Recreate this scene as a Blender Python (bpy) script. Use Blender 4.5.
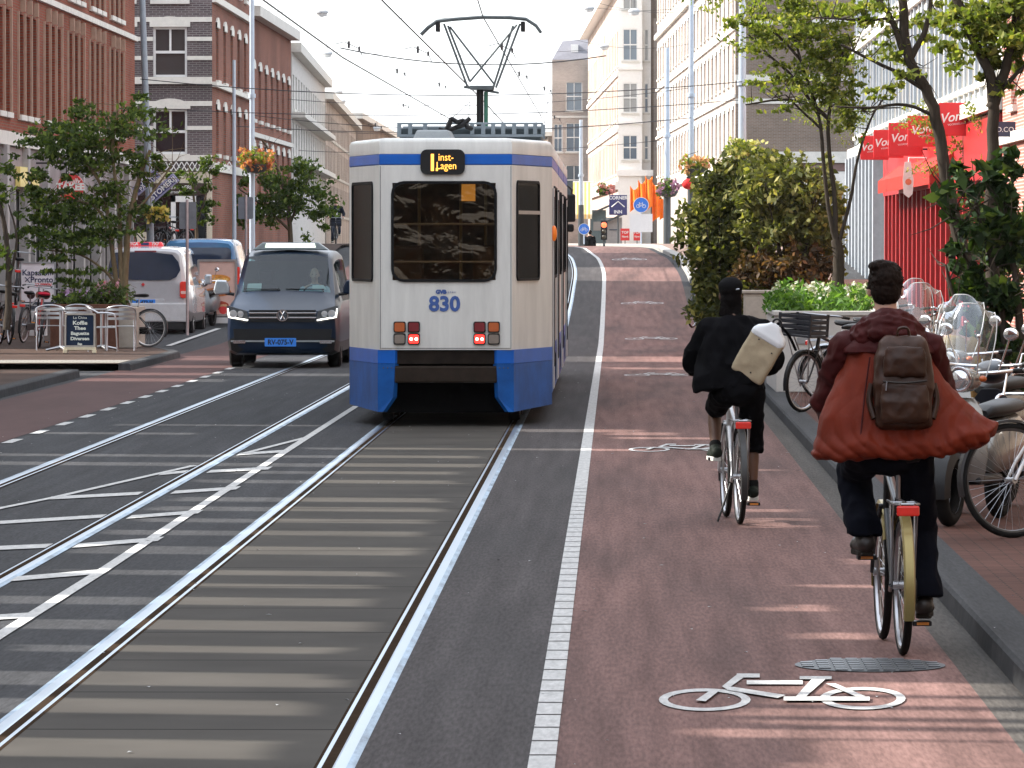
import bpy, bmesh, math, random
import numpy as np
from mathutils import Vector, Matrix, noise
random.seed(7)
R = math.radians; PI = math.pi
scn = bpy.context.scene
COL = scn.collection
for o in list(bpy.data.objects): bpy.data.objects.remove(o)

# ---------------------------------------------------------------- camera
F = 5500.0; H = 2.03; VX = 612.0; VY = 243.0
cam_d = bpy.data.cameras.new('camera'); cam = bpy.data.objects.new('camera', cam_d); COL.objects.link(cam)
cam_d.sensor_width = 36.0; cam_d.lens = F/1024*36.0
cam_d.clip_start = 0.5; cam_d.clip_end = 6000
cam.location = (0, 0, H)
cam.rotation_euler = Vector(((512-VX)/F, 1, -(384-VY)/F)).to_track_quat('-Z', 'Y').to_euler()
scn.camera = cam
# ---------------------------------------------------------------- light
SUN_EL = R(37); SUN_AZ = R(8)      # sun stands to the left of the street, a touch ahead
sun_dir = Vector((-math.cos(SUN_AZ)*math.cos(SUN_EL), math.sin(SUN_AZ)*math.cos(SUN_EL), math.sin(SUN_EL)))
w = bpy.data.worlds.new('World'); scn.world = w; w.use_nodes = True
nt = w.node_tree; nt.nodes.clear()
sky = nt.nodes.new('ShaderNodeTexSky'); sky.sky_type = 'NISHITA'; sky.sun_disc = False
sky.sun_elevation = SUN_EL; sky.sun_rotation = math.atan2(sun_dir.x, sun_dir.y)
sky.air_density = 1.0; sky.dust_density = 1.5; sky.ozone_density = 1.0
bg = nt.nodes.new('ShaderNodeBackground'); bg.inputs[1].default_value = 0.15
wo = nt.nodes.new('ShaderNodeOutputWorld')
# thin bright cloud veil over the clear sky
wtc = nt.nodes.new('ShaderNodeTexCoord'); wnz = nt.nodes.new('ShaderNodeTexNoise'); wnz.inputs['Scale'].default_value = 2.2; wnz.inputs['Detail'].default_value = 6
wmp = nt.nodes.new('ShaderNodeMapping'); wmp.inputs['Scale'].default_value = (1, 1, 3)
nt.links.new(wtc.outputs['Generated'], wmp.inputs[0]); nt.links.new(wmp.outputs[0], wnz.inputs['Vector'])
wr = nt.nodes.new('ShaderNodeMapRange'); wr.inputs[1].default_value = .3; wr.inputs[2].default_value = .7; wr.inputs[3].default_value = .55; wr.inputs[4].default_value = .95
nt.links.new(wnz.outputs[0], wr.inputs[0])
wm = nt.nodes.new('ShaderNodeMix'); wm.data_type = 'RGBA'; wm.inputs[7].default_value = (6.6, 6.9, 7.4, 1)
nt.links.new(wr.outputs[0], wm.inputs[0]); nt.links.new(sky.outputs[0], wm.inputs[6])
nt.links.new(wm.outputs[2], bg.inputs[0]); nt.links.new(bg.outputs[0], wo.inputs[0])
sl = bpy.data.lights.new('sun', 'SUN'); sl.energy = 5.0; sl.angle = R(0.5); sl.color = (1.0, 0.94, 0.86)
so = bpy.data.objects.new('sun', sl); COL.objects.link(so)
so.rotation_euler = sun_dir.to_track_quat('Z', 'Y').to_euler()
scn.view_settings.view_transform = 'Standard'; scn.view_settings.look = 'None'
scn.view_settings.gamma = 1.0; scn.view_settings.use_curve_mapping = False
scn.view_settings.exposure = 1.18
scn.cycles.use_denoising = True
scn.cycles.max_bounces = 6; scn.cycles.transparent_max_bounces = 12
scn.cycles.volume_bounces = 0
scn.cycles.caustics_reflective = False; scn.cycles.caustics_refractive = False

# ---------------------------------------------------------------- terrain functions
def G(y):      # ground height along the street: it climbs onto the canal bridge
    pts = [(110, 0), (125, .17), (141, .52), (156, 1.05), (172, 1.55), (190, 1.84), (205, 1.88)]
    if y <= 110: return 0.0
    if y >= 205: return 1.88
    for (a, b), (c, d) in zip(pts, pts[1:]):
        if y <= c: return b+(d-b)*(y-a)/(c-a)
def C(y):      # the street bends to the left past the bridge
    if y < 154: return 0.0
    if y < 174: return -0.0007*(y-154)**2
    return -0.28-0.028*(y-174)
def wx(px, y): return (px-VX)*y/F
def wz(py, y): return H-(py-VY)*y/F
def wp(px, py, y): return Vector((wx(px, y), y, wz(py, y)))
def gy(py): return F*H/(py-VY)        # distance of a near ground point seen in row py

# ---------------------------------------------------------------- helpers
def link(o, parent=None):
    COL.objects.link(o)
    if parent is not None: o.parent = parent
    return o
def tag(o, label=None, cat=None, group=None, kind=None):
    if label: o['label'] = label
    if cat: o['category'] = cat
    if group: o['group'] = group
    if kind: o['kind'] = kind
    return o
def empty(name, loc, rz=0.0, label=None, cat=None, group=None):
    o = bpy.data.objects.new(name, None); link(o); o.empty_display_size = .2
    o.location = loc; o.rotation_euler = (0, 0, rz)
    return tag(o, label, cat, group)
def kids(o): return [c for c in bpy.data.objects if c.parent == o]
def copy_tree(o, parent=None, km=None):
    if km is None:
        km = {}
        for c in bpy.data.objects:
            if c.parent is not None: km.setdefault(c.parent.name, []).append(c)
    c = o.copy(); COL.objects.link(c); c.parent = parent
    for ch in km.get(o.name, []): copy_tree(ch, c, km)
    return c

class MB:
    def __init__(s): s.v = []; s.f = []; s.m = []; s.mi = 0; s.T = None
    def add(s, vs, fs):
        b = len(s.v)
        if s.T is not None: vs = [s.T @ Vector(v) for v in vs]
        s.v.extend([tuple(v) for v in vs])
        for f in fs: s.f.append([b+i for i in f]); s.m.append(s.mi)
        return s
    def box(s, x0, x1, y0, y1, z0, z1):
        return s.add([(x0,y0,z0),(x1,y0,z0),(x1,y1,z0),(x0,y1,z0),(x0,y0,z1),(x1,y0,z1),(x1,y1,z1),(x0,y1,z1)],
                     [(0,3,2,1),(4,5,6,7),(0,1,5,4),(1,2,6,5),(2,3,7,6),(3,0,4,7)])
    def cbox(s, c, d, rot=None):
        vs = []
        for z in (-1, 1):
            for x, y in ((-1,-1),(1,-1),(1,1),(-1,1)):
                v = Vector((x*d[0]/2, y*d[1]/2, z*d[2]/2))
                if rot is not None: v = rot @ v
                vs.append(v+Vector(c))
        return s.add(vs, [(0,3,2,1),(4,5,6,7),(0,1,5,4),(1,2,6,5),(2,3,7,6),(3,0,4,7)])
    def quad(s, a, b, c, d): return s.add([a, b, c, d], [(0,1,2,3)])
    def tube(s, pts, r, n=8, cap=True, sq=None):
        pts = [Vector(p) for p in pts]
        rs = r if isinstance(r, (list, tuple)) else [r]*len(pts)
        vs = []; up = None
        for i, p in enumerate(pts):
            d = (pts[min(i+1, len(pts)-1)]-pts[max(i-1, 0)])
            if d.length < 1e-9: d = Vector((0,0,1))
            d.normalize()
            if up is None: up = Vector((0,0,1)) if abs(d.z) < .9 else Vector((0,1,0))
            a = d.cross(up)
            if a.length < 1e-4: a = d.cross(Vector((1,0,0)))
            a.normalize(); b = a.cross(d).normalized(); up = b
            for k in range(n):
                t = 2*PI*k/n
                vs.append(p+(a*math.cos(t)+b*math.sin(t))*rs[i])
        fs = []
        for i in range(len(pts)-1):
            for k in range(n):
                fs.append((i*n+k, i*n+(k+1)%n, (i+1)*n+(k+1)%n, (i+1)*n+k))
        if cap: fs.append(tuple(range(n))[::-1]); fs.append(tuple((len(pts)-1)*n+k for k in range(n)))
        return s.add(vs, fs)
    def ring(s, c, axis, r, t, n=32, m=8):         # torus
        c = Vector(c); axis = Vector(axis).normalized()
        a = axis.orthogonal().normalized(); b = axis.cross(a)
        vs = []; fs = []
        for i in range(n):
            th = 2*PI*i/n; d = a*math.cos(th)+b*math.sin(th)
            for j in range(m):
                ph = 2*PI*j/m
                vs.append(c+d*(r+t*math.cos(ph))+axis*t*math.sin(ph))
        for i in range(n):
            for j in range(m):
                fs.append((i*m+j, ((i+1)%n)*m+j, ((i+1)%n)*m+(j+1)%m, i*m+(j+1)%m))
        return s.add(vs, fs)
    def lathe(s, c, axis, prof, n=24):              # prof: (radius, offset along axis)
        c = Vector(c); axis = Vector(axis).normalized()
        a = axis.orthogonal().normalized(); b = axis.cross(a)
        vs = []; fs = []; m = len(prof)
        for i in range(n):
            th = 2*PI*i/n; d = a*math.cos(th)+b*math.sin(th)
            for r, h in prof: vs.append(c+d*r+axis*h)
        for i in range(n):
            for j in range(m-1):
                fs.append((i*m+j, ((i+1)%n)*m+j, ((i+1)%n)*m+j+1, i*m+j+1))
        return s.add(vs, fs)
    def ball(s, c, rx, ry=None, rz=None, n=12, m=8, rot=None):
        ry = rx if ry is None else ry; rz = rx if rz is None else rz
        vs = []; fs = []
        for j in range(m+1):
            ph = PI*j/m
            for i in range(n):
                th = 2*PI*i/n
                v = Vector((rx*math.sin(ph)*math.cos(th), ry*math.sin(ph)*math.sin(th), -rz*math.cos(ph)))
                if rot is not None: v = rot @ v
                vs.append(v+Vector(c))
        for j in range(m):
            for i in range(n): fs.append((j*n+i, j*n+(i+1)%n, (j+1)*n+(i+1)%n, (j+1)*n+i))
        return s.add(vs, fs)
    def prism(s, poly, a, b, thick):                # poly in (u,v); origin+u*a+v*b, extruded along a x b
        o = Vector(poly[0]) if False else None
        return s
    def plate(s, o, a, b, poly, t0, t1):            # polygon in plane o + u a + v b, between offsets t0..t1 along n=a x b
        o = Vector(o); a = Vector(a); b = Vector(b); n = a.cross(b).normalized()
        k = len(poly)
        vs = [o+a*u+b*v+n*t0 for u, v in poly]+[o+a*u+b*v+n*t1 for u, v in poly]
        fs = [tuple(range(k))[::-1], tuple(range(k, 2*k))]
        for i in range(k): fs.append((i, (i+1)%k, k+(i+1)%k, k+i))
        return s.add(vs, fs)
    def frame(s, o, a, b, outer, inner, t0, t1):    # ring between two polygons of the same length
        o = Vector(o); a = Vector(a); b = Vector(b); n = a.cross(b).normalized(); k = len(outer)
        def P(q, t): return [o+a*u+b*v+n*t for u, v in q]
        vs = P(outer, t0)+P(inner, t0)+P(outer, t1)+P(inner, t1); fs = []
        for i in range(k):
            j = (i+1) % k
            fs += [(2*k+i, 2*k+j, 3*k+j, 3*k+i), (i, j, 2*k+j, 2*k+i), (k+j, k+i, 3*k+i, 3*k+j), (j, i, k+i, k+j)]
        return s.add(vs, fs)
    def loft(s, rings, cap=True):
        n = len(rings[0]); vs = [p for r in rings for p in r]; fs = []
        for i in range(len(rings)-1):
            for k in range(n): fs.append((i*n+k, i*n+(k+1)%n, (i+1)*n+(k+1)%n, (i+1)*n+k))
        if cap: fs.append(tuple(range(n))[::-1]); fs.append(tuple((len(rings)-1)*n+k for k in range(n)))
        return s.add(vs, fs)
    def mesh(s, name, mats):
        me = bpy.data.meshes.new(name); me.from_pydata(s.v, [], s.f)
        for m in (mats if isinstance(mats, (list, tuple)) else [mats]): me.materials.append(m)
        if any(s.m): me.polygons.foreach_set('material_index', s.m)
        me.update()
        return me
    def build(s, name, mats, parent=None, smooth=False, bevel=0, loc=None, seg=2, norm=True):
        me = s.mesh(name, mats)
        if norm:
            bm = bmesh.new(); bm.from_mesh(me); bmesh.ops.recalc_face_normals(bm, faces=bm.faces); bm.to_mesh(me); bm.free()
        o = bpy.data.objects.new(name, me); link(o, parent)
        if loc is not None: o.location = loc
        if smooth:
            me.polygons.foreach_set('use_smooth', [True]*len(me.polygons))
            try: me.set_sharp_from_angle(angle=R(smooth if smooth is not True else 40))
            except Exception: pass
        if bevel:
            b = o.modifiers.new('bevel', 'BEVEL'); b.width = bevel; b.segments = seg; b.limit_method = 'ANGLE'; b.angle_limit = R(40)
        return o

def rrect(u0, u1, v0, v1, r, n=4):
    out = []
    for cx, cy, a0 in ((u1-r, v0+r, -90), (u1-r, v1-r, 0), (u0+r, v1-r, 90), (u0+r, v0+r, 180)):
        for i in range(n+1):
            t = R(a0+90*i/n); out.append((cx+r*math.cos(t), cy+r*math.sin(t)))
    return out
def each(name, boxes, mat, parent, seg=0):
    for q in boxes:
        m_ = MB(); m_.box(*q); m_.build(name, mat, parent, norm=False)
def circ(u, v, r, n=24): return [(u+r*math.cos(2*PI*i/n), v+r*math.sin(2*PI*i/n)) for i in range(n)]

def text(body, size, mat, parent, loc, rot=(PI/2, 0, 0), shear=0, extrude=.002, name='lettering', align='CENTER', bold=0, sx=1):
    cu = bpy.data.curves.new(name, 'FONT'); cu.body = body; cu.size = size; cu.align_x = align; cu.align_y = 'CENTER'
    cu.shear = shear; cu.extrude = extrude; cu.offset = bold; cu.resolution_u = 3
    t = bpy.data.objects.new(name, cu); COL.objects.link(t)
    dg = bpy.context.evaluated_depsgraph_get()
    me = bpy.data.meshes.new_from_object(t.evaluated_get(dg)); bpy.data.objects.remove(t)
    me.materials.clear(); me.materials.append(mat)
    o = bpy.data.objects.new(name, me); link(o, parent); o.location = loc; o.rotation_euler = rot; o.scale = (sx, 1, 1)
    return o

# ---------------------------------------------------------------- materials
MC = {}
def srgb(r, g, b):
    f = lambda c: (c/255/12.92) if c/255 <= .04045 else ((c/255+.055)/1.055)**2.4
    return (f(r), f(g), f(b))
def M(name, col, rough=.6, metal=0, var=.12, scale=6, bump=0, spec=.5, stretch=None, emit=None, coat=0):
    if name in MC: return MC[name]
    if rough >= .6 and spec == .5 and not metal: spec = .1
    m = bpy.data.materials.new(name); m.use_nodes = True; n = m.node_tree.nodes; l = m.node_tree.links
    p = n['Principled BSDF']
    p.inputs['Roughness'].default_value = rough; p.inputs['Metallic'].default_value = metal
    p.inputs['Specular IOR Level'].default_value = spec
    p.inputs['Coat Weight'].default_value = coat
    tc = n.new('ShaderNodeTexCoord'); src = tc.outputs['Object']
    if stretch:
        mp = n.new('ShaderNodeMapping'); mp.inputs['Scale'].default_value = stretch; l.new(src, mp.inputs[0]); src = mp.outputs[0]
    nz = n.new('ShaderNodeTexNoise'); nz.inputs['Scale'].default_value = scale; nz.inputs['Detail'].default_value = 5
    nz.inputs['Roughness'].default_value = .65
    l.new(src, nz.inputs['Vector'])
    mx = n.new('ShaderNodeMix'); mx.data_type = 'RGBA'
    mx.inputs[6].default_value = (*[c*(1-var) for c in col], 1); mx.inputs[7].default_value = (*[min(1, c*(1+var)) for c in col], 1)
    rp = n.new('ShaderNodeMapRange'); rp.inputs[1].default_value = .3; rp.inputs[2].default_value = .7
    l.new(nz.outputs[0], rp.inputs[0]); l.new(rp.outputs[0], mx.inputs[0]); l.new(mx.outputs[2], p.inputs['Base Color'])
    if bump:
        bp = n.new('ShaderNodeBump'); bp.inputs['Strength'].default_value = bump; bp.inputs['Distance'].default_value = .01
        l.new(nz.outputs[0], bp.inputs['Height']); l.new(bp.outputs[0], p.inputs['Normal'])
    if emit:
        p.inputs['Emission Color'].default_value = (*emit[:3], 1); p.inputs['Emission Strength'].default_value = emit[3]
    MC[name] = m
    return m
def brick(name, c1, c2, mortar, bw=.22, bh=.065, ms=.010, rough=.85, axis='wall', var=.25, big=.35):
    if name in MC: return MC[name]
    m = bpy.data.materials.new(name); m.use_nodes = True; n = m.node_tree.nodes; l = m.node_tree.links
    p = n['Principled BSDF']; p.inputs['Roughness'].default_value = rough; p.inputs['Specular IOR Level'].default_value = .06
    tc = n.new('ShaderNodeTexCoord'); sp = n.new('ShaderNodeSeparateXYZ'); cb = n.new('ShaderNodeCombineXYZ')
    l.new(tc.outputs['Object'], sp.inputs[0])
    if axis == 'wall':
        ad = n.new('ShaderNodeMath'); ad.operation = 'ADD'; l.new(sp.outputs[0], ad.inputs[0]); l.new(sp.outputs[1], ad.inputs[1])
        l.new(ad.outputs[0], cb.inputs[0]); l.new(sp.outputs[2], cb.inputs[1])
    else:
        l.new(sp.outputs[0], cb.inputs[0]); l.new(sp.outputs[1], cb.inputs[1])
    bt = n.new('ShaderNodeTexBrick'); l.new(cb.outputs[0], bt.inputs['Vector'])
    bt.inputs['Color1'].default_value = (*c1, 1); bt.inputs['Color2'].default_value = (*c2, 1); bt.inputs['Mortar'].default_value = (*mortar, 1)
    bt.inputs['Scale'].default_value = 1; bt.inputs['Brick Width'].default_value = bw; bt.inputs['Row Height'].default_value = bh
    bt.inputs['Mortar Size'].default_value = ms; bt.inputs['Bias'].default_value = 0
    nz = n.new('ShaderNodeTexNoise'); nz.inputs['Scale'].default_value = big; nz.inputs['Detail'].default_value = 6; l.new(tc.outputs['Object'], nz.inputs['Vector'])
    rp = n.new('ShaderNodeMapRange'); rp.inputs[1].default_value = .3; rp.inputs[2].default_value = .7; rp.inputs[3].default_value = 1-var; rp.inputs[4].default_value = 1+var
    l.new(nz.outputs[0], rp.inputs[0])
    mu = n.new('ShaderNodeVectorMath'); mu.operation = 'SCALE'; l.new(bt.outputs[0], mu.inputs[0]); l.new(rp.outputs[0], mu.inputs['Scale'])
    l.new(mu.outputs[0], p.inputs['Base Color'])
    bp = n.new('ShaderNodeBump'); bp.inputs['Strength'].default_value = .3; bp.inputs['Distance'].default_value = .01; bp.invert = True
    l.new(bt.outputs[1], bp.inputs['Height']); l.new(bp.outputs[0], p.inputs['Normal'])
    MC[name] = m
    return m
def asphalt(name, col, speck=.28, rough=.85, patch=.30):
    if name in MC: return MC[name]
    m = bpy.data.materials.new(name); m.use_nodes = True; n = m.node_tree.nodes; l = m.node_tree.links
    p = n['Principled BSDF']; p.inputs['Roughness'].default_value = rough; p.inputs['Specular IOR Level'].default_value = .06
    tc = n.new('ShaderNodeTexCoord')
    def nz(sc, det, st):
        mp = n.new('ShaderNodeMapping'); mp.inputs['Scale'].default_value = st; l.new(tc.outputs['Object'], mp.inputs[0])
        t = n.new('ShaderNodeTexNoise'); t.inputs['Scale'].default_value = sc; t.inputs['Detail'].default_value = det; l.new(mp.outputs[0], t.inputs['Vector']); return t
    a = nz(1.0, 4, (60, 5, 1)); b = nz(1.0, 6, (1.1, .12, 1)); c = nz(1.0, 3, (8, .25, 1)); 
    def rg(t, lo, hi, f=.3, g=.7):
        r = n.new('ShaderNodeMapRange'); r.inputs[1].default_value = f; r.inputs[2].default_value = g; r.inputs[3].default_value = lo; r.inputs[4].default_value = hi
        l.new(t.outputs[0], r.inputs[0]); return r
    ra = rg(a, 1-speck, 1+speck); rb = rg(b, 1-patch, 1+patch); rc = rg(c, 1-patch*.6, 1+patch*.6)
    m1 = n.new('ShaderNodeMath'); m1.operation = 'MULTIPLY'; l.new(ra.outputs[0], m1.inputs[0]); l.new(rb.outputs[0], m1.inputs[1])
    m2 = n.new('ShaderNodeMath'); m2.operation = 'MULTIPLY'; l.new(m1.outputs[0], m2.inputs[0]); l.new(rc.outputs[0], m2.inputs[1])
    v = n.new('ShaderNodeVectorMath'); v.operation = 'SCALE'; v.inputs[0].default_value = col; l.new(m2.outputs[0], v.inputs['Scale'])
    l.new(v.outputs[0], p.inputs['Base Color'])
    rr = rg(b, rough-.08, rough+.08); l.new(rr.outputs[0], p.inputs['Roughness'])
    bp = n.new('ShaderNodeBump'); bp.inputs['Strength'].default_value = .25; bp.inputs['Distance'].default_value = .006
    l.new(a.outputs[0], bp.inputs['Height']); l.new(bp.outputs[0], p.inputs['Normal'])
    MC[name] = m
    return m
def glass(name, tint=(.6,.7,.7), fac=.35, rough=.03, gl_k=.6):
    if name in MC: return MC[name]
    m = bpy.data.materials.new(name); m.use_nodes = True; n = m.node_tree.nodes; l = m.node_tree.links
    n.remove(n['Principled BSDF'])
    tr = n.new('ShaderNodeBsdfTransparent'); tr.inputs[0].default_value = (*tint, 1)
    gl = n.new('ShaderNodeBsdfGlossy'); gl.inputs['Roughness'].default_value = rough; gl.inputs[0].default_value = (.9, .95, 1, 1)
    lw = n.new('ShaderNodeLayerWeight'); lw.inputs[0].default_value = fac
    ad = n.new('ShaderNodeMath'); ad.operation = 'MULTIPLY_ADD'; ad.inputs[1].default_value = gl_k; ad.inputs[2].default_value = .04
    mx = n.new('ShaderNodeMixShader'); l.new(lw.outputs[1], ad.inputs[0]); l.new(ad.outputs[0], mx.inputs[0]); l.new(tr.outputs[0], mx.inputs[1]); l.new(gl.outputs[0], mx.inputs[2])
    l.new(mx.outputs[0], n['Material Output'].inputs[0])
    MC[name] = m
    return m
def coated(name, col, k=.07, rough=.06):      # tinted safety glass: dark, with one weak even reflection
    m = bpy.data.materials.new(name); m.use_nodes = True; n = m.node_tree.nodes; l = m.node_tree.links; n.remove(n['Principled BSDF'])
    d = n.new('ShaderNodeBsdfDiffuse'); d.inputs[0].default_value = (*col, 1); g = n.new('ShaderNodeBsdfGlossy'); g.inputs['Roughness'].default_value = rough
    x = n.new('ShaderNodeMixShader'); x.inputs[0].default_value = k; l.new(d.outputs[0], x.inputs[1]); l.new(g.outputs[0], x.inputs[2]); l.new(x.outputs[0], n['Material Output'].inputs[0])
    MC[name] = m; return m
def leafmat(name, c1, c2, c3=None, trans=.35):
    if name in MC: return MC[name]
    m = bpy.data.materials.new(name); m.use_nodes = True; n = m.node_tree.nodes; l = m.node_tree.links
    p = n['Principled BSDF']; p.inputs['Roughness'].default_value = .55; p.inputs['Specular IOR Level'].default_value = .15
    g = n.new('ShaderNodeNewGeometry'); cr = n.new('ShaderNodeValToRGB'); l.new(g.outputs['Random Per Island'], cr.inputs[0])
    e = cr.color_ramp.elements; e[0].color = (*c1, 1); e[0].position = .1; e[1].color = (*c2, 1); e[1].position = .8
    if c3: q = cr.color_ramp.elements.new(.95); q.color = (*c3, 1)
    l.new(cr.outputs[0], p.inputs['Base Color'])
    t = n.new('ShaderNodeBsdfTranslucent'); 
    v = n.new('ShaderNodeVectorMath'); v.operation = 'MULTIPLY'; v.inputs[1].default_value = (1.5, 1.6, .6); l.new(cr.outputs[0], v.inputs[0]); l.new(v.outputs[0], t.inputs[0])
    mx = n.new('ShaderNodeMixShader'); mx.inputs[0].default_value = trans
    l.new(p.outputs[0], mx.inputs[1]); l.new(t.outputs[0], mx.inputs[2]); l.new(mx.outputs[0], n['Material Output'].inputs[0])
    MC[name] = m
    return m

white_paint = M('white_road_paint', (.43,.43,.42), .7, var=.22, scale=9, stretch=(3,.5,1))
black = M('black_plastic', (.009,.009,.010), .45, spec=.3)
rubber = M('rubber', (.012,.012,.012), .8, spec=.15)
steel = M('steel', (.34,.35,.37), .3, 1, var=.1)
chrome = M('chrome', (.8,.8,.82), .12, 1, var=.03)
alu = M('brushed_aluminium', (.42,.43,.45), .35, 1, var=.08)
white = M('white_enamel', (.75,.75,.73), .4, var=.04)
cream = M('cream_plaster', (.62,.58,.50), .8, var=.1, scale=2)
stone = M('pale_stone', (.62,.60,.55), .8, var=.12, scale=3)
dkglass = M('dark_window_glass', (.015,.02,.025), .06, 0, var=.5, scale=.8, spec=.8)
blglass = M('pale_window_glass', (.10,.13,.16), .08, 0, var=.6, scale=.7, spec=.8)
def vary_panes(m, stops):      # each pane differs: curtains, blinds, dark rooms
    n = m.node_tree.nodes; l = m.node_tree.links; oi = n.new('ShaderNodeObjectInfo'); cr = n.new('ShaderNodeValToRGB'); cr.color_ramp.interpolation = 'CONSTANT'
    e = cr.color_ramp.elements; e[0].color = (*stops[0][1], 1); e[1].position = stops[1][0]; e[1].color = (*stops[1][1], 1)
    for p_, c_ in stops[2:]: q = e.new(p_); q.color = (*c_, 1)
    l.new(oi.outputs['Random'], cr.inputs[0]); l.new(cr.outputs[0], n['Principled BSDF'].inputs['Base Color'])
vary_panes(dkglass, [(0, (.012,.015,.02)), (.35, (.02,.025,.03)), (.6, (.05,.05,.05)), (.8, (.16,.15,.13)), (.92, (.01,.012,.015))])
vary_panes(blglass, [(0, (.06,.09,.13)), (.3, (.12,.16,.20)), (.6, (.25,.25,.24)), (.8, (.04,.06,.08))])
winframe = M('white_window_frame', (.72,.72,.70), .5, var=.05)
dark = M('near_black', (.006,.006,.006), .9, spec=.05)
greypole = M('galvanised_pole', (.42,.45,.48), .45, .4, var=.1)
darkgrey = M('dark_grey_metal', (.06,.07,.075), .5, .2)
# ================================================================ setting
A_grey = asphalt('grey_asphalt', (.058,.053,.053))
A_dark = asphalt('dark_asphalt', (.044,.045,.048))
A_slab = asphalt('track_slab_concrete', (.082,.080,.072), patch=.12)
A_red = asphalt('red_asphalt', (.140,.084,.075), speck=.25, patch=.36)
A_gut = asphalt('gutter_paving', (.070,.064,.058))
A_kerb = asphalt('kerb_stone', (.055,.056,.058), speck=.2)
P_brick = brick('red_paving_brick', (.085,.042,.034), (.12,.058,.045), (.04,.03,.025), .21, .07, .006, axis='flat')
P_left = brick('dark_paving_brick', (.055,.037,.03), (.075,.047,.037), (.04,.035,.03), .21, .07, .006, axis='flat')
P_slab = brick('grey_paving_slab', (.20,.19,.17), (.24,.23,.20), (.08,.075,.07), .3, .3, .008, axis='flat')

def ys(y0, y1):
    out = [y0]; y = y0
    while y < y1-1e-6:
        y += 2 if y < 110 or y > 240 else 1.5
        if y > 260: y += 10
        out.append(min(y, y1))
    return out
def sheet(name, fx0, fx1, y0, y1, lift, mat, nx=1, label=None, kind='structure'):
    fa = fx0 if callable(fx0) else (lambda y, k=fx0: k)
    fb = fx1 if callable(fx1) else (lambda y, k=fx1: k)
    mb = MB(); Y = ys(y0, y1); vs = []; fs = []
    for y in Y:
        for i in range(nx+1):
            t = i/nx; vs.append((fa(y)*(1-t)+fb(y)*t+C(y), y, G(y)+lift))
    for j in range(len(Y)-1):
        for i in range(nx):
            a = j*(nx+1)+i; fs.append((a, a+1, a+nx+2, a+nx+1))
    mb.add(vs, fs); o = mb.build(name, mat, norm=False); o['kind'] = kind
    return o
sheet('ground', -500, 500, -150, 2600, 0, A_dark, nx=4)
kx = lambda y: 1.84+.0024*(min(y, 150)-25)             # right kerb line
sheet('road', -6.2, kx, -60, 600, .004, A_dark)
sheet('road_strip', -1.02, lambda y: -.26, -60, 300, .008, A_grey)
sheet('track_slab', -2.51, -1.10, -60, 152, .008, None or brick('slab_joints', (.054,.050,.045), (.064,.059,.052), (.012,.011,.010), 60, 1.9, .02, axis='flat', var=.15, big=1.2))
sheet('bicycle_lane', -.24, lambda y: kx(y)-.2, -60, 560, .008, A_red)
sheet('gutter', lambda y: kx(y)-.2, kx, -60, 150, .008, A_gut)
sheet('left_bicycle_lane', -7.85, -6.2, 40, 560, .008, M('left_lane_asphalt', (.075,.040,.037), .8, var=.2, scale=1.2, stretch=(1,.15,1)))

def kerb(name, fx, y0, y1, side, w=.26, h=.12, mat=None):      # raised stone strip; side=+1 pavement to the right
    f = fx if callable(fx) else (lambda y, k=fx: k)
    mb = MB(); Y = ys(y0, y1); rings = []
    for y in Y:
        x = f(y)+C(y); z = G(y)
        prof = [(0, 0), (.012, h-.02), (.03, h), (w, h+.003), (w, 0)]
        rings.append([(x+side*a, y, z+b) for a, b in prof])
    mb.loft(rings); o = mb.build(name, mat or A_kerb, smooth=30); o['kind'] = 'structure'
    return o
def raised(name, fa, fb, y0, y1, mat, h=.12):
    return sheet(name, fa, fb, y0, y1, h, mat, nx=1)
kerb('kerb', kx, -60, 152, 1)
raised('pavement', lambda y: kx(y)+.25, 7.6, -60, 152, P_brick)
raised('bridge_pavement', lambda y: kx(y)+.25, 6.4, 152, 560, M('pink_paving', (.20,.14,.115), .85, var=.15, scale=2))
kerb('bridge_kerb', kx, 152, 400, 1, w=.3, mat=M('pale_kerb', (.30,.29,.27), .8))
# left pavements
lk = lambda y: -7.95-.004*(y-60)
kerb('left_kerb', lk, -60, 83.0, -1, w=.2)
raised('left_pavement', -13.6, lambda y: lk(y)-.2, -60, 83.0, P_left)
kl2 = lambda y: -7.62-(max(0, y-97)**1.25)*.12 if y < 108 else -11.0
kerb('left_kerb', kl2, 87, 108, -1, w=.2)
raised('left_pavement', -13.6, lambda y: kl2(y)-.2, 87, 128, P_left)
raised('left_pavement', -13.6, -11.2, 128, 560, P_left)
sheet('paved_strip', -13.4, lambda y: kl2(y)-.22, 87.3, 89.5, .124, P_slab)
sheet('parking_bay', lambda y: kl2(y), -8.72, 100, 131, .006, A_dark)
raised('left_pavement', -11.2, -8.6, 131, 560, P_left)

# painted lines
def line(name, pts, wd, lift=.012, mat=None):      # polyline of world (x,y) points
    mb = MB(); vs = []; fs = []
    P = [Vector(p) for p in pts]
    for i, p in enumerate(P):
        d = (P[min(i+1, len(P)-1)]-P[max(i-1, 0)]).normalized(); n = Vector((d.y, -d.x))
        # widths are taken across the line
        for s_ in (-.5, .5): q = p+n*wd*s_; vs.append((q.x, q.y, G(q.y)+lift))
    for i in range(len(P)-1): fs.append((2*i, 2*i+1, 2*i+3, 2*i+2))
    mb.add(vs, fs); o = mb.build(name, mat or white_paint, norm=False); o['kind'] = 'structure'; return o
def gp(px, py): y = gy(py); return (wx(px, y), y)
wl = lambda y: -.285+.0006*min(y, 110)+C(y)
line('lane_line', [(wl(y), y) for y in ys(8, 260)], .105)
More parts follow.
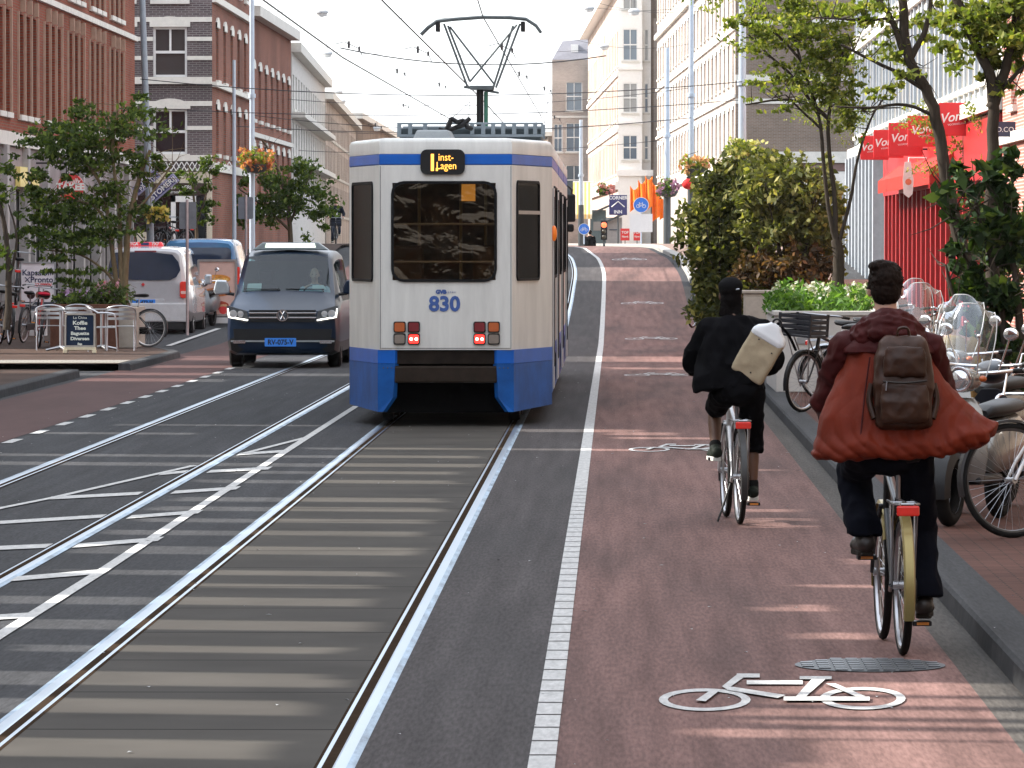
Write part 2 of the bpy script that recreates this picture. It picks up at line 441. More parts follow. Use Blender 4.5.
# faint block joints across the line are cut as thin dark gaps
mb = MB()
for k in range(40):
    y = 21+k*.62; mb.quad((wl(y)-.06, y, .014), (wl(y)+.06, y, .014), (wl(y)+.06, y+.03, .014), (wl(y)-.06, y+.03, .014))
o = mb.build('line_joints', A_grey, norm=False); o['kind'] = 'structure'
line('track_line', [gp(-60, 676), gp(0, 637), gp(100, 574), gp(200, 508), gp(300, 443), gp(356, 407)], .078)
# hatching between the tracks
H0 = [((-260, 690), (60, 616)), ((-60, 588), (100, 575)), ((70, 577), (100, 575))]
def bar(a, b, wpx):      # a hatch bar given by two pixels and its thickness in rows
    (x0, p0), (x1, p1) = a, b
    y0, y1 = gy(p0), gy(p1); k0 = gy(p0-wpx/2)-gy(p0+wpx/2); k1 = gy(p1-wpx/2)-gy(p1+wpx/2)
    X0, X1 = wx(x0, y0), wx(x1, y1)
    mb = MB(); mb.quad((X0, y0-k0/2, .0115), (X1, y1-k1/2, .0115), (X1, y1+k1/2, .0115), (X0, y0+k0/2, .0115))
    o = mb.build('hatch_bar', white_paint, norm=False); o['kind'] = 'structure'
for a, b, wv in [((-80, 625), (30, 618), 8), ((6, 582), (100, 574), 7), ((-40, 552), (48, 548), 6), ((74, 548), (160, 541), 6), ((-40, 527), (103, 518), 5),
                 ((128, 519), (200, 513.5), 5), ((47, 500), (140, 495), 4.5), ((172, 494), (238, 489.5), 4.5), ((160, 475.5), (186, 473), 4), ((208, 473), (270, 469.5), 4), ((238, 455.5), (290, 452), 3.6)]:
    bar(a, b, wv*.72)
line('hatch_line', [gp(-60, 525), gp(0, 510), gp(50, 500), gp(150, 477), gp(194, 467)], .07, .013)
line('hatch_line', [gp(243, 455), gp(305, 439)], .07, .013)
for k in range(16):      # dashed line of the left cycle lane
    t = k/15; px = -30+t*310; 
    y = 50+k*2.7; x = -6.12-.001*(y-60)
    line('dash', [(x, y), (x, y+1.15)], .11)
line('bay_line', [(-8.72, 108), (-8.70, 121.5)], .12)
# cycle symbols
SY = 24.7
def sym(yc, xc):
    mb = MB(); z = G(yc)+.0125
    def U(px, py):      # normalised to metres around the centre of the first symbol
        y = gy(py+2); return Vector((wx(px, y)-.766, y-SY))
    lift = [.0125]
    def put(v): return (xc+v.x, yc+v.y, G(yc+v.y)+lift[0])
    def ell(cx, cy, rx, ry, t):
        n = 28
        o_ = [U(cx+rx*math.cos(2*PI*i/n), cy+ry*math.sin(2*PI*i/n)) for i in range(n)]
        i_ = [U(cx+(rx-t)*math.cos(2*PI*i/n), cy+(ry-t*.33)*math.sin(2*PI*i/n)) for i in range(n)]
        lift[0] += .0007
        for i in range(n): mb.quad(put(o_[i]), put(o_[(i+1)%n]), put(i_[(i+1)%n]), put(i_[i]))
    def pg(*q): lift[0] += .0007; mb.add([put(U(*p)) for p in q], [tuple(range(len(q)))])
    ell(705, 701, 46, 11.3, 9); ell(863, 699.5, 43, 11.3, 9)
    pg((722, 688), (731, 688), (748, 676), (737, 676)); pg((737, 675), (760, 675), (760, 679), (737, 679))
    pg((747, 682), (803, 682), (803, 686), (747, 686)); pg((722, 688), (735, 689), (786, 697), (778, 700), (728, 692))
    pg((800, 678), (832, 678), (832, 681), (800, 681)); pg((812, 681), (826, 681), (806, 699), (796, 699))
    pg((784, 699), (870, 699), (870, 703), (784, 703)); pg((696, 703), (706, 704), (720, 693), (712, 692))
    pg((826, 686), (836, 686), (866, 699), (856, 699))
    o = mb.build('bicycle_symbol', white_paint, norm=False); o['kind'] = 'structure'
for yc, xc in ((24.7, .766), (54.2, .72), (84.5, .74), (114, .82), (140, .78), (171, .55)): sym(yc, xc)

# rails
rail_head = M('polished_rail', (.27,.33,.39), .33, 1, var=.12, scale=3, stretch=(1,.1,1))
rail_groove = M('rail_groove_dirt', (.040,.028,.020), .95, spec=.0)
rail_side = M('worn_rail_edge', (.20,.27,.34), .5, .7, var=.6, scale=14, stretch=(1,.12,1))
def rail(fx, y0, y1, out, label):        # fx = gauge edge; out = +1 when the head lies to the right of the gauge edge
    mb = MB(); Y = ys(y0, y1)
    prof = [(-.075, .009, 2), (-.060, .012, 0), (-.042, .0128, 1), (0, .0128, 0), (.008, .016, 0), (.054, .016, 2), (.085, .009, 2)]
    vs = []; fs = []; ms = []
    n = len(prof)
    for y in Y:
        wob = .012*math.sin(y*.31)+.008*math.sin(y*.83+2) if y > 50 else 0
        for a, h, _ in prof: vs.append((fx(y)+out*a+C(y), y, G(y)+h+(wob if False else 0)))
    for j in range(len(Y)-1):
        for i in range(n-1):
            fs.append((j*n+i, j*n+i+1, (j+1)*n+i+1, (j+1)*n+i)); ms.append({0: 1, 1: 0, 2: 1, 3: 0, 4: 0, 5: 2}[i])
    mb.add(vs, fs); mb.m = ms
    o = mb.build('tram_rail', [rail_head, rail_groove, rail_side], norm=False, smooth=20)
    # groove floor sits dark between lip and head
    tag(o, label, 'rail', 'steel tram rails in the roadway')
    return o
rail(lambda y: -1.075, 8, 300, 1, 'right-hand rail of the track under the white tram')
rail(lambda y: -2.51, 8, 300, -1, 'left-hand rail of the track under the white tram')
rail(lambda y: -3.67-.0012*max(0, y-30), 8, 300, 1, 'rail beside the white hatching, running to the tram\'s left side')
rail(lambda y: -5.10-.0012*max(0, y-30), 8, 300, -1, 'leftmost rail, passing under the dark taxi van')

# scattered leaves and litter flecks on the roadway
r_ = random.Random(9); mb = MB()
for i in range(420):
    y = 18+95*r_.random()**1.6; x = r_.uniform(-6.5, 2.2); a = r_.uniform(0, PI); q = r_.uniform(.006, .018)
    c_, s2 = math.cos(a)*q, math.sin(a)*q*1.6
    z = G(y)+(.135 if x > 1.86 else .013)
    mb.quad((x-c_, y-s2, z), (x+s2*.4, y-c_*.5, z+.003), (x+c_, y+s2, z), (x-s2*.4, y+c_*.5, z+.004))
o = mb.build('leaf_litter', M('pale_fleck', (.35,.36,.36), .8), norm=False); o['kind'] = 'stuff'; o['label'] = 'small pale leaf and litter flecks scattered over the road'
# patched seams in the asphalt
# iron drain cover
mb = MB(); n = 40; cx, cy = 1.235, 26.3
mb.add([(cx+.36*math.cos(2*PI*i/n), cy+.42*math.sin(2*PI*i/n), .013) for i in range(n)], [tuple(range(n))])
cov = empty('drain_cover', (0, 0, 0), 0, 'round iron drain cover in the red lane behind the orange-coated cyclist', 'drain cover')
mb.build('cover_rim', M('cast_iron', (.06,.065,.07), .5, .6, var=.4, scale=20), cov, norm=False)
wi = M('worn_iron', (.13,.14,.15), .4, .6)
for i in range(9):
    for j in range(7):
        u, v = -.30+i*.075, -.33+j*.11
        if (u/.33)**2+(v/.39)**2 < 1: mb = MB(); mb.box(cx+u-.028, cx+u+.028, cy+v-.03, cy+v+.03, .013, .019); mb.build('tread_stud', wi, cov)

# ================================================================ buildings
def wallgrid(mb, u0, u1, v0, v1, holes, depth, put):
    us = sorted(set([u0, u1]+[h[0] for h in holes]+[h[1] for h in holes]))
    vs = sorted(set([v0, v1]+[h[2] for h in holes]+[h[3] for h in holes]))
    for a, b in zip(us, us[1:]):
        for c, d in zip(vs, vs[1:]):
            mu, mv = (a+b)/2, (c+d)/2
            if any(h[0] < mu < h[1] and h[2] < mv < h[3] for h in holes): continue
            mb.quad(put(a, 0, c), put(b, 0, c), put(b, 0, d), put(a, 0, d))
    for a, b, c, d in holes:
        mb.quad(put(a, 0, c), put(b, 0, c), put(b, depth, c), put(a, depth, c))
        mb.quad(put(a, 0, d), put(b, 0, d), put(b, depth, d), put(a, depth, d))
        mb.quad(put(a, 0, c), put(a, 0, d), put(a, depth, d), put(a, depth, c))
        mb.quad(put(b, 0, c), put(b, 0, d), put(b, depth, d), put(b, depth, c))
WCACHE = {}
def window(parent, rotz, u, w_, z0, z1, org, depth=.2, style='cross', fmat=None, gmat=None, sill=True, smat=None):
    """window of width w_ centred at u; local frame: x along wall, -y outwards"""
    fmat = fmat or winframe; gmat = gmat or dkglass; smat = smat or stone
    h = z1-z0; key = (round(w_, 2), round(h, 2), style, fmat.name, gmat.name, sill, round(depth, 2), smat.name)
    if key not in WCACHE:
        t = .07
        f = MB(); d0, d1 = depth-.09, depth+.02
        f.box(-w_/2, -w_/2+t, d0, d1, 0, h); f.box(w_/2-t, w_/2, d0, d1, 0, h)
        f.box(-w_/2+t, w_/2-t, d0, d1, 0, t); f.box(-w_/2+t, w_/2-t, d0, d1, h-t, h)
        if style in ('cross', 'tee'): f.box(-w_/2+t, w_/2-t, d0+.01, d1, h*.5-.04, h*.5+.04); f.box(-.03, .03, d0+.015, d1, h*.5+.04, h-t)
        if style == 'sash': f.box(-w_/2+t, w_/2-t, d0+.01, d1, h*.5-.03, h*.5+.03)
        if style == 'cross': f.box(-.02, .02, d0+.015, d1, t, h*.5-.04)
        fm = f.mesh('window', fmat)
        g = MB(); g.quad((-w_/2+t, depth-.02, t), (w_/2-t, depth-.02, t), (w_/2-t, depth-.02, h-t), (-w_/2+t, depth-.02, h-t))
        gm = g.mesh('pane', gmat)
        sm = None
        if sill: s_ = MB(); s_.box(-w_/2-.08, w_/2+.08, -.09, depth-.09, -.12, 0); sm = s_.mesh('sill', smat)
        WCACHE[key] = (fm, gm, sm)
    fm, gm, sm = WCACHE[key]
    m = Matrix.Rotation(rotz, 4, 'Z')
    o = bpy.data.objects.new('window', fm); link(o, parent)
    o.location = Vector(org)+m @ Vector((u, 0, z0)); o.rotation_euler = (0, 0, rotz)
    p = bpy.data.objects.new('pane', gm); link(p, o)
    if sm: q = bpy.data.objects.new('sill', sm); link(q, o)
    return o
def put_fn(org, rotz):
    m = Matrix.Rotation(rotz, 4, 'Z'); org = Vector(org)
    return lambda u, d, v: org+m @ Vector((u, d, v))
def facade(parent, org, rotz, width, height, wins, mat, depth=.2, z0=0.0, style='cross', fmat=None, gmat=None, bands=(), bmat=None, arch=False, sill=True, name='wall', smat=None):
    put = put_fn(org, rotz); mb = MB()
    wallgrid(mb, 0, width, z0, height, [(u-w_/2, u+w_/2, a, b) for u, w_, a, b in wins], depth, put)
    mb.build(name, mat, parent, norm=False)
    for u, w_, a, b in wins: window(parent, rotz, u, w_, a, b, org, depth, style, fmat, gmat, sill, smat)
    if bands:
        mb = MB()
        for (a, b, pr) in bands:
            P = [put(0, 0.0, a), put(width, 0.0, a), put(width, -pr, a), put(0, -pr, a), put(0, 0.0, b), put(width, 0.0, b), put(width, -pr, b), put(0, -pr, b)]
            # skip where windows interrupt the band
            segs = [(0, width)]
            if pr < .09:
                for u, w_, c, d in wins:
                    if c < b and d > a:
                        segs = [s2 for (s0, s1) in segs for s2 in ((s0, min(s1, u-w_/2)), (max(s0, u+w_/2), s1)) if s2[1]-s2[0] > .02]
            for s0, s1 in segs:
                q = [put(s0, -.001, a), put(s1, -.001, a), put(s1, -pr, a), put(s0, -pr, a), put(s0, -.001, b), put(s1, -.001, b), put(s1, -pr, b), put(s0, -pr, b)]
                mb.add(q, [(0,3,2,1),(4,5,6,7),(0,1,5,4),(1,2,6,5),(2,3,7,6),(3,0,4,7)])
        mb.build('trim', bmat or stone, parent)
    if arch:
        for u, w_, a, b in wins:
            mb = MB()
            n = 8; R_ = w_*.75; out = []; inn = []
            for i in range(n+1):
                x = -w_/2-.1+(w_+.2)*i/n; hh = .16*(1-((x)/(w_/2+.1))**2)
                out.append((u+x, b+hh+.16)); inn.append((u+x, b+.0))
            for i in range(n):
                q = [put(out[i][0], -.05, inn[i][1]+.002), put(out[i+1][0], -.05, inn[i+1][1]+.002), put(out[i+1][0], -.05, out[i+1][1]), put(out[i][0], -.05, out[i][1])]
                r = [put(out[i][0], -.001, inn[i][1]+.002), put(out[i+1][0], -.001, inn[i+1][1]+.002), put(out[i+1][0], -.001, out[i+1][1]), put(out[i][0], -.001, out[i][1])]
                mb.add(q+r, [(0,1,2,3),(3,2,6,7),(1,0,4,5)])
            mb.build('window_arch', bmat or stone, parent)
def mass(parent, x0, x1, y0, y1, z0, z1, mat, roofm=None, skip=()):
    """the body behind a facade: closed walls and a flat roof"""
    mb = MB(); mb.box(x0, x1, y0, y1, z0, z1); mb.build('side_wall', mat, parent, norm=False)
    mb = MB(); mb.box(x0, x1, y0, y1, z1+.01, z1+.25); mb.build('roof', roofm or M('roof_felt', (.08,.08,.085), .9), parent, norm=False)

B_red = brick('red_brick', (.19,.043,.024), (.26,.066,.036), (.16,.11,.085))
B_redx = brick('deep_red_brick', (.19,.065,.045), (.27,.095,.06), (.16,.13,.11))
B_purple = brick('purple_grey_brick', (.085,.065,.07), (.12,.09,.095), (.22,.21,.20))
B_brown = brick('brown_brick', (.17,.12,.09), (.22,.155,.12), (.25,.23,.2))
B_pale = brick('pale_brown_brick', (.36,.29,.25), (.44,.36,.31), (.42,.40,.37))
B_dark = brick('dark_brick', (.14,.075,.05), (.18,.10,.07), (.15,.13,.11))
LX = -13.5; RX = 7.5
rl, rr_ = PI/2, -PI/2

# --- left red brick terrace, y 118..155.5
b = empty('brick_terrace', (0, 0, 0), 0, 'long red brick terrace with triple tall windows and pale sills, left edge of the photo', 'building')
wins = []
for y0 in (113.2, 118.9, 124.6, 130.3, 136.0, 141.7, 147.4):
    for k in range(3):
        for (a, c) in ((4.95, 7.25), (8.15, 10.2), (11, 12.8)):
            wins.append((y0+.9+k*1.42-112, 1.05, a, c))
facade(b, (LX, 112, 0), rl, 43.5, 13.3, wins, B_red, depth=.28, z0=4.35, style='sash', bands=((4.2, 4.5, .18), (7.72, 7.86, .1), (10.5, 10.65, .1), (13.1, 13.3, .35)), fmat=M('dark_window_frame', (.30,.26,.23), .6))
mb = MB()      # pale pilaster strips between the windows
for u, w_, a, c in wins:
    pass
BX = []
for y0 in (118.9, 124.6, 130.3, 136.0, 141.7, 147.4):
    for k in range(4):
        yy = y0+.19+k*1.42
        for (a, c) in ((4.85, 7.3), (8.05, 10.25)): BX.append((LX, LX+.05, yy-.045, yy+.045, a, c))
    for k in (0, 1, 2):
        yy = y0+.9+k*1.42; BX.append((LX, LX+.12, yy-.06, yy+.06, 7.3, 7.62))
each('stone_mullion', BX, M('sandstone', (.40,.27,.20), .8), b)
mass(b, LX-9, LX-.3, 112, 155.5, 0, 13.3, B_red)
mb = MB(); mb.box(LX-.35, LX+.0, 155.3, 155.52, .9, 13.3); mb.build('corner', B_red, b)
# ground floor shop fronts
for k in range(10):
    mb = MB(); gmb = MB(); pil = MB()
    y0 = 112+k*4.35
    pil.box(LX, LX+.22, y0, y0+.45, .1, 4.2); pil.box(LX, LX+.14, y0+2.2, y0+2.36, .1, 3.3)
    gmb.box(LX-.1, LX-.02, y0+.45, y0+4.35, .7, 3.2); mb.box(LX-.05, LX+.08, y0+.45, y0+4.35, 3.25, 4.18)
    mb.box(LX-.05, LX+.05, y0+.45, y0+4.35, .1, .7)
    pil.build('pilaster', M('grey_white_pilaster', (.36,.34,.33), .7), b)
    gmb.build('shop_window', dkglass, b); mb.build('shop_front', M('shop_front_panel', (.24,.20,.20), .6, var=.3, scale=.5), b)
mb = MB(); mb.box(LX+.09, LX+.14, 112.8, 116, 3.35, 3.8); mb.build('sign_band', M('lilac_sign', (.20,.16,.32), .5), b)
mb = MB(); mb.box(LX+.09, LX+.2, 123.5, 127.6, 3.3, 3.75); mb.build('sign_band', M('yellow_sign', (.75,.62,.2), .5), b)

# --- banded purple brick corner house, front faces the camera at y 166
CY = 166.0; CX = wx(212, CY)
b = empty('banded_corner_house', (0, 0, 0), 0, 'purple-grey brick corner house with white stone bands behind the white taxi', 'building')
put0 = (CX-7.2, CY, 0); zb = lambda py: wz(py, CY)
uw = wx(170, CY)-put0[0]; uw2 = wx(117, CY)-put0[0]; dw = wx(187, CY)-wx(153, CY)
wn = []
for u in (uw, uw2, uw2-1.6, ):
    wn += [(u, dw, zb(77), zb(27)), (u, dw, zb(154), zb(109)), (u, dw, zb(0), zb(-45)), ]
facade(b, put0, 0, 7.2, 12.5, wn, B_purple, depth=.16, z0=1.2, style='tee', arch=True, bmat=M('white_band_stone', (.66,.64,.58), .7, var=.08),
       bands=((zb(22), zb(17), .04), (zb(41), zb(37), .04), (zb(60), zb(56), .04), (zb(84), zb(77), .14), (zb(106), zb(101), .04), (zb(130), zb(126), .04), (zb(161), zb(155), .16), (zb(-46), zb(-50), .05)), fmat=winframe)
# lattice balustrade band, dark shop fascia, door surround
mb = MB()
for k in range(16):
    x = wx(150, CY)+k*.16; z0_, z1_ = zb(171), zb(162)
    mb.tube([(x, CY-.2, z0_), (x+.08, CY-.2, (z0_+z1_)/2), (x, CY-.2, z1_)], .016, 4); mb.tube([(x+.16, CY-.2, z0_), (x+.08, CY-.2, (z0_+z1_)/2), (x+.16, CY-.2, z1_)], .016, 4)
mb.build('lattice', winframe, b)
mb = MB(); mb.box(CX-4.2, CX, CY-.10, CY-.003, zb(183), zb(172)); mb.box(CX-.16, CX, CY-.12, CY-.003, 1.3, zb(184)); mb.box(CX-7, CX-1.8, CY-.14, CY-.003, 1.2, zb(232))
mb.build('stone_course', M('cream_stone', (.55,.50,.40), .8), b)
mb = MB(); mb.box(CX-3.6, CX-.16, CY-.16, CY-.11, zb(195), zb(183.5)); mb.build('fascia', M('brown_fascia', (.055,.038,.032), .6), b)
text('BAKKERIJ', .16, winframe, b, (wx(182, CY), CY-.165, zb(187.5)), extrude=.004); text('Brood & Banket', .12, winframe, b, (wx(183, CY), CY-.165, zb(192)), extrude=.004)
mb = MB(); mb.box(CX-3.3, CX-.2, CY-.06, CY-.02, 1.3, zb(196)); mb.build('shop_window', dkglass, b)
mb = MB(); x0, x1 = wx(171, CY), wx(196, CY); mb.box(x0, x0+.14, CY-.15, CY-.06, 1.2, zb(196)); mb.box(x0, x1, CY-.15, CY-.06, zb(202), zb(196)); mb.build('door_frame', winframe, b)
# street side of the corner house
ws = []
for k in range(5):
    for (a, c) in ((4.75, 6.1), (7.0, 8.6), (10, 11.5)): ws.append((2.2+k*3.2, 1.1, a, c))
facade(b, (CX, CY, 0), rl, 17, 12.5, ws, B_redx, depth=.2, z0=1.0, arch=True, bands=((4.2, 4.45, .1), (6.75, 6.9, .14), (9.3, 9.5, .14)), bmat=M('white_band_stone', (1, 1, 1)))
mass(b, CX-7.2, CX-.25, CY+.25, CY+17, .5, 12.5, B_redx)

# --- further left street wall
def strip_building(name, label, y0, y1, x0, x1, h, mat, side, floors, bw=2.6, ww=1.2, style='cross', bands=(), z0=0.5, fm=None, gm=None, arch=False, depthb=9, cap=True, bm=None, sm=None):
    b = empty(name, (0, 0, 0), 0, label, 'building')
    L = math.hypot(y1-y0, x1-x0); ang = math.atan2(y1-y0, x1-x0)
    org = (x0, y0, 0) if side < 0 else (x1, y1, 0); rot = ang if side < 0 else ang+PI
    n = max(1, int(L/bw)); ws = [((k+.5)*L/n, ww, a, c) for k in range(n) for (a, c) in floors]
    facade(b, org, rot, L, h, ws, mat, z0=z0, style=style, bands=bands, fmat=fm, gmat=gm, arch=arch, bmat=bm, smat=sm)
    mb = MB(); put = put_fn(org, rot)
    P = [put(0, .22, z0), put(L, .22, z0), put(L, depthb, z0), put(0, depthb, z0), put(0, .22, h), put(L, .22, h), put(L, depthb, h), put(0, depthb, h)]
    mb.add(P, [(0,1,5,4),(1,2,6,5),(2,3,7,6),(3,0,4,7),(4,5,6,7)])
    # end returns join facade and body
    mb.add([put(0, 0, z0), put(0, .22, z0), put(0, .22, h), put(0, 0, h), put(L, 0, z0), put(L, .22, z0), put(L, .22, h), put(L, 0, h)], [(0,1,2,3),(4,5,6,7),(3,2,6,7)])
    mb.build('side_wall', mat, b, norm=False)
    if cap:
        mb = MB(); Q = [put(-.1, -.35, h), put(L+.1, -.35, h), put(L+.1, depthb, h), put(-.1, depthb, h)]
        mb.add(Q+[q+Vector((0, 0, .35)) for q in Q], [(0,3,2,1),(4,5,6,7),(0,1,5,4),(1,2,6,5),(2,3,7,6),(3,0,4,7)])
        mb.build('cornice', bm or stone, b, norm=False)
    return b
xl = lambda y: -11.6+C(y)
strip_building('brick_house', 'red-brown brick house with a bright cornice, just right of the banded corner house', 183.5, 206, CX, wx(291, 206), 9.6, B_redx, -1, ((3.6, 5.2), (6.2, 7.9)), 3.0, 1.2, bands=((3.0, 3.3, .2), (5.6, 5.75, .1)), arch=True)
strip_building('pale_apartment_block', 'pale plastered block with balconies, third from the left in the far left row', 206.5, 254, wx(292, 206.5), wx(325, 254), 9.2, M('pale_plaster', (.55,.53,.50), .8), -1, ((3.4, 4.8), (5.3, 6.6), (7.1, 8.4)), 3.2, 1.7, bands=((5.0, 5.2, .5), (6.75, 6.95, .5)))
strip_building('grey_brick_block', 'grey brick block with a flat roof at the far left end of the street', 255, 325, wx(326, 255), wx(356, 325), 8.7, B_pale, -1, ((3.4, 4.8), (5.3, 6.6), (7.0, 8.1)), 3.0, 1.5)
strip_building('far_street_row', 'distant low brick row seen just left of the tram roof', 330, 520, wx(357, 330), wx(440, 520), 9.5, B_brown, -1, ((3.6, 5.2), (6.0, 7.6)), 4.0, 1.5)

# --- right: shop building y 100..170
b = empty('shop_building', (0, 0, 0), 0, 'tall pale building with grey uprights above the red shop front, right side', 'building')
hgt = 13.3
ws = [((k+.5)*1.75, 1.15, a, c) for k in range(36) for (a, c) in ((5.3, 7.6), (8.3, 10.4), (11, 12.6))]
facade(b, (RX, 170, 0), rr_, 64, hgt, ws, M('pale_render', (.62,.60,.56), .7, var=.08), z0=4.6, gmat=blglass, fmat=winframe, bands=((4.6, 4.9, .25), (7.85, 8.05, .12), (10.6, 10.8, .12), (13.1, 13.3, .4)), style='sash')
mass(b, RX+.25, RX+9, 106, 170, 0, hgt, M('pale_render', (1,1,1)))
each('upright_fin', [((RX-.07, RX-.002, 107.9+k*1.75, 108.1+k*1.75, 4.9, 13.1) if k % 2 == 0 else (RX-.05, RX-.002, 107.95+k*1.75, 108.05+k*1.75, 4.9, 13.1)) for k in range(36)], M('blue_grey_fin', (.42,.46,.50), .5), b)
# grey columns at the far end, ground floor
each('column', [(RX-.35, RX-.05, 151+k*2.2, 151.5+k*2.2, .2, 4.6) for k in range(9)], M('blue_grey_column', (.36,.40,.44), .5), b)
mb = MB(); mb.box(RX-.06, RX+.2, 150, 170, .1, .9+.2)
mb.build('shop_plinth', M('blue_grey_column', (.36,.40,.44), .5), b)
mb = MB(); mb.box(RX, RX+.2, 150.2, 170, .3, 4.6); mb.build('shop_window', blglass, b)
# red shop front
red = M('red_panel', (.42,.010,.012), .4, var=.06); dred = M('dark_red_panel', (.16,.012,.014), .5)
mb = MB(); mb.box(RX-.12, RX+.2, 106.5, 150, 3.3, 4.55); mb.build('red_fascia', red, b)
each('red_pilaster', [(RX-.11, RX, 118+k*1.95, 118.32+k*1.95, .1, 3.3) for k in range(-5, 17)], red, b)
each('white_mullion', [(RX-.045, RX+.05, 118.9+k*1.95, 119.12+k*1.95, .1, 3.1) for k in range(-5, 16)], winframe, b)
mb = MB(); mb.box(RX+.02, RX+.2, 106.5, 150, .1, 3.3); mb.build('shop_window', M('wine_glass', (.05,.008,.012), .15), b)
mb = MB()      # sloping awning box
for (ya, yb_) in ((119, 128), (128.6, 142)):
    mb.add([(RX-.13, ya, 4.0), (RX-.13, yb_, 4.0), (RX-.65, yb_, 3.62), (RX-.65, ya, 3.62), (RX-.65, ya, 3.3), (RX-.65, yb_, 3.3), (RX-.13, ya, 3.4), (RX-.13, yb_, 3.4)], [(0,1,2,3),(3,2,5,4),(4,5,7,6),(0,3,4,6),(1,7,5,2)])
mb.build('awning', M('red_awning', (.34,.035,.025), .7), b)
# near brick part with the name plate
b = empty('brick_corner_shop', (0, 0, 0), 0, 'pinkish red brick front behind the big foliage at the right edge', 'building')
ws = [(3.0+k*4.5, 1.6, a, c) for k in range(3) for (a, c) in ((4.6, 6.8), (8, 10))]
facade(b, (RX, 105.9, 0), rr_, 15, 13.3, ws, brick('pink_brick', (.40,.13,.10), (.48,.17,.13), (.5,.42,.36)), z0=.1, gmat=blglass, bands=((3.9, 4.1, .1), (7.2, 7.35, .1)))
mass(b, RX+.25, RX+9, 91, 105.9, 0, 13.3, B_redx)
mb = MB(); mb.box(RX-.38, RX-.002, 102.5, 102.6, wz(137, 102.5), wz(122, 102.5)); o = mb.build('name_plate', M('navy_plate', (.02,.025,.06), .4), b)
text('D.CO', .13, winframe, b, (RX-.19, 102.49, wz(130, 102.5)))

# --- right beyond the bridge: camera-facing banded brick wall at y 245 and its street side
BY = 245.0; bx = wx(735, BY); zq = lambda py: wz(py, BY)
b = empty('banded_brick_block', (0, 0, 0), 0, 'brown brick block with pale bands and a blind side wall beyond the bridge, right', 'building')
facade(b, (bx, BY, 0), 0, 9, 21, [], B_brown, z0=1.8, bands=((zq(81), zq(75), .06), (zq(104), zq(99), .06), (zq(25), zq(20), .06), (zq(-20), zq(-26), .06)), bmat=MC['pale_stone'])
mb = MB(); mb.box(bx-.1, bx+9, BY-.3, BY-.002, zq(163), zq(152)); mb.build('cornice', stone, b)
mb = MB(); mb.box(bx, bx+9, BY-.12, BY-.002, zq(171), zq(163.5)); mb.build('fascia', M('mauve_fascia', (.22,.14,.13), .7), b)
mb = MB(); mb.box(bx, bx+9, BY-.08, BY-.002, 1.7, zq(171.5)); mb.build('shop_front', M('white_shop_front', (.72,.70,.66), .7), b)
mb = MB(); mb.box(bx+.8, bx+3.4, BY-.1, BY-.085, 2.0, zq(200)); mb.box(bx+4.4, bx+8, BY-.1, BY-.085, 2.0, zq(195)); mb.build('shop_window', blglass, b)
L = 100; ex, ey = wx(657, 345), 345.0
Ls = math.hypot(ey-BY, ex-bx); ang = math.atan2(ey-BY, ex-bx)
ws = [((k+.5)*Ls/24, 1.5, a, c) for k in range(24) for (a, c) in ((6.2, 8.0), (9.2, 11.0), (12.2, 14.0), (15.8, 17.6))]
facade(b, (ex, ey, 0), ang+PI, Ls, 21, ws, B_pale, z0=1.8, arch=True, bands=((5.3, 5.6, .2), (8.5, 8.65, .1), (11.5, 11.65, .1), (14.7, 15, .2), (20.6, 21, .4)), bmat=M('bright_stone', (.75,.73,.68), .7))
mb = MB(); mb.add([(bx+.25, BY+.25, 1.8), (bx+9, BY+.25, 1.8), (ex+9, ey, 1.8), (ex+.25, ey, 1.8), (bx+.25, BY+.25, 20.7), (bx+9, BY+.25, 20.7), (ex+9, ey, 20.7), (ex+.25, ey, 20.7)], [(0,1,5,4),(1,2,6,5),(2,3,7,6),(3,0,4,7),(4,5,6,7)]); mb.build('roof', B_brown, b)
mb = MB()
# --- white corner with bay windows at y 345
WY = 346.0; zz = lambda py: wz(py, WY); X0 = wx(618, WY); X1 = wx(642, WY); X2 = wx(656, WY)
b = empty('white_bay_house', (0, 0, 0), 0, 'bright white corner house with stacked bay windows at the far end of the street, right', 'building')
mb = MB(); wh = M('white_stucco', (.80,.79,.76), .7, var=.04)
wn = [((X1-X0)/2, .95, zz(a), zz(c)) for a, c in ((61, 29), (113, 83), (160, 135), (10, -20))]
facade(b, (X0, WY, 0), 0, X1-X0, 24, wn, wh, z0=1.8, style='cross', depth=.12, gmat=blglass)
facade(b, (X1, WY+.6, 0), 0, .55, 24, [(.27, .3, zz(a), zz(c)) for a, c in ((61, 29), (113, 83), (160, 135))], wh, z0=1.8, style='sash', depth=.1, gmat=blglass)
mb = MB(); mb.box(X1+.55, X2+2, WY+.9, WY+6, 1.8, zz(18)); mb.build('side_wall', B_pale, b)
mb = MB(); mb.box(X0-.05, X1+.05, WY-.15, WY-.001, zz(70), zz(67)); mb.box(X0-.05, X1+.05, WY-.15, WY-.001, zz(124), zz(121)); mb.box(X0-.1, X1+.7, WY-.2, WY-.001, zz(176), zz(170)); mb.build('moulding', wh, b)
EY = 430.0; EX = wx(588, EY)
Ls = math.hypot(EY-WY, EX-X0); ang = math.atan2(EY-WY, EX-X0)
ws = [((k+.5)*Ls/22, 1.6, a, c) for k in range(22) for (a, c) in ((6.4, 8.6), (9.8, 12.2), (13.2, 15.4))]
facade(b, (EX, EY, 0), ang+PI, Ls, 18.5, ws, brick('orange_brick', (.48,.33,.25), (.56,.40,.31), (.55,.50,.46)), z0=1.8, bands=((5.4, 5.9, .2), (9.0, 9.25, .12), (12.5, 12.75, .12), (17.9, 18.7, .7)), bmat=wh)
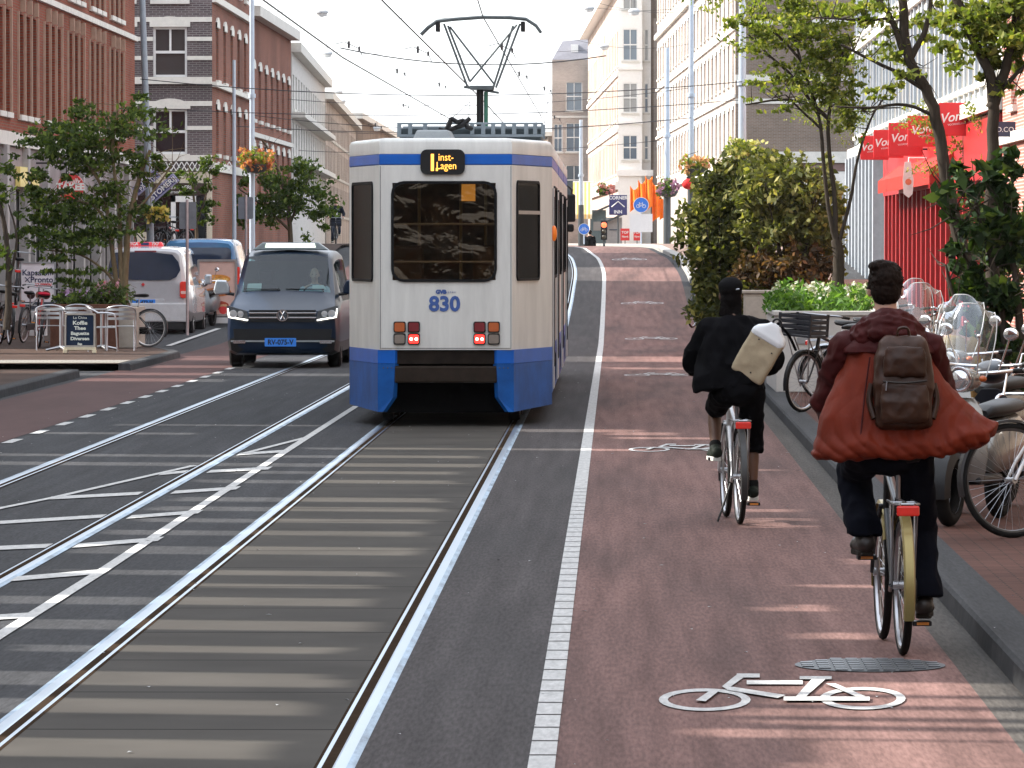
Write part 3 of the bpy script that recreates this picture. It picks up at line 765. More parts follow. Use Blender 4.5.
mb = MB(); mb.add([(X0+.05, WY+.2, 1.8), (X2, WY+.95, 1.8), (EX+6, EY, 1.8), (EX+.3, EY, 1.8), (X0+.05, WY+.2, 18.4), (X2, WY+.95, 18.4), (EX+6, EY, 18.4), (EX+.3, EY, 18.4)], [(0,1,5,4),(1,2,6,5),(2,3,7,6),(3,0,4,7),(4,5,6,7)]); mb.build('roof', B_brown, b)
mb = MB(); mb.box(X0+.003, X1-.003, WY+.2, WY+4, 17, 23.98); mb.box(X1, X1+.55, WY+.8, WY+4, 1.8, 23.98); mb.build('tower', wh, b)
# --- brown house closing the street
QY = 432.0; qz = lambda py: wz(py, QY); qx0 = wx(552, QY); qx1 = wx(594, QY)
b = empty('gabled_brown_house', (0, 0, 0), 0, 'brown brick house with white windows facing the camera at the end of the street', 'building')
wn = [(wx(574, QY)-qx0, 1.3, qz(a), qz(c)) for a, c in ((111, 82), (152, 123), (195, 165))]+[(wx(558, QY)-qx0, .7, qz(a), qz(c)) for a, c in ((152, 124), (195, 165))]
facade(b, (qx0, QY, 0), 0, qx1-qx0, qz(60), wn, B_pale, z0=1.8, gmat=blglass, bmat=stone, bands=((qz(118), qz(116), .05),))
mb = MB(); mb.add([(qx0, QY, qz(60)), (qx1, QY, qz(60)), (qx1, QY+3, qz(37)), (qx0+.8, QY+3, qz(40)), (qx0, QY+8, qz(60)), (qx1, QY+8, qz(60))], [(0,1,2,3),(1,5,2),(5,4,3,2),(4,0,3)])
mb.build('roof', M('slate_roof', (.16,.16,.18), .7), b)
mb = MB(); mb.box(wx(571, QY), wx(578, QY), QY+1.0, QY+2.5, qz(52), qz(44)); mb.build('dormer', winframe, b)
mass(b, qx0, qx1, QY+.3, QY+8, 1.8, qz(60)-.3, B_pale)
# low blocks behind, that close the view to either side beyond the bend
strip_building('far_corner_row', 'faint distant brick row between the tram roof and the brown gabled house', 436, 520, wx(548, 436), wx(500, 520), 10.5, B_brown, 1, ((4, 5.6), (6.8, 8.4)), 5, 1.8)

# --- rows beside and behind the camera, outside the frame: they shade the near street
def plain_row(name, label, x0, x1, y0, y1, h, mat, facex):
    b = empty(name, (0, 0, 0), 0, label, 'building')
    mb = MB(); mb.box(x0, x1, y0, y1, 0, h); mb.build('wall', mat, b, norm=False)
    mb = MB(); n = int((y1-y0)/2.4); s_ = .02 if facex == x1 else -.02
    for k in range(n):
        yc = y0+(k+.5)*(y1-y0)/n
        for z in (1.0, 4.6, 7.6, 10.4):
            if z+1.9 < h: mb.box(min(facex, facex+s_), max(facex, facex+s_), yc-.6, yc+.6, z, z+1.9)
    mb.build('window', dkglass, b, norm=False)
    return b
tan_e = math.tan(SUN_EL)
def yo(y, X, fx): return y+(X-fx)*math.tan(SUN_AZ)         # where a sun ray that lands at (X,y) crosses the plane x=fx
def ho(X, fx): return (X-fx)/math.cos(SUN_AZ)*tan_e
SX = -13.3
plain_row('near_left_terrace', 'brick terrace left of the camera, outside the frame', LX-9, LX-.4, -60, yo(20.2, 1, SX), 13.3, B_red, LX-.4)
# added unseen wall, its slots cut only to shape sun bars on the road
b = empty('added_sun_slot_screen', (0, 0, 0), 0, 'added unseen screen left of the camera, slotted to shape bars of sun', 'building')
ya, yb2 = yo(20.2, 1, SX), yo(93.6, 1, SX)
slots = []
sr = random.Random(12)
def slot(y0, y1, Xa, Xb):
    k = 3; Y_ = [y0]+sorted(sr.uniform(y0, y1) for _ in range(k-1))+[y1]
    for a, c in zip(Y_, Y_[1:]):
        xa, xb = Xa+sr.uniform(-.08, .12), Xb-sr.uniform(-.06, .10)*(1 if Xb < 1.9 else 0)
        if xb-xa > .15: slots.append((yo(a, (Xa+Xb)/2, SX), yo(c, (Xa+Xb)/2, SX), ho(xa, SX), ho(xb, SX)))
for pa, pb, Xa, Xb in ((449, 451, -3, .6), (455.5, 458, -6.0, -1.0), (463.5, 467, -6, -.95), (472, 475, -3.5, -1.08), (481, 484.5, -3.5, -1.08), (498.5, 503, -3.5, -1.08), (508, 512.5, -3.5, -1.08),
                   (520, 524, -3.5, -1.08), (532, 537, -3.5, -1.08), (548, 556, -3.5, -1.08), (599, 607, -3.5, -1.08), (622, 632, -3.5, -1.08),
                   (674, 688, -3.5, -1.08), (701, 716, -3.5, -1.08), (741, 760, -3.5, -1.08),
                   (572, 577, -3.4, -1.1), (586, 590, -2.6, -1.1), (648, 655, -3, -1.1), (606, 613, .9, 1.45), (634, 641, 1.0, 1.55), (684, 697, .75, 2.05), (700, 708, .75, 2.05), (712, 720, .6, 2.2), (724, 729, .65, 2.2), (733, 742, .4, 2.2), (744, 790, .75, 2.3),
                   (510, 513, .85, 1.6), (519, 529, 1.0, 1.6), (586, 589, 1.1, 1.9), (560, 566, 1.5, 2.2), (413, 416, -.75, -.1), (419, 421, -.75, .4), (430, 433, -1.0, .5), (405, 407, -.6, .2),
                   (433, 436, .0, .9), (438, 440, .0, 1.6), (403, 404.5, .3, 1.9), (394, 395.5, .2, 1.7), (470, 471.5, .9, 1.8), (368, 370, -.1, 2.2), (373.5, 376, -9, -3.5), (379, 382, -9, -5.5), (366, 368.5, -9.5, -4.0),
                   (361.5, 371.5, -12.8, -7.45), (425, 426.5, -5.5, -3), (433, 435, -6.2, -4.2)):
    slot(gy(pb), gy(pa), Xa, Xb)
mb = MB(); put = lambda u, d, v: Vector((SX-d, u, v))
# build as strips: y is cut at every slot edge
cuts = sorted(set([ya, yb2]+[s[0] for s in slots]+[s[1] for s in slots]))
for a, c in zip(cuts, cuts[1:]):
    if c-a < 1e-4: continue
    m_ = (a+c)/2; hs = sorted([(s[2], s[3]) for s in slots if s[0] < m_ < s[1]]); z = 0.0
    for h0, h1 in hs+[(13.3, 13.3)]:
        if h0 > z+.01: mb.box(SX-.2, SX, a, c, z, h0)
        z = max(z, h1)
mb.build('added_slot_wall', cream, b, norm=False)
# alley between y 93.6 and 99.6, then terrace again up to the visible one
y1_ = yo(98.6, 0, SX)
plain_row('left_terrace_by_the_alley', 'brick house left of the frame next to the alley', LX-9, LX-.02, y1_, 111.9, 13.3, B_red, LX-.02)
plain_row('near_right_terrace', 'sunlit brick row right of the camera, outside the frame', RX+.6, RX+9, -60, 90.8, 12.0, B_brown, RX+.6)
b = plain_row('street_end_row', 'dark brick row behind the camera, outside the frame', -25, 25, -75, -66, 14, B_brown, 0)
mb = MB()
for k in range(17):
    x = -24+k*3
    for z in (1, 4.6, 7.6, 10.4): mb.box(x, x+1.5, -66, -65.97, z, z+2)
mb.build('window', dkglass, b, norm=False)
# ================================================================ haze (even air from camera to the street's end)
def add_haze():
    m = bpy.data.materials.new('haze_air'); m.use_nodes = True; n = m.node_tree.nodes; n.remove(n['Principled BSDF'])
    v = n.new('ShaderNodeVolumePrincipled'); v.inputs['Density'].default_value = HAZE; v.inputs['Color'].default_value = (.97, .98, 1, 1)
    v.inputs['Anisotropy'].default_value = .3
    m.node_tree.links.new(v.outputs[0], n['Material Output'].inputs[1])
    mb = MB(); mb.box(-620, 620, -200, 2700, -1.2, 32); o = mb.build('haze', m, norm=False); o['kind'] = 'stuff'
HAZE = 0.00007
add_haze()

# ================================================================ trees and plants
rng = np.random.default_rng(5)
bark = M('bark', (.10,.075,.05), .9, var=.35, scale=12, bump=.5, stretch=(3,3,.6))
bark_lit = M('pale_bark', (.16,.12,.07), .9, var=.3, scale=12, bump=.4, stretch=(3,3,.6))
def leaf_cloud(name, clumps, mat, parent, size=.07, seed=1, flat=.5, shell=.35):
    """clumps: (centre, (rx,ry,rz), count); every leaf is its own small folded face spread through the clump volume"""
    r = np.random.default_rng(seed); allv = []
    for c, rad, cnt in clumps:
        cnt = int(cnt)
        d = r.normal(size=(cnt, 3)); d /= np.linalg.norm(d, axis=1)[:, None]
        q = r.random(cnt)**shell
        # lumpy outline
        lump = 1+.28*np.sin(d[:, 0]*5+c[0]*3)*np.cos(d[:, 2]*4+c[2]*2)+.15*r.normal(size=cnt)
        p = np.array(c)+d*q[:, None]*lump[:, None]*np.array(rad)
        u = r.normal(size=(cnt, 3)); u /= np.linalg.norm(u, axis=1)[:, None]
        v = r.normal(size=(cnt, 3)); v -= (v*u).sum(1)[:, None]*u; v /= np.linalg.norm(v, axis=1)[:, None]
        s = size*(.6+.8*r.random(cnt))[:, None]
        allv.append(np.stack([p-u*s, p+v*s*flat, p+u*s, p-v*s*flat], 1))
    V = np.concatenate(allv).reshape(-1, 3); nf = len(V)//4
    me = bpy.data.meshes.new(name); me.vertices.add(len(V)); me.vertices.foreach_set('co', V.ravel().astype(np.float32))
    me.loops.add(nf*4); me.loops.foreach_set('vertex_index', np.arange(nf*4, dtype=np.int32))
    me.polygons.add(nf); me.polygons.foreach_set('loop_start', np.arange(0, nf*4, 4, dtype=np.int32)); me.polygons.foreach_set('loop_total', np.full(nf, 4, dtype=np.int32))
    me.materials.append(mat); me.update(calc_edges=True)
    o = bpy.data.objects.new(name, me); link(o, parent); return o
def curve(pts, n=4, jit=.0, rnd=None):
    P = [Vector(p) for p in pts]; out = []
    for i in range(len(P)-1):
        p0 = P[max(i-1, 0)]; p1 = P[i]; p2 = P[i+1]; p3 = P[min(i+2, len(P)-1)]
        for k in range(n):
            t = k/n
            q = .5*((2*p1)+(p2-p0)*t+(2*p0-5*p1+4*p2-p3)*t*t+(3*p1-p0-3*p2+p3)*t**3)
            if rnd and jit: q += Vector((rnd.uniform(-jit, jit), rnd.uniform(-jit, jit), rnd.uniform(-jit, jit)))
            out.append(q)
    out.append(P[-1]); return out
def limb(mb, pts, r0, r1, rnd=None, n=8):
    q = curve(pts, 4, r0*.15, rnd); k = len(q)
    mb.tube(q, [r0+(r1-r0)*i/(k-1) for i in range(k)], n)
def twigs(mb, pts, rnd, cnt, L, r=.008, up=.3):
    ends = []
    for i in range(cnt):
        a = rnd.choice(pts); d = Vector((rnd.gauss(0, 1), rnd.gauss(0, 1), rnd.gauss(up, .8))).normalized()
        e = a+d*L*rnd.uniform(.5, 1.2); m = (a+e)/2+Vector((0, 0, rnd.uniform(-.1, .1)))
        mb.tube([a, m, e], [r, r*.7, r*.3], 5); ends.append(e); ends.append(m)
    return ends
leaf_dark = leafmat('dark_green_leaf', (.028,.048,.012), (.075,.115,.022), (.15,.20,.04), .35)
leaf_mid = leafmat('mid_green_leaf', (.035,.065,.012), (.09,.14,.025), (.16,.20,.04), .35)
leaf_lite = leafmat('yellow_green_leaf', (.08,.11,.02), (.19,.22,.045), (.34,.32,.08), .5)
leaf_hedge = leafmat('olive_leaf', (.035,.045,.012), (.12,.13,.035), (.30,.27,.09), .35)
leaf_rust = leafmat('rusty_leaf', (.04,.03,.014), (.09,.05,.022), (.20,.11,.05), .3)
bark_dark = M('dark_bark', (.045,.036,.028), .9, var=.35, scale=12, bump=.5, stretch=(3,3,.6))

def tree(name, label, stems, crowns, mat, barkm=None, seed=1, size=.07, tw=30, twl=.6, cat='tree', group=None, extra=None, dens=1.0):
    """stems: list of (world points, r0, r1). crowns: (px, py, y, rpx, rpy, count)"""
    rnd = random.Random(seed); base = stems[0][0][0]
    e = empty(name, base, 0, label, cat, group)
    mb = MB(); mb.T = Matrix.Translation(-Vector(base)); allp = []
    for pts, r0, r1 in stems:
        limb(mb, pts, r0, r1, rnd); q = curve(pts, 4); allp += q[len(q)//2:]
    ends = twigs(mb, allp, rnd, tw, twl)
    mb.build('trunk', barkm or bark, e, smooth=60)
    cl = []
    for px, py, y, rx, ry, cnt in crowns:
        c = wp(px, py, y)-Vector(base); s_ = y/F
        # a crown patch is itself made of several uneven tufts
        cnt = cnt*2.0; k = max(6, int(cnt/45))
        for i in range(k):
            d = Vector((rnd.gauss(0, .55), rnd.gauss(0, .55), rnd.gauss(0, .5)))
            q = c+Vector((d.x*rx*s_, d.y*rx*s_*.9, d.z*ry*s_)); f_ = rnd.uniform(.2, .6)
            cl.append((tuple(q), (rx*s_*f_*rnd.uniform(.8, 1.6), rx*s_*f_, ry*s_*f_*rnd.uniform(.35, .8)), cnt*dens/k*rnd.uniform(.4, 1.6)))
    for p in ends:
        q = p; cl.append((tuple(q), (.28, .28, .14), 16))
    leaf_cloud('crown', cl, mat, e, size*(.78 if 'large' not in name else 1), seed, shell=.6)
    return e
V3 = Vector
def S(y, *pp): return [wp(a, b, y) for a, b in pp]
# left tree in the planter (multi stem)
YT = 101
tree('street_tree', 'dark green multi-stemmed tree growing from the brown planter by the cafe chairs', [
    (S(YT, (124, 300), (126, 250), (130, 215), (138, 180), (150, 150)), .07, .03), (S(YT, (118, 300), (112, 255), (108, 215), (98, 180), (75, 150)), .05, .02),
    (S(YT, (121, 300), (120, 250), (118, 200), (112, 150), (118, 105)), .05, .02), (S(YT, (108, 225), (92, 205), (60, 200), (35, 210)), .03, .012), (S(YT, (130, 215), (150, 195), (172, 165)), .03, .012),
    (S(YT, (120, 300), (108, 275), (80, 255), (45, 250)), .03, .012)],
    [(92, 140, YT, 42, 30, 1150), (52, 150, YT, 32, 28, 800), (95, 225, YT, 40, 26, 700), (75, 275, YT, 30, 14, 260), (40, 225, YT, 18, 24, 300), (38, 190, YT, 18, 20, 200), (130, 128, YT, 30, 24, 380), (150, 165, YT, 20, 20, 240), (70, 205, YT, 36, 26, 560), (110, 190, YT, 36, 28, 420), (60, 245, YT, 34, 18, 520), (95, 110, YT, 26, 14, 180), (25, 165, YT, 16, 14, 90)],
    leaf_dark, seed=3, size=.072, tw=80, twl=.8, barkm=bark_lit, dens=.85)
tree('street_tree', 'slim tree with thin dark foliage cut off by the left edge above the parked bicycles', [(S(98, (6, 330), (8, 280), (4, 230), (-6, 180)), .07, .03), (S(98, (8, 280), (16, 240), (8, 205)), .03, .012)],
    [(-2, 205, 98, 16, 24, 110), (2, 258, 98, 14, 18, 110), (-10, 160, 98, 20, 30, 120)], leaf_dark, seed=4, size=.08, tw=14, twl=.4, barkm=bark_dark)
# left distant tree row
tree('street_tree', 'light green spreading tree behind the dark taxi van', [(S(176, (290, 262), (290, 225), (286, 200), (276, 165), (262, 140)), .09, .03), (S(176, (289, 225), (302, 195), (314, 165)), .05, .02), (S(176, (289, 230), (262, 205), (240, 190)), .05, .02)],
    [(285, 200, 176, 26, 26, 800), (308, 195, 176, 20, 26, 620), (262, 190, 176, 18, 22, 420), (240, 210, 176, 16, 22, 320), (300, 170, 176, 18, 14, 260), (322, 215, 176, 10, 20, 200)], leaf_mid, seed=8, size=.10, tw=30, twl=.7)
tree('street_tree', 'small dark tree in front of the banded corner house behind the blue flag signs', [(S(158, (197, 262), (196, 230), (194, 200), (188, 165)), .06, .02), (S(158, (196, 225), (206, 195), (210, 170)), .03, .012)],
    [(192, 190, 158, 14, 22, 260), (208, 175, 158, 12, 18, 180), (203, 215, 158, 12, 16, 160), (178, 175, 158, 10, 12, 90)], leaf_dark, seed=9, size=.09, tw=14, twl=.5)
tree('street_tree', 'dark bushy small tree low behind the flag signs left of the banded house door', [(S(150, (150, 262), (150, 230), (146, 200)), .06, .02)],
    [(142, 160, 150, 16, 16, 240), (168, 190, 150, 10, 14, 90), (148, 205, 150, 12, 14, 120)], leaf_dark, seed=10, size=.09, tw=14, twl=.5)

# right hedge of shrubs
def shrub(name, label, blobs, mat, seed, size=.075, z0=None, mat2=None, rust=None, y=110, cat='shrub'):
    px, py, yy = blobs[0][0], blobs[0][1], blobs[0][2]
    base = Vector((wx(px, yy), yy, G(yy)+.12)); e = empty(name, base, 0, label, cat, 'dense shrubs in the right-hand hedge' if 'hedge' in label else None)
    mb = MB(); rnd = random.Random(seed)
    for i in range(9):
        t = wp(px+rnd.uniform(-30, 30), py-20+rnd.uniform(-30, 10), yy+rnd.uniform(-.6, .6))-base
        mb.tube([(rnd.uniform(-.15, .15), rnd.uniform(-.15, .15), 0), (t.x*.4, t.y*.5, t.z*.5), t], [.03, .02, .006], 6)
    mb.build('stem', bark_dark, e, smooth=60)
    def cl(bl):
        out = []
        for a, b_, yy_, rx, ry, cnt in bl:
            c = wp(a, b_, yy_)-base; s_ = yy_/F; k = max(4, int(cnt/80))
            for i in range(k):
                q = c+Vector((rnd.uniform(-1, 1)*rx*s_*.75, rnd.uniform(-1, 1)*rx*s_*.8, rnd.uniform(-1, 1)*ry*s_*.75)); f_ = rnd.uniform(.3, .55)
                out.append((tuple(q), (rx*s_*f_, rx*s_*f_, ry*s_*f_*.9), cnt/k*rnd.uniform(.5, 1.5)))
            for i in range(k//2):      # sprigs that break the outline
                t = rnd.uniform(0, 2*PI); q = c+Vector((math.cos(t)*rx*s_*rnd.uniform(.9, 1.35), rnd.uniform(-.6, .6)*rx*s_, math.sin(t)*ry*s_*rnd.uniform(.9, 1.3)))
                out.append((tuple(q), (.13, .13, .22), 26))
        return out
    leaf_cloud('foliage', cl(blobs), mat, e, size, seed)
    if rust: leaf_cloud('rusty_foliage', cl(rust), leaf_rust, e, size, seed+1)
    return e
shrub('hedge_shrub', 'dense olive-green hedge shrub, the nearer left half of the hedge', [(720, 250, 104, 32, 44, 3800), (720, 292, 104, 28, 34, 2600), (724, 205, 104, 32, 34, 2200), (752, 240, 104, 30, 54, 3000), (705, 225, 104, 20, 30, 800), (748, 182, 104, 30, 26, 1300), (712, 180, 104, 16, 14, 240), (760, 165, 104, 20, 14, 300)], leaf_hedge, 21)
shrub('hedge_shrub', 'lighter hedge shrub with rusty lower leaves, the right half of the hedge', [(792, 212, 102.6, 44, 34, 3800), (775, 190, 102.6, 34, 26, 1600), (818, 235, 102.6, 26, 40, 1800), (770, 285, 102.6, 30, 22, 1300), (800, 180, 102.6, 30, 20, 700), (778, 162, 102.6, 20, 14, 260)], leafmat('sunny_hedge_leaf', (.05,.06,.016), (.15,.16,.045), (.32,.30,.11), .35), 22,
      rust=[(785, 272, 102.2, 36, 22, 1700), (760, 275, 102.2, 20, 20, 600), (820, 268, 102.2, 14, 20, 450)])
# thin tree standing in the white planter
YR = 74
tree('street_tree', 'multi-stemmed tree with airy yellow-green leaves growing from the white planter', [
    (S(YR, (838, 292), (838, 262), (836, 240)), .085, .07), (S(YR, (836, 245), (828, 210), (822, 150), (818, 115), (800, 60), (790, 20)), .032, .014), (S(YR, (836, 245), (834, 200), (829, 150), (828, 118), (835, 80), (843, 50)), .036, .014),
    (S(YR, (838, 245), (850, 200), (857, 160), (870, 120), (885, 95)), .028, .010), (S(YR, (829, 120), (810, 105), (780, 100), (745, 105)), .03, .01), (S(YR, (835, 100), (860, 108), (900, 108)), .02, .008), (S(YR, (818, 115), (795, 80), (768, 55), (748, 35)), .025, .01), (S(YR, (822, 130), (800, 110), (785, 95)), .02, .008), (S(YR, (800, 60), (770, 30), (740, 25)), .02, .008)],
    [(760, 20, YR, 40, 30, 700), (815, 30, YR, 44, 30, 800), (838, 90, YR, 20, 44, 500), (770, 85, YR, 34, 20, 220), (770, 25, YR, 34, 22, 330), (805, 20, YR, 34, 24, 380), (840, 60, YR, 22, 34, 330), (830, 95, YR, 26, 24, 220), (845, 115, YR, 12, 22, 110), (780, 75, YR, 24, 14, 60), (815, 60, YR, 20, 22, 200), (845, 15, YR, 30, 16, 260), (770, 108, YR, 20, 10, 40)], leaf_lite, barkm=bark_dark, seed=31, size=.050, tw=50, twl=.45)
# leaning tree nearer the camera
YN = 58
tree('street_tree', 'leaning dark-trunked tree in front of the red boards, right side', [
    (S(YN, (996, 420), (985, 330), (972, 285), (958, 235), (946, 180), (938, 130), (926, 90), (908, 60), (903, 20), (900, -20)), .082, .045), (S(YN, (903, 55), (895, 30), (885, 10), (868, -10)), .04, .02), (S(YN, (908, 60), (925, 30), (930, -5)), .04, .02),
    (S(YN, (926, 92), (900, 75), (870, 60), (840, 45)), .025, .012), (S(YN, (936, 118), (905, 105), (870, 108), (835, 107)), .022, .008), (S(YN, (905, 15), (880, 20), (850, 20), (815, 18)), .018, .008), (S(YN, (915, 75), (890, 70), (850, 50)), .02, .008)],
    [(880, 20, YN, 50, 26, 200), (868, 50, YN, 28, 26, 60), (905, 75, YN, 22, 16, 60), (880, 90, YN, 20, 12, 40), (960, 20, YN, 24, 14, 70), (860, 5, YN, 30, 14, 90)], leaf_lite, barkm=bark_dark, seed=33, size=.055, tw=30, twl=.35)
tree('street_tree', 'dark-trunked tree with bright leaves at the upper right edge', [
    (S(YN-3, (1003, 430), (996, 330), (990, 230), (992, 150), (990, 80), (972, 40), (955, 0), (940, -30)), .080, .035), (S(YN-3, (990, 110), (1005, 70), (1012, 30), (1025, -20)), .06, .03), (S(YN-3, (992, 100), (1010, 80), (1030, 60)), .03, .015)],
    [(1005, 30, YN-3, 34, 40, 700), (965, 15, YN-3, 24, 16, 240), (1000, 20, YN-3, 26, 26, 420), (985, 55, YN-3, 18, 24, 180), (1018, 60, YN-3, 14, 24, 160), (1000, 88, YN-3, 14, 10, 50), (975, 5, YN-3, 20, 12, 100)], leaf_lite, barkm=bark_dark, seed=34, size=.06, tw=26, twl=.35)
# big-leaved dark shrub at the right edge
leaf_big = leafmat('glossy_dark_leaf', (.012,.028,.010), (.035,.065,.016), (.09,.13,.03), .2)
tree('large_leaved_shrub', 'tall shrub with big glossy dark leaves over the cream scooter, right edge', [
    (S(48, (1012, 470), (1005, 380), (1000, 300), (985, 240), (975, 200)), .05, .015), (S(48, (1010, 440), (1020, 340), (1012, 260), (1000, 190)), .05, .015), (S(48, (1005, 380), (978, 330), (955, 300), (945, 265)), .03, .01), (S(48, (1016, 400), (1030, 320), (1035, 250)), .04, .02), (S(48, (1000, 300), (960, 250), (945, 190)), .02, .008)],
    [(955, 190, 48, 20, 26, 90), (1005, 190, 48, 24, 30, 150), (985, 225, 48, 30, 46, 260), (1010, 240, 48, 22, 50, 300), (970, 290, 48, 22, 36, 210), (1005, 300, 48, 22, 36, 240), (960, 245, 48, 14, 26, 80), (1020, 340, 48, 14, 30, 120), (992, 170, 48, 18, 20, 60), (948, 200, 48, 8, 20, 24), (1015, 385, 48, 16, 20, 70)], leaf_big, barkm=bark_dark, seed=36, size=.082, tw=60, twl=.45, cat='shrub', dens=.55)

# ================================================================ planters
def planter(label, x0, x1, y0, y1, z0, z1, mat, plants, grp=None, lip=.05):
    e = empty('planter', ((x0+x1)/2, (y0+y1)/2, z0), 0, label, 'planter', grp)
    e_l = Vector(e.location); mb = MB(); mb.T = Matrix.Translation(-e_l); t = .08
    mb.box(x0, x1, y0, y0+t, z0, z1); mb.box(x0, x1, y1-t, y1, z0, z1); mb.box(x0, x0+t, y0+t, y1-t, z0, z1); mb.box(x1-t, x1, y0+t, y1-t, z0, z1)
    mb.build('wall', mat, e, bevel=.012)
    mb = MB(); mb.T = Matrix.Translation(-e_l); mb.box(x0+t, x1-t, y0+t, y1-t, z0, z1-.06); mb.build('soil', M('soil', (.03,.022,.015), .95), e)
    if lip:
        mb = MB(); mb.T = Matrix.Translation(-e_l); mb.frame((0, 0, z1), (1, 0, 0), (0, 1, 0), [(x0-.03, y0-.03), (x1+.03, y0-.03), (x1+.03, y1+.03), (x0-.03, y1+.03)], [(x0+t, y0+t), (x1-t, y0+t), (x1-t, y1-t), (x0+t, y1-t)], 0.001, lip)
        mb.build('rim', mat, e, bevel=.008)
    return e
whp = M('white_planter_paint', (.60,.58,.54), .7, var=.10, scale=2.5)
p = planter('white concrete planter box with green plants beside the parked black bicycle', 2.10, 3.45, 70.5, 74.8, .12, 1.10, whp, None, lip=.06)
mb = MB(); mb.box(.42-.825, .56-.825, -2.17, -2.155, .62, .70); mb.build('small_plate', M('plate_grey', (.3,.3,.3), .4), p)
def plants(name, label, x0, x1, y0, y1, z0, h, cnt, mat, size, seed, cat='plants', flowers=None, fl=0):
    e = empty(name, ((x0+x1)/2, (y0+y1)/2, z0), 0, label, cat)
    r = random.Random(seed); cl = []
    for i in range(max(4, cnt//60)):
        cl.append(((r.uniform(-.5, .5)*(x1-x0), r.uniform(-.5, .5)*(y1-y0), h*.45), (.18, .25, h*.55), 60))
    leaf_cloud('foliage', cl, mat, e, size, seed, flat=.35)
    if flowers:
        fmat = leafmat(flowers[0], flowers[1], flowers[2], None, .2)
        cl = [((r.uniform(-.5, .5)*(x1-x0), r.uniform(-.5, .5)*(y1-y0), h*r.uniform(.5, 1.0)), (.03, .03, .08), 8) for i in range(fl)]
        leaf_cloud('flowers', cl, fmat, e, size*.5, seed+3, flat=.9)
    return e
plants('flowering_plants', 'low green plants with whitish flower spikes in the white planter', 2.15, 3.4, 70.7, 74.7, 1.05, .42, 3600, leafmat('fresh_leaf', (.04,.09,.02), (.10,.20,.04), (.2,.32,.08), .35), .06, 41, flowers=('pale_flower', (.4,.42,.35), (.6,.6,.5)), fl=60)
# left brown planter
planter('long brown rusty planter with tree and flowers behind the cafe chairs', wx(52, 100), wx(118, 100), 99.5, 102.5, .12, wz(304, 100), M('rusty_steel', (.10,.045,.03), .8, var=.3), None, lip=0)
planter('pale concrete planter corner with bushy flowers next to the white taxi', wx(119, 101), wx(140, 101), 100, 102, .12, wz(307, 100.5), M('pale_concrete', (.38,.35,.30), .8), None, lip=0)
plants('flowering_plants', 'dark green plants and purple flowers in the brown planter by the tree', wx(54, 100), wx(116, 100), 99.8, 102, wz(306, 100), .26, 900, leaf_dark, .07, 43, flowers=('violet_flower', (.2,.08,.25), (.45,.3,.5)), fl=30)
plants('flowering_plants', 'bushy green plants with small pink flowers in front of the white taxi number plate', wx(98, 101), wx(124, 101), 99.9, 101.8, wz(306, 100), .42, 1500, leafmat('bush_leaf', (.03,.05,.012), (.07,.10,.03), (.12,.16,.05), .3), .06, 44, flowers=('pink_flower', (.4,.12,.2), (.5,.3,.35)), fl=26)
# beige cabinet and post behind the dark-clad cyclist
e = empty('utility_cabinet', (wx(758, 84), 84, .12), 0, 'beige street cabinet between the hedge and the white planter', 'cabinet')
mb = MB(); mb.box(-.22, .22, -.2, .2, 0, 1.14); mb.build('cabinet_body', M('beige_cabinet', (.42,.37,.31), .7, var=.15), e, bevel=.015)
mb = MB(); mb.box(-.25, .25, -.23, .23, 1.142, 1.19); mb.build('lid', M('beige_cabinet', (1,1,1)), e, bevel=.01)
mb = MB(); mb.box(-.2, .2, -.215, -.203, .08, 1.08); mb.build('door', M('beige_door', (.45,.40,.34), .6, var=.15), e, bevel=.004)
o = MB().box(-.06, .06, -.06, .06, 0, 1.25).build('wooden_post', M('brown_wood', (.10,.045,.03), .8), None, bevel=.01, loc=(wx(777, 84), 84, .12)); tag(o, 'short brown wooden post beside the beige street cabinet', 'post')

# ================================================================ poles, lamps, wires, signs
def pole(name, label, pxb, y, r, top, lean=0, collar=None, mat=None, base=None, grp=None, cat='pole', z0=None):
    x = wx(pxb, y); z0 = G(y) if z0 is None else z0
    e = empty(name, (x, y, z0), 0, label, cat, grp); h = top-z0
    mb = MB(); mb.tube([(0, 0, 0), (lean*.3, 0, h*.3), (lean, 0, h)], [r, r*.93, r*.75], 14); mb.build('shaft', mat or greypole, e, smooth=50)
    if base: mb = MB(); mb.tube([(0, 0, 0), (lean*base/h, 0, base)], [r*1.25, r*1.2], 14); mb.build('base_sleeve', darkgrey, e, smooth=50)
    mb = MB(); mb.tube([(lean*.55, 0, h*.55), (lean*.56, 0, h*.55+.12)], r*1.25, 12); mb.build('collar', mat or greypole, e, smooth=50)
    return e
PG = 'overhead-line poles along the street'
pale_pole = M('pale_pole', (.45,.52,.60), .4, .2, var=.06)
pole('catenary_pole', 'thick pale pole rising above the right half of the hedge', 742, 138, .11, 10.5, mat=pale_pole, base=wz(155, 138)-G(138), grp=PG)
pole('catenary_pole', 'pale pole above the left end of the hedge', 691, 180, .10, 11, mat=pale_pole, base=wz(170, 180)-G(180), grp=PG)
pole('catenary_pole', 'pole carrying a flower basket just right of the orange awning', 667, 215, .12, wz(48, 215), mat=pale_pole, base=wz(190, 215)-G(215), grp=PG)
pole('catenary_pole', 'thin pole with dark foot beside the striped awning, just right of the tram', 581, 260, .11, wz(120, 260), mat=pale_pole, base=wz(205, 260)-G(260), grp=PG)
pole('catenary_pole', 'leaning grey pole in front of the banded corner house', 152, 140, .10, 9.2, lean=-.28, mat=M('blue_grey_pole', (.26,.30,.34), .5, .2), grp=PG)
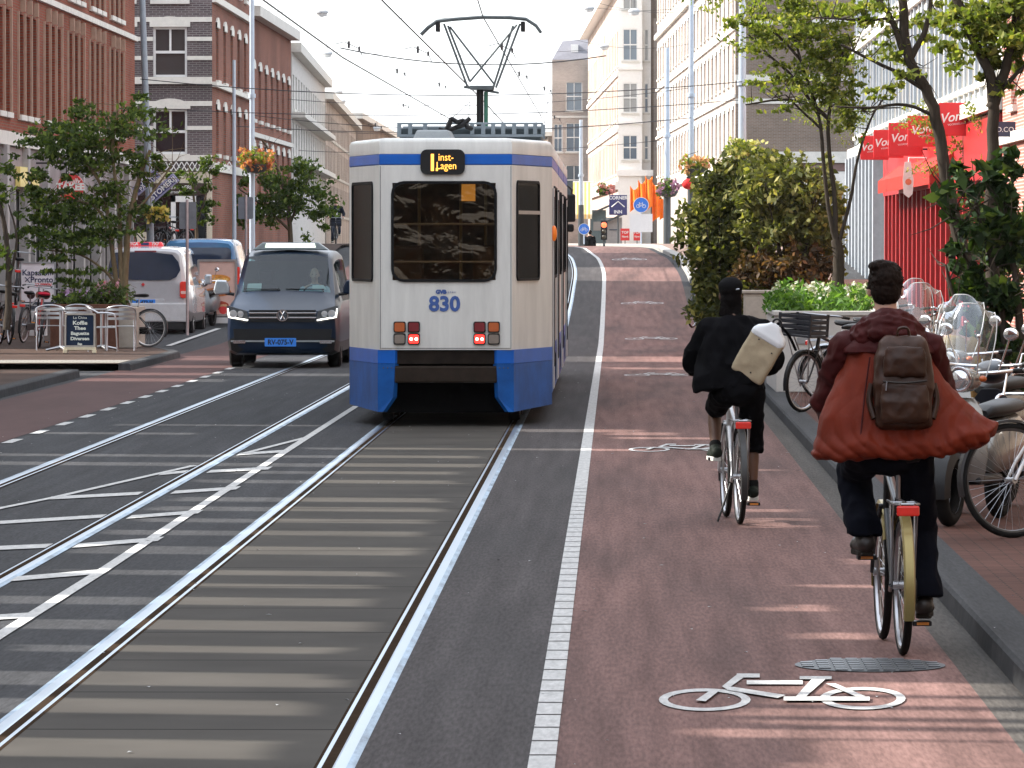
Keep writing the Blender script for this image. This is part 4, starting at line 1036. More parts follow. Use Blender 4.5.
pole('catenary_pole', 'tall bright steel pole, rightmost of the pair behind the blue van', 252, 160, .085, 10.4, mat=pale_pole, grp=PG)
pole('lamp_post', 'shorter white post ending at mid height left of the tall steel pole', 234, 152, .06, wz(60, 152), mat=pale_pole, cat='lamp post')
pole('catenary_pole', 'far slim white pole in front of the pale apartment block', 287, 210, .05, wz(57, 210), mat=pale_pole, grp=PG)

def basket(label, px, py, y, rx, seed, fl=(( .35,.12,.25), (.55,.35,.45)), leafm=None):
    c = wp(px, py, y); e = empty('flower_basket', c, 0, label, 'flower basket', 'flower baskets hung on the poles')
    mb = MB(); mb.lathe((0, 0, -rx*.55), (0, 0, 1), [(.01, -.05), (rx*.4, 0), (rx*.6, rx*.3), (rx*.6, rx*.34)], 14); mb.build('basket', darkgrey, e, smooth=50)
    cl = [((random.uniform(-.5, .5)*rx, random.uniform(-.5, .5)*rx, random.uniform(-.35, .35)*rx), (rx*.45, rx*.45, rx*.32), 60) for i in range(8)]
    leaf_cloud('foliage', cl, leafm or leaf_mid, e, .07, seed)
    cl = [((random.uniform(-.8, .8)*rx, random.uniform(-.8, .3)*rx, random.uniform(-.4, .5)*rx), (.07, .07, .07), 7) for i in range(34)]
    leaf_cloud('flowers', cl, leafmat('flower%d' % (seed), fl[0], fl[1], None, .25), e, .06, seed+1, flat=.8)
basket('flower basket with purple blooms on the pole beside the orange awning', 669, 188, 214.6, .60, 51, ((.18,.06,.16), (.45,.25,.4)))
basket('pink flower basket above the dark blue hotel sign', 606, 189, 238, .42, 52, ((.4,.12,.14), (.6,.3,.3)))
basket('leafy flower basket on the thick pale pole above the hedge', 745, 152, 137.6, .62, 53, ((.4,.38,.15), (.5,.5,.2)), leaf_lite)
basket('leafy flower basket on the pole above the left end of the hedge', 694, 165, 179.6, .62, 54, ((.5,.2,.12), (.6,.4,.2)), leaf_lite)
basket('flower basket with reddish blooms on the tall steel pole behind the blue van', 256, 160, 159.6, .62, 55, ((.4,.08,.06), (.6,.3,.12)), leaf_lite)
basket('tiny flower basket on the leaning grey pole by the blue flag signs', 157, 215, 139.6, .35, 56, ((.5,.35,.1), (.6,.5,.15)), leaf_mid)

wire_m = M('black_cable', (.06,.06,.065), .6)
def wire(label, pts, r=.012, sag=0, grp='overhead wires', name='overhead_wire'):
    P = [Vector(p) for p in pts]
    if sag and len(P) == 2:
        a, b_ = P; P = [a.lerp(b_, t/12)-Vector((0, 0, sag*4*(t/12)*(1-t/12))) for t in range(13)]
    mb = MB(); mb.tube(P, r, 5, cap=False); o = mb.build(name, wire_m, None, smooth=60); tag(o, label, 'wire', grp); return o
wire('contact wire over the tram, touched by its pantograph', [(-1.55, 50, 5.3), (-1.83, 78, 5.235), (-1.83, 150, 5.3), (-2.2, 190, 6.9), (-5, 300, 7.2)], .009)
wire('contact wire of the left track, sweeping down from the top edge left of the tram', [(-4.35, 45, 5.1), (-4.4, 90, 5.06), (-4.4, 150, 5.4), (-4.9, 190, 6.9), (-8, 300, 7.2)], .012)
wire('thick feeder cable sloping from the top edge towards the tram roof', [(-3.05, 50, 5.25), (-3.05, 74, 5.25), (-2.6, 110, 4.9), (-2.6, 140, 4.9)], .012)
spans = [(95, 48, 56, 340, 606, .22), (128, 79, 82, 140, 742, .35), (150, 108, 100, 150, 742, .3), (165, 126, 118, 235, 691, .3), (185, 115, 120, 250, 668, .4), (215, 150, 140, 287, 667, .3), (260, 132, 128, 330, 581, .2), (205, 96, 88, 252, 691, .5)]
for i, (y, pa, pb, xa, xb, sg) in enumerate(spans):
    a = wp(xa, pa, y); b_ = wp(xb, pb, y)
    wire('span wire crossing the street above the tram', [a, b_], .011, sg, 'span wires crossing the street')
for (px, py, y) in ((350, 50, 95), (419, 55, 95), (503, 52, 95), (398, 75, 128), (440, 88, 150), (520, 78, 128), (545, 92, 150), (376, 128, 165), (404, 108, 185), (555, 120, 185)):
    c = wp(px, py, y); mb = MB()
    mb.tube([c+V3((-.25, 0, .1)), c+V3((-.1, 0, .14)), c+V3((.16, 0, .02)), c+V3((.22, 0, -.12))], .008, 6); mb.tube([c+V3((-.02, 0, .03)), c+V3((-.02, 0, .15))], .022, 8); mb.tube([c+V3((.16, 0, -.02)), c+V3((.16, 0, .06))], .018, 8)
    o = mb.build('wire_hanger', wire_m, None, smooth=50); tag(o, 'small insulated hanger holding the contact wires over the street', 'wire hanger', 'wire hangers above the tram')
def lamp(label, px, py, y, w_):
    c = wp(px, py, y); e = empty('hanging_lamp', c, 0, label, 'street lamp', 'street lamps hung over the road')
    mb = MB(); mb.lathe((0, 0, 0), (0, 0, 1), [(.02, w_*.45), (w_*.3, w_*.42), (w_*.5, w_*.25), (w_*.5, w_*.12), (w_*.02, w_*.12)], 16); mb.build('lamp_housing', M('lamp_grey', (.35,.36,.37), .5), e, smooth=40)
    mb = MB(); mb.lathe((0, 0, 0), (0, 0, 1), [(w_*.42, w_*.115), (w_*.36, -w_*.1), (.01, -w_*.16)], 16); mb.build('lamp_glass', M('milky_glass', (.7,.7,.68), .3), e, smooth=60)
    mb = MB(); mb.tube([(0, 0, w_*.45), (0, 0, w_*.45+.35)], .015, 6); mb.build('hook', wire_m, e)
lamp('street lamp hanging at the top of the sky left of the tram', 322, 15, 190, .45)
lamp('second hanging street lamp below the topmost one, on the sloping wire', 327, 56, 230, .48)
lamp('smaller hanging street lamp above the pale rooftops', 338, 94, 290, .50)
lamp('small hanging street lamp just under another one above the far rooftops', 342, 103, 330, .50)
lamp('hanging street lamp in front of the brown gabled house, upper right of the sky', 589, 11, 240, .5)
lamp('hanging street lamp against the orange brick upper wall', 604, 49, 250, .5)
lamp('hanging street lamp in front of the top of the white bay house', 634, 14, 230, .5)
lamp('tiny hanging street lamp left of the tram roof', 377, 130, 330, .5)
for (y, za, xa, xb) in ((190, 14, 240, 560), (230, 52, 250, 590), (290, 90, 320, 470), (240, 8, 560, 700), (250, 46, 575, 690), (230, 10, 600, 720)):
    wire('thin span wire carrying the hanging street lamps', [wp(xa, za-6, y), wp(xb, za-2, y)], .008, .3, 'lamp span wires')

blue_s = M('sign_blue', (.03,.17,.62), .4); redm = M('sign_red', (.62,.03,.03), .4); navy = M('sign_navy', (.035,.035,.13), .5)
def bikelogo(mb, s, c, d=-.012):    # small bicycle mark in the xz plane around c
    cx, cz = c
    for sx in (-1, 1):
        o_ = circ(cx+sx*.20*s, cz-.08*s, .125*s, 16); i_ = circ(cx+sx*.20*s, cz-.08*s, .095*s, 16)
        mb.frame((0, d, 0), (1, 0, 0), (0, 0, 1), o_, i_, 0, .004)
    for a, b_ in (((-.2, -.08), (-.1, .1)), ((-.1, .1), (.1, .1)), ((.1, .1), (.2, -.08)), ((.0, -.08), (-.1, .1)), ((0, -.08), (.1, .1)), ((-.2, -.08), (0, -.08)), ((.1, .1), (.12, .17)), ((.12, .17), (.05, .18)), ((-.1, .1), (-.12, .16)), ((-.16, .16), (-.07, .16))):
        mb.tube([(cx+a[0]*s, d-.004, cz+a[1]*s), (cx+b_[0]*s, d-.004, cz+b_[1]*s)], .014*s, 5)
def round_sign(label, px, py, y, r, panel=None):
    z0 = G(y)+.1; c = wp(px, py, y); e = empty('cycle_path_sign', (c.x, y, z0), 0, label, 'road sign', 'blue round bicycle signs'); h = c.z-z0
    mb = MB(); mb.tube([(0, .03, 0), (0, .03, h+.1)], .03, 10); mb.build('post', pale_pole, e, smooth=50)
    mb = MB(); mb.plate((0, 0, 0), (1, 0, 0), (0, 0, 1), circ(0, h, r, 32), 0, .012); mb.build('disc', blue_s, e)
    mb = MB(); mb.frame((0, -.001, 0), (1, 0, 0), (0, 0, 1), circ(0, h, r, 32), circ(0, h, r*.93, 32), .012, .016); mb.build('rim', white, e)
    mb = MB(); bikelogo(mb, r*1.9, (0, h), -.014); mb.build('bicycle_mark', white, e)
    if panel:
        a, b_ = panel; mb = MB(); mb.box(-a/2, a/2, 0, .012, h-r-.1-b_, h-r-.04); mb.build('under_panel', white, e)
    return e
round_sign('larger round blue bicycle sign on a white post in front of the orange awning', 641, 205, 205, .29, (.85, .62))
round_sign('smaller round blue bicycle sign just right of the tram, low by the striped awning', 584, 229, 235, .24)
# hotel sign
y = 250; e = empty('hotel_sign', wp(618, 205, y), 0, 'square dark blue hotel sign reading CORNER INN with a roof mark', 'sign')
s_ = y/F; mb = MB(); mb.box(-9*s_, 9*s_, 0, .08, -10*s_, 10*s_); mb.build('panel', navy, e, bevel=.01)
text('CORNER', .21, white, e, (0, -.006, 7*s_), bold=.006); text('INN', .21, white, e, (0, -.006, -7*s_), bold=.006)
mb = MB(); mb.tube([(-6.5*s_, -.02, -2*s_), (0, -.02, 3.6*s_), (6.5*s_, -.02, -2*s_)], .03, 6); mb.build('roof_mark', white, e)
mb = MB(); mb.tube([(0, .05, -10*s_), (0, .05, G(y)-e.location.z)], .04, 8); mb.build('post', darkgrey, e)
for i, (px, w_, lab) in enumerate(((625, 9, 'larger red TOP SLIJTERIJ board under the hotel sign'), (637, 7, 'smaller red TOP SLIJTERIJ board right of its twin'))):
    y = 262; e = empty('shop_board', wp(px, 234, y), 0, lab, 'sign'); s_ = y/F
    mb = MB(); mb.box(-w_/2*s_, w_/2*s_, 0, .06, -6.5*s_, 5.5*s_); mb.build('panel', redm, e, bevel=.006)
    text('TOP', .17, white, e, (0, -.006, 1.5*s_), bold=.004); text('Slijterij' if i == 0 else 'Slijter', .11, white, e, (0, -.006, -2.6*s_), bold=.003)
    mb = MB(); mb.tube([(0, .03, -6.5*s_), (0, .03, G(y)-e.location.z)], .02, 6); mb.build('post', darkgrey, e)
# awnings at the far right shops
def awning(label, x0, x1, pa, pb, y, mats, drop=1.0, n=8, name='awning'):
    a = wp(x0, pa, y); b_ = wp(x1, pb, y); e = empty(name, a, 0, label, 'awning')
    for k in range(n):
        t0, t1 = k/n, (k+1)/n; mb = MB(); X0_, X1_ = (b_.x-a.x)*t0, (b_.x-a.x)*t1; zt = 0; zb_ = b_.z-a.z
        mb.add([(X0_, 0, zt), (X1_, 0, zt), (X1_, -drop, zb_+.25), (X0_, -drop, zb_+.25), (X1_, -drop, zb_), (X0_, -drop, zb_), (X0_, .03, zt), (X1_, .03, zt), (X1_, -drop+.03, zb_), (X0_, -drop+.03, zb_)], [(0,1,2,3),(3,2,4,5),(6,7,8,9)])
        mb.build('cloth_strip', mats[k % len(mats)], e)
    mb = MB(); mb.tube([(0, .02, 0), (b_.x-a.x, .02, 0)], .04, 6); mb.build('roller', white, e)
    for xx in (0, b_.x-a.x): mb = MB(); mb.tube([(xx, -.02, zb_+.5), (xx, -drop, zb_+.1)], .02, 5); mb.build('arm', darkgrey, e)
awning('orange and white striped awning right of the tram mirror', 573, 592, 182, 219, 300, [M('awning_yellow', (.75,.5,.15), .8), M('awning_cream', (.75,.68,.5), .8)], 1.2, 10)
# orange pennants
y = 235; e = empty('orange_bunting', wp(650, 200, y), 0, 'bright orange cloth drapery hung across the shop behind the round sign', 'bunting'); s_ = y/F; og = M('orange_cloth', (.85,.22,.03), .8, var=.12)
for k, (x0, x1, z0_, z1_, yy) in enumerate(((-20, -12, 14, -12, 0), (-12, -5, 20, -6, .3), (-5, 2, 24, -12, 0), (2, 10, 18, -22, .3), (10, 18, 4, -20, 0))):
    mb = MB(); n = 6; vs = []
    for i in range(n+1):
        t = i/n; vs += [((x0+(x1-x0)*t)*s_, yy+.08*math.sin(t*9), (z0_-4*math.sin(t*3))*s_), ((x0+(x1-x0)*t)*s_, yy+.12*math.sin(t*7), (z1_+6*t)*s_)]
    mb.add(vs, [(2*i, 2*i+2, 2*i+3, 2*i+1) for i in range(n)]); o = mb.build('cloth', og, e); so_ = o.modifiers.new('solid', 'SOLIDIFY'); so_.thickness = .02
# far shop fronts on the right: glass bays and a canopy kept small
for i, (px0, px1, pt, y, mt, lab) in enumerate(((590, 606, 205, 330, 'dark', 'small dark kiosk with sloping roof beside the traffic light at the end of the street'), (606, 622, 212, 300, 'grey', 'grey far kiosk under the hotel sign'))):
    e = empty('kiosk', (wx(px0, y), y, G(y)), 0, lab, 'kiosk'); W_ = wx(px1, y)-wx(px0, y); Hh = wz(pt, y)-G(y)
    mb = MB(); mb.box(0, W_, 0, 2, 0, Hh-.3); mb.build('kiosk_body', M('kiosk_teal', (.10,.14,.15), .6) if i == 0 else M('kiosk_grey', (.3,.31,.32), .6), e)
    mb = MB(); mb.add([(-.2, -.4, Hh-.7), (W_+.2, -.4, Hh-.1), (W_+.2, 2.2, Hh-.1), (-.2, 2.2, Hh-.7), (-.2, -.4, Hh-.58), (W_+.2, -.4, Hh+.02), (W_+.2, 2.2, Hh+.02), (-.2, 2.2, Hh-.58)], [(0,3,2,1),(4,5,6,7),(0,1,5,4),(1,2,6,5),(2,3,7,6),(3,0,4,7)]); mb.build('roof', darkgrey, e)
    mb = MB(); mb.box(W_*.2, W_*.8, -.03, 0, .9, Hh-1); mb.build('window', blglass, e)
y = 240; c = wp(604, 225, y); e = empty('traffic_light', (c.x, y, G(y)), 0, 'traffic light showing red at the far end of the cycle lane', 'traffic light'); h = c.z-G(y)
mb = MB(); mb.tube([(0, .06, 0), (0, .06, h+.3)], .05, 8); mb.build('post', darkgrey, e)
mb = MB(); mb.box(-.14, .14, -.1, .05, h-.65, h+.2); mb.build('lamp_case', black, e, bevel=.02)
mb = MB(); mb.ball((0, -.1, h), .12, .05, .12); mb.build('red_lens', M('red_lens', (.8,.05,.02), .3, emit=(1,.12,.04,1.6)), e, smooth=60)
mb = MB(); mb.ball((0, -.1, h-.28), .09, .04, .09); mb.build('amber_lens', M('off_lens', (.06,.05,.03), .3), e, smooth=60)
mb = MB(); mb.ball((0, -.1, h-.52), .09, .04, .09); mb.build('green_lens', M('off_lens', (1,1,1)), e, smooth=60)
# red paper lantern near the hedge
e = empty('red_lantern', wp(688, 184, 170), 0, 'red round lantern hanging at the left end of the hedge', 'lantern')
mb = MB(); mb.ball((0, 0, 0), .19, .19, .17, 16, 10); mb.build('paper_globe', M('lantern_red', (.6,.03,.03), .6), e, smooth=60)
mb = MB(); mb.tube([(0, 0, .16), (0, 0, .23)], .06, 8); mb.build('cap', black, e); mb = MB(); mb.tube([(0, 0, .2), (0, 0, .9), (.3, 0, 1.0)], .012, 5); mb.build('hook', black, e)
# grey backs of traffic signs on the left
def plate_sign(label, px0, px1, py0, py1, y, pxp):
    x0, x1 = wx(px0, y), wx(px1, y); z0 = G(y)+.1; xp = wx(pxp, y)
    e = empty('traffic_sign', (xp, y, z0), 0, label, 'road sign', 'grey sign backs by the parked vans')
    mb = MB(); mb.tube([(0, -.04, 0), (0, -.04, wz(py0, y)-z0+.05)], .03, 8); mb.build('post', M('pinkish_post', (.42,.36,.36), .5, .4), e, smooth=50)
    mb = MB(); mb.plate((0, 0, 0), (1, 0, 0), (0, 0, 1), rrect(x0-xp, x1-xp, wz(py1, y)-z0, wz(py0, y)-z0, .04), 0, .015); mb.build('plate', M('sign_back_grey', (.16,.17,.19), .5, .3), e)
    mb = MB(); mb.box(x0-xp+.05, x1-xp-.05, -.03, -.012, wz((py0+py1)/2, y)-z0-.03, wz((py0+py1)/2, y)-z0+.03); mb.build('bracket', M('sign_back_grey', (1,1,1)), e)
plate_sign('grey back of a square sign above the white taxi, on a thin post', 179, 196, 202, 229, 113, 187)
plate_sign('grey back of a square sign behind the dark taxi van, on a thin post', 238, 253, 197, 219, 132, 246)
# red round shop sign
y = 128; e = empty('round_shop_sign', wp(70, 187, y), 0, 'round red hanging shop sign with white lettering behind the left tree', 'sign'); s_ = y/F; r_ = 13.3*s_
mb = MB(); mb.plate((0, 0, 0), (1, 0, 0), (0, 0, 1), circ(0, 0, r_, 36), -.12, 0); mb.build('disc', redm, e)
text('Family', .17, white, e, (0, -.003, r_*.45), shear=.3, bold=.004); text('TAKEE', .22, white, e, (0, -.003, 0), bold=.012); text('AWAY', .11, M('gold', (.6,.35,.1), .5), e, (0, -.003, -r_*.5), bold=.003)
mb = MB(); mb.tube([(-.1, .06, r_), (-.1, .06, r_+.25), (wx(52, y)-wx(70, y)-.7, .06, r_+.25)], .02, 6); mb.build('bracket', black, e)
# blue flag signs, tilted
for (px, py, t1, t2, lab, ex_) in ((146, 182, 'DING-', 'PARATIE', 'tilted blue-purple flag sign, left of two, reading DING-PARATIE', 0), (163, 188, 'STOMERIJ', None, 'tilted blue-purple flag sign reading STOMERIJ, right of two', 1)):
    y = 138; e = empty('flag_sign', wp(px, py, y), 0, lab, 'sign'); s_ = y/F; e.rotation_euler = (0, R(-41), 0); L_, Wd = (15 if ex_ == 0 else 17)*s_, 5*s_
    mb = MB(); mb.box(-L_, L_, 0, .07, -Wd, Wd); mb.build('panel', M('lilac_panel', (.28,.27,.42), .5), e, bevel=.01)
    mb = MB(); mb.box(-L_+.05, L_-.05, -.006, -.001, -Wd+.04, Wd-.04); mb.build('panel_face', navy, e)
    if t2: text(t1, .15, white, e, (.03, -.009, Wd*.42)); text(t2, .14, white, e, (.02, -.009, -Wd*.4))
    else: text(t1, .185, white, e, (0, -.009, 0), bold=.004)
# red name boards on the shop
for k, (px, pt, pb, y) in enumerate(((968, 103, 136, 115), (932, 116, 147, 122.5), (911, 123, 156, 129), (894, 130, 158, 136), (879, 136, 160, 143))):
    w_ = 34*115/F if k else 34*115/F; x1 = wx([974, 945, 922, 903, 888][k], y); x0 = x1-[36, 38, 34, 30, 28][k]*y/F; z0_, z1_ = wz(pb, y), wz(pt, y)
    e = empty('name_board', (x0, y, z0_), 0, '%s red projecting board with white script lettering, %s' % (['nearest and largest', 'second nearest', 'middle', 'second farthest', 'farthest and smallest'][k], 'counting along the red shop front'), 'sign', 'red projecting boards on the shop')
    W_, Hh = x1-x0, z1_-z0_; mb = MB(); mb.box(0, W_, 0, .1, 0, Hh); mb.build('panel', M('board_red', (.60,.012,.016), .45, var=.04), e, bevel=.01)
    text('Vomar', .27, white, e, (W_*.5, -.004, Hh*.58), rot=(PI/2, R(-9), 0), shear=.35, bold=.004); text('VOORDEELMARKT', .055, white, e, (W_*.55, -.004, Hh*.36), rot=(PI/2, R(-6), 0))
    mb = MB(); mb.tube([(W_, .05, Hh*.8), (RX-x0, .05, Hh*.8)], .025, 6); mb.tube([(W_, .05, Hh*.2), (RX-x0, .05, Hh*.2)], .025, 6); mb.build('bracket', darkgrey, e)
y = 120; e = empty('shop_pennant', wp(908, 180, y), 0, 'white and red pennant hanging from the red awning', 'flag'); s_ = y/F
mb = MB(); mb.plate((0, 0, 0), (1, 0, 0), (0, 0, 1), [(-4*s_, 18*s_), (2*s_, 18*s_), (5*s_, 0), (4*s_, -14*s_), (0, -18*s_), (-5*s_, -14*s_), (-6*s_, 0)], 0, .02); mb.build('cloth', M('pennant_white', (.75,.70,.64), .7), e)
mb = MB(); mb.plate((0, -.021, 0), (1, 0, 0), (0, 0, 1), circ(-.3*s_, -2*s_, 3.2*s_, 16), 0, .006); mb.build('emblem', M('pennant_red', (.7,.2,.1), .7), e)
mb = MB(); mb.tube([(0, .02, 18*s_), (0, .02, 22*s_), (.4, .3, 22*s_)], .015, 5); mb.build('cord', white, e)
y = 104; e = empty('round_road_sign', wp(1024, 135, y), 0, 'red and white round sign cut by the right edge of the photo', 'road sign'); s_ = y/F
mb = MB(); mb.plate((0, 0, 0), (1, 0, 0), (0, 0, 1), circ(3*s_, 2*s_, 14*s_*.7, 28), 0, .015); mb.build('disc', white, e)
mb = MB(); mb.frame((0, -.016, 0), (1, 0, 0), (0, 0, 1), circ(3*s_, 2*s_, 14*s_*.7, 28), circ(3*s_, 2*s_, 10*s_*.7, 28), 0, .004); mb.build('red_ring', redm, e)
mb = MB(); mb.tube([(3*s_, .03, 12*s_), (3*s_, .03, .12-e.location.z)], .03, 8); mb.build('post', greypole, e)
# ================================================================ tram
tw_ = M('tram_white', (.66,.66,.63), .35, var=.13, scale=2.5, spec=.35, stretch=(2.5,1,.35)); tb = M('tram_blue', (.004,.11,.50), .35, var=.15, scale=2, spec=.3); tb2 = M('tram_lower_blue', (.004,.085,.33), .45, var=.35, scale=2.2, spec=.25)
tgl = coated('tram_dark_glass', (.010,.009,.008), .10); seal = M('rubber_seal', (.012,.012,.013), .6)
TX = -1.83; TY = 60.5
tram = empty('tram', (TX, TY, .02), 0, 'white and blue tram number 830 seen from behind in the middle of the road', 'tram')
hwR = .73; hwS = 1.15; yS = 1.9
plan_rear = [(-hwS, yS), (-hwR, 0), (hwR, 0), (hwS, yS)]
def zt(py, y=TY): return wz(py, y)-.02
zroof = zt(138); zb1 = zt(154); zb2 = zt(165); zw1 = zt(181); zw0 = zt(282); zwb = zt(350); zlo = zt(364); zbot = zt(412)
# wall panels with openings (plan point A -> B, outward normal to the right-hand rear side)
def panel(mb, A, B, z0, z1, holes, depth=.05):
    A = Vector((*A, 0)); B = Vector((*B, 0)); d = (B-A); L_ = d.length; d.normalize(); nin = Vector((-d.y, d.x, 0))
    put = lambda u, dd, v: A+d*u+nin*dd+Vector((0, 0, v))
    wallgrid(mb, 0, L_, z0, z1, [(h[0]*L_, h[1]*L_, h[2], h[3]) for h in holes], depth, put)
    return put, L_
rearglass = glass('wavy_rear_glass', (.55,.45,.33), .3, .07, gl_k=.55)
_n = rearglass.node_tree.nodes; _l = rearglass.node_tree.links
_t = _n.new('ShaderNodeTexNoise'); _t.inputs['Scale'].default_value = 2.2; _t.inputs['Detail'].default_value = 3; _t.inputs['Distortion'].default_value = 1.2
_c = _n.new('ShaderNodeTexCoord'); _l.new(_c.outputs['Object'], _t.inputs['Vector']); _b = _n.new('ShaderNodeBump'); _b.inputs['Strength'].default_value = .45; _b.inputs['Distance'].default_value = .09
_l.new(_t.outputs[0], _b.inputs['Height'])
for q_ in _n:
    if q_.type == 'BSDF_GLOSSY': _l.new(_b.outputs[0], q_.inputs['Normal']); q_.inputs[0].default_value = (.80, .62, .45, 1)
def tram_window(A, B, u0, u1, z0, z1, name='window', split=None, r=.09, gm=None):
    A = Vector((*A, 0)); B = Vector((*B, 0)); d = (B-A); L_ = d.length; d.normalize(); out = Vector((d.y, -d.x, 0))
    o_ = rrect(u0*L_, u1*L_, z0, z1, r); i_ = rrect(u0*L_+.03, u1*L_-.03, z0+.03, z1-.03, max(.02, r-.03))
    mb = MB(); mb.frame(A, d, (0, 0, 1), o_, i_, 0, .018); f = mb.build(name, seal, tram, norm=True)
    mb = MB(); P = [A+d*u+Vector((0, 0, v))+out*.006 for u, v in i_]; mb.add(P, [tuple(range(len(P)))]); mb.build('pane', gm or tgl, f, norm=False)
    if split:
        mb = MB(); a, b_ = A+d*(u0*L_+.03), A+d*(u1*L_-.03)
        mb.add([a+out*.008+V3((0, 0, split)), b_+out*.008+V3((0, 0, split)), b_+out*.022+V3((0, 0, split)), a+out*.022+V3((0, 0, split)), a+out*.008+V3((0, 0, split+.04)), b_+out*.008+V3((0, 0, split+.04)), b_+out*.022+V3((0, 0, split+.04)), a+out*.022+V3((0, 0, split+.04))], [(0,1,2,3),(4,5,6,7),(2,3,7,6)])
        mb.build('transom', alu, f)
    return f
cxp = lambda px: wx(px, TY)-TX
LEN1 = 9.2
def bodyshell(y0, y1, rear, front, name):
    """one car of the tram: plan polygon with optionally tapered ends, split in horizontal colour bands"""
    pts = []
    if rear: pts += [(hwR, y0), (hwS, y0+yS)]
    else: pts += [(hwS, y0)]
    if front: pts += [(hwS, y1-yS), (hwR, y1)]
    else: pts += [(hwS, y1)]
    poly = pts+[(-x, y) for x, y in pts[::-1]]
    def band(nm, z0, z1, mat, off=0):
        mb = MB(); mb.loft([[Vector((x*(1+off), y, z)) for x, y in poly] for z in (z0, z1)]); return mb.build(nm, mat, tram, bevel=.012)
    if rear:      # open walls so that the cabin shows through the rear glass
        mb = MB()
        for i in range(len(poly)):
            A, B = poly[i], poly[(i+1) % len(poly)]
            if abs(A[1]-B[1]) < 1e-6 and A[1] > 1: continue
            isr = A[1] == 0 and B[1] == 0
            a2, b2 = (plan_rear[1], plan_rear[2]) if isr else (A, B)
            panel(mb, a2, b2, zwb+.001, zb2-.001, [(cxl(391)+.01, cxl(497)-.01, zw0+.02, zw1-.02)] if isr else [])
        mb.build('white_side', tw_, tram)
    else: band('white_side', zwb+.001, zb2-.001, tw_)
    band('blue_stripe', zb2, zb1, tb)
    mb = MB(); ins = lambda k, z: [Vector((x-math.copysign(k, x), y+(k if y < (y0+y1)/2 else -k), z)) for x, y in poly]
    mb.loft([ins(0, zb1+.001), ins(.0, zroof-.05), ins(.02, zroof-.015), ins(.07, zroof)]); mb.build('roof', tw_, tram, smooth=50)
    return poly
cxl = lambda px: (wx(px, TY)-TX+hwR)/(2*hwR)
poly = bodyshell(0, LEN1, True, False, 'rear')
cab = M('cabin_brown', (.16,.11,.07), .8, var=.3)
mb = MB(); mb.box(-hwS+.08, hwS-.08, 2.0, LEN1-.05, zwb+.05, zwb+.08); mb.box(-hwR+.02, hwR-.02, .1, 2.0, zwb+.05, zwb+.08); mb.build('cabin_floor', cab, tram)
mb = MB(); mb.box(-hwS+.1, hwS-.1, LEN1-.1, LEN1-.06, zwb+.1, zb2); mb.build('partition', cab, tram)
for x_, y_ in ((-.5, 1.0), (.48, 1.1), (-.62, 2.4), (.62, 2.4), (-.62, 3.3), (.62, 3.3)):
    mb = MB(); mb.box(x_-.22, x_+.22, y_, y_+.07, zwb+.5, zwb+1.15); mb.build('seat_back', M('seat_brown', (.09,.06,.04), .7), tram, bevel=.03)
for z_, y_ in ((zt(224), .25), (zt(262), .22)):
    mb = MB(); mb.tube([(-hwR+.05, y_, z_), (hwR-.05, y_, z_)], .014, 8); mb.build('handrail', M('rail_dull', (.25,.23,.2), .4, .6), tram, smooth=60)
for x_ in (-.35, .12, .40):
    mb = MB(); mb.tube([(x_, 1.7, zwb+.1), (x_, 1.7, zb2)], .018, 8); mb.build('grab_pole', M('pole_yellow', (.35,.25,.08), .4), tram, smooth=60)
mb = MB(); mb.box(cxp(461), cxp(475), .16, .17, zt(201), zt(184)); mb.build('amber_panel', M('amber_panel', (.6,.3,.05), .5, emit=(1,.5,.1,.22)), tram)
bodyshell(LEN1+.5, LEN1+7.0, False, False, 'mid'); bodyshell(LEN1+7.5, 24.8, False, True, 'front')
for ya in (LEN1, LEN1+7.0):
    mb = MB()
    rings = []
    for i in range(9):
        k = .05 if i % 2 else .12; y_ = ya+.5*i/8; rings.append([Vector((x, y_, z)) for x, z in ((hwS-k, .35), (hwS-k, zroof-.1), (-hwS+k, zroof-.1), (-hwS+k, .35))])
    mb.loft(rings); mb.build('bellows', M('bellows_grey', (.05,.05,.055), .8), tram)
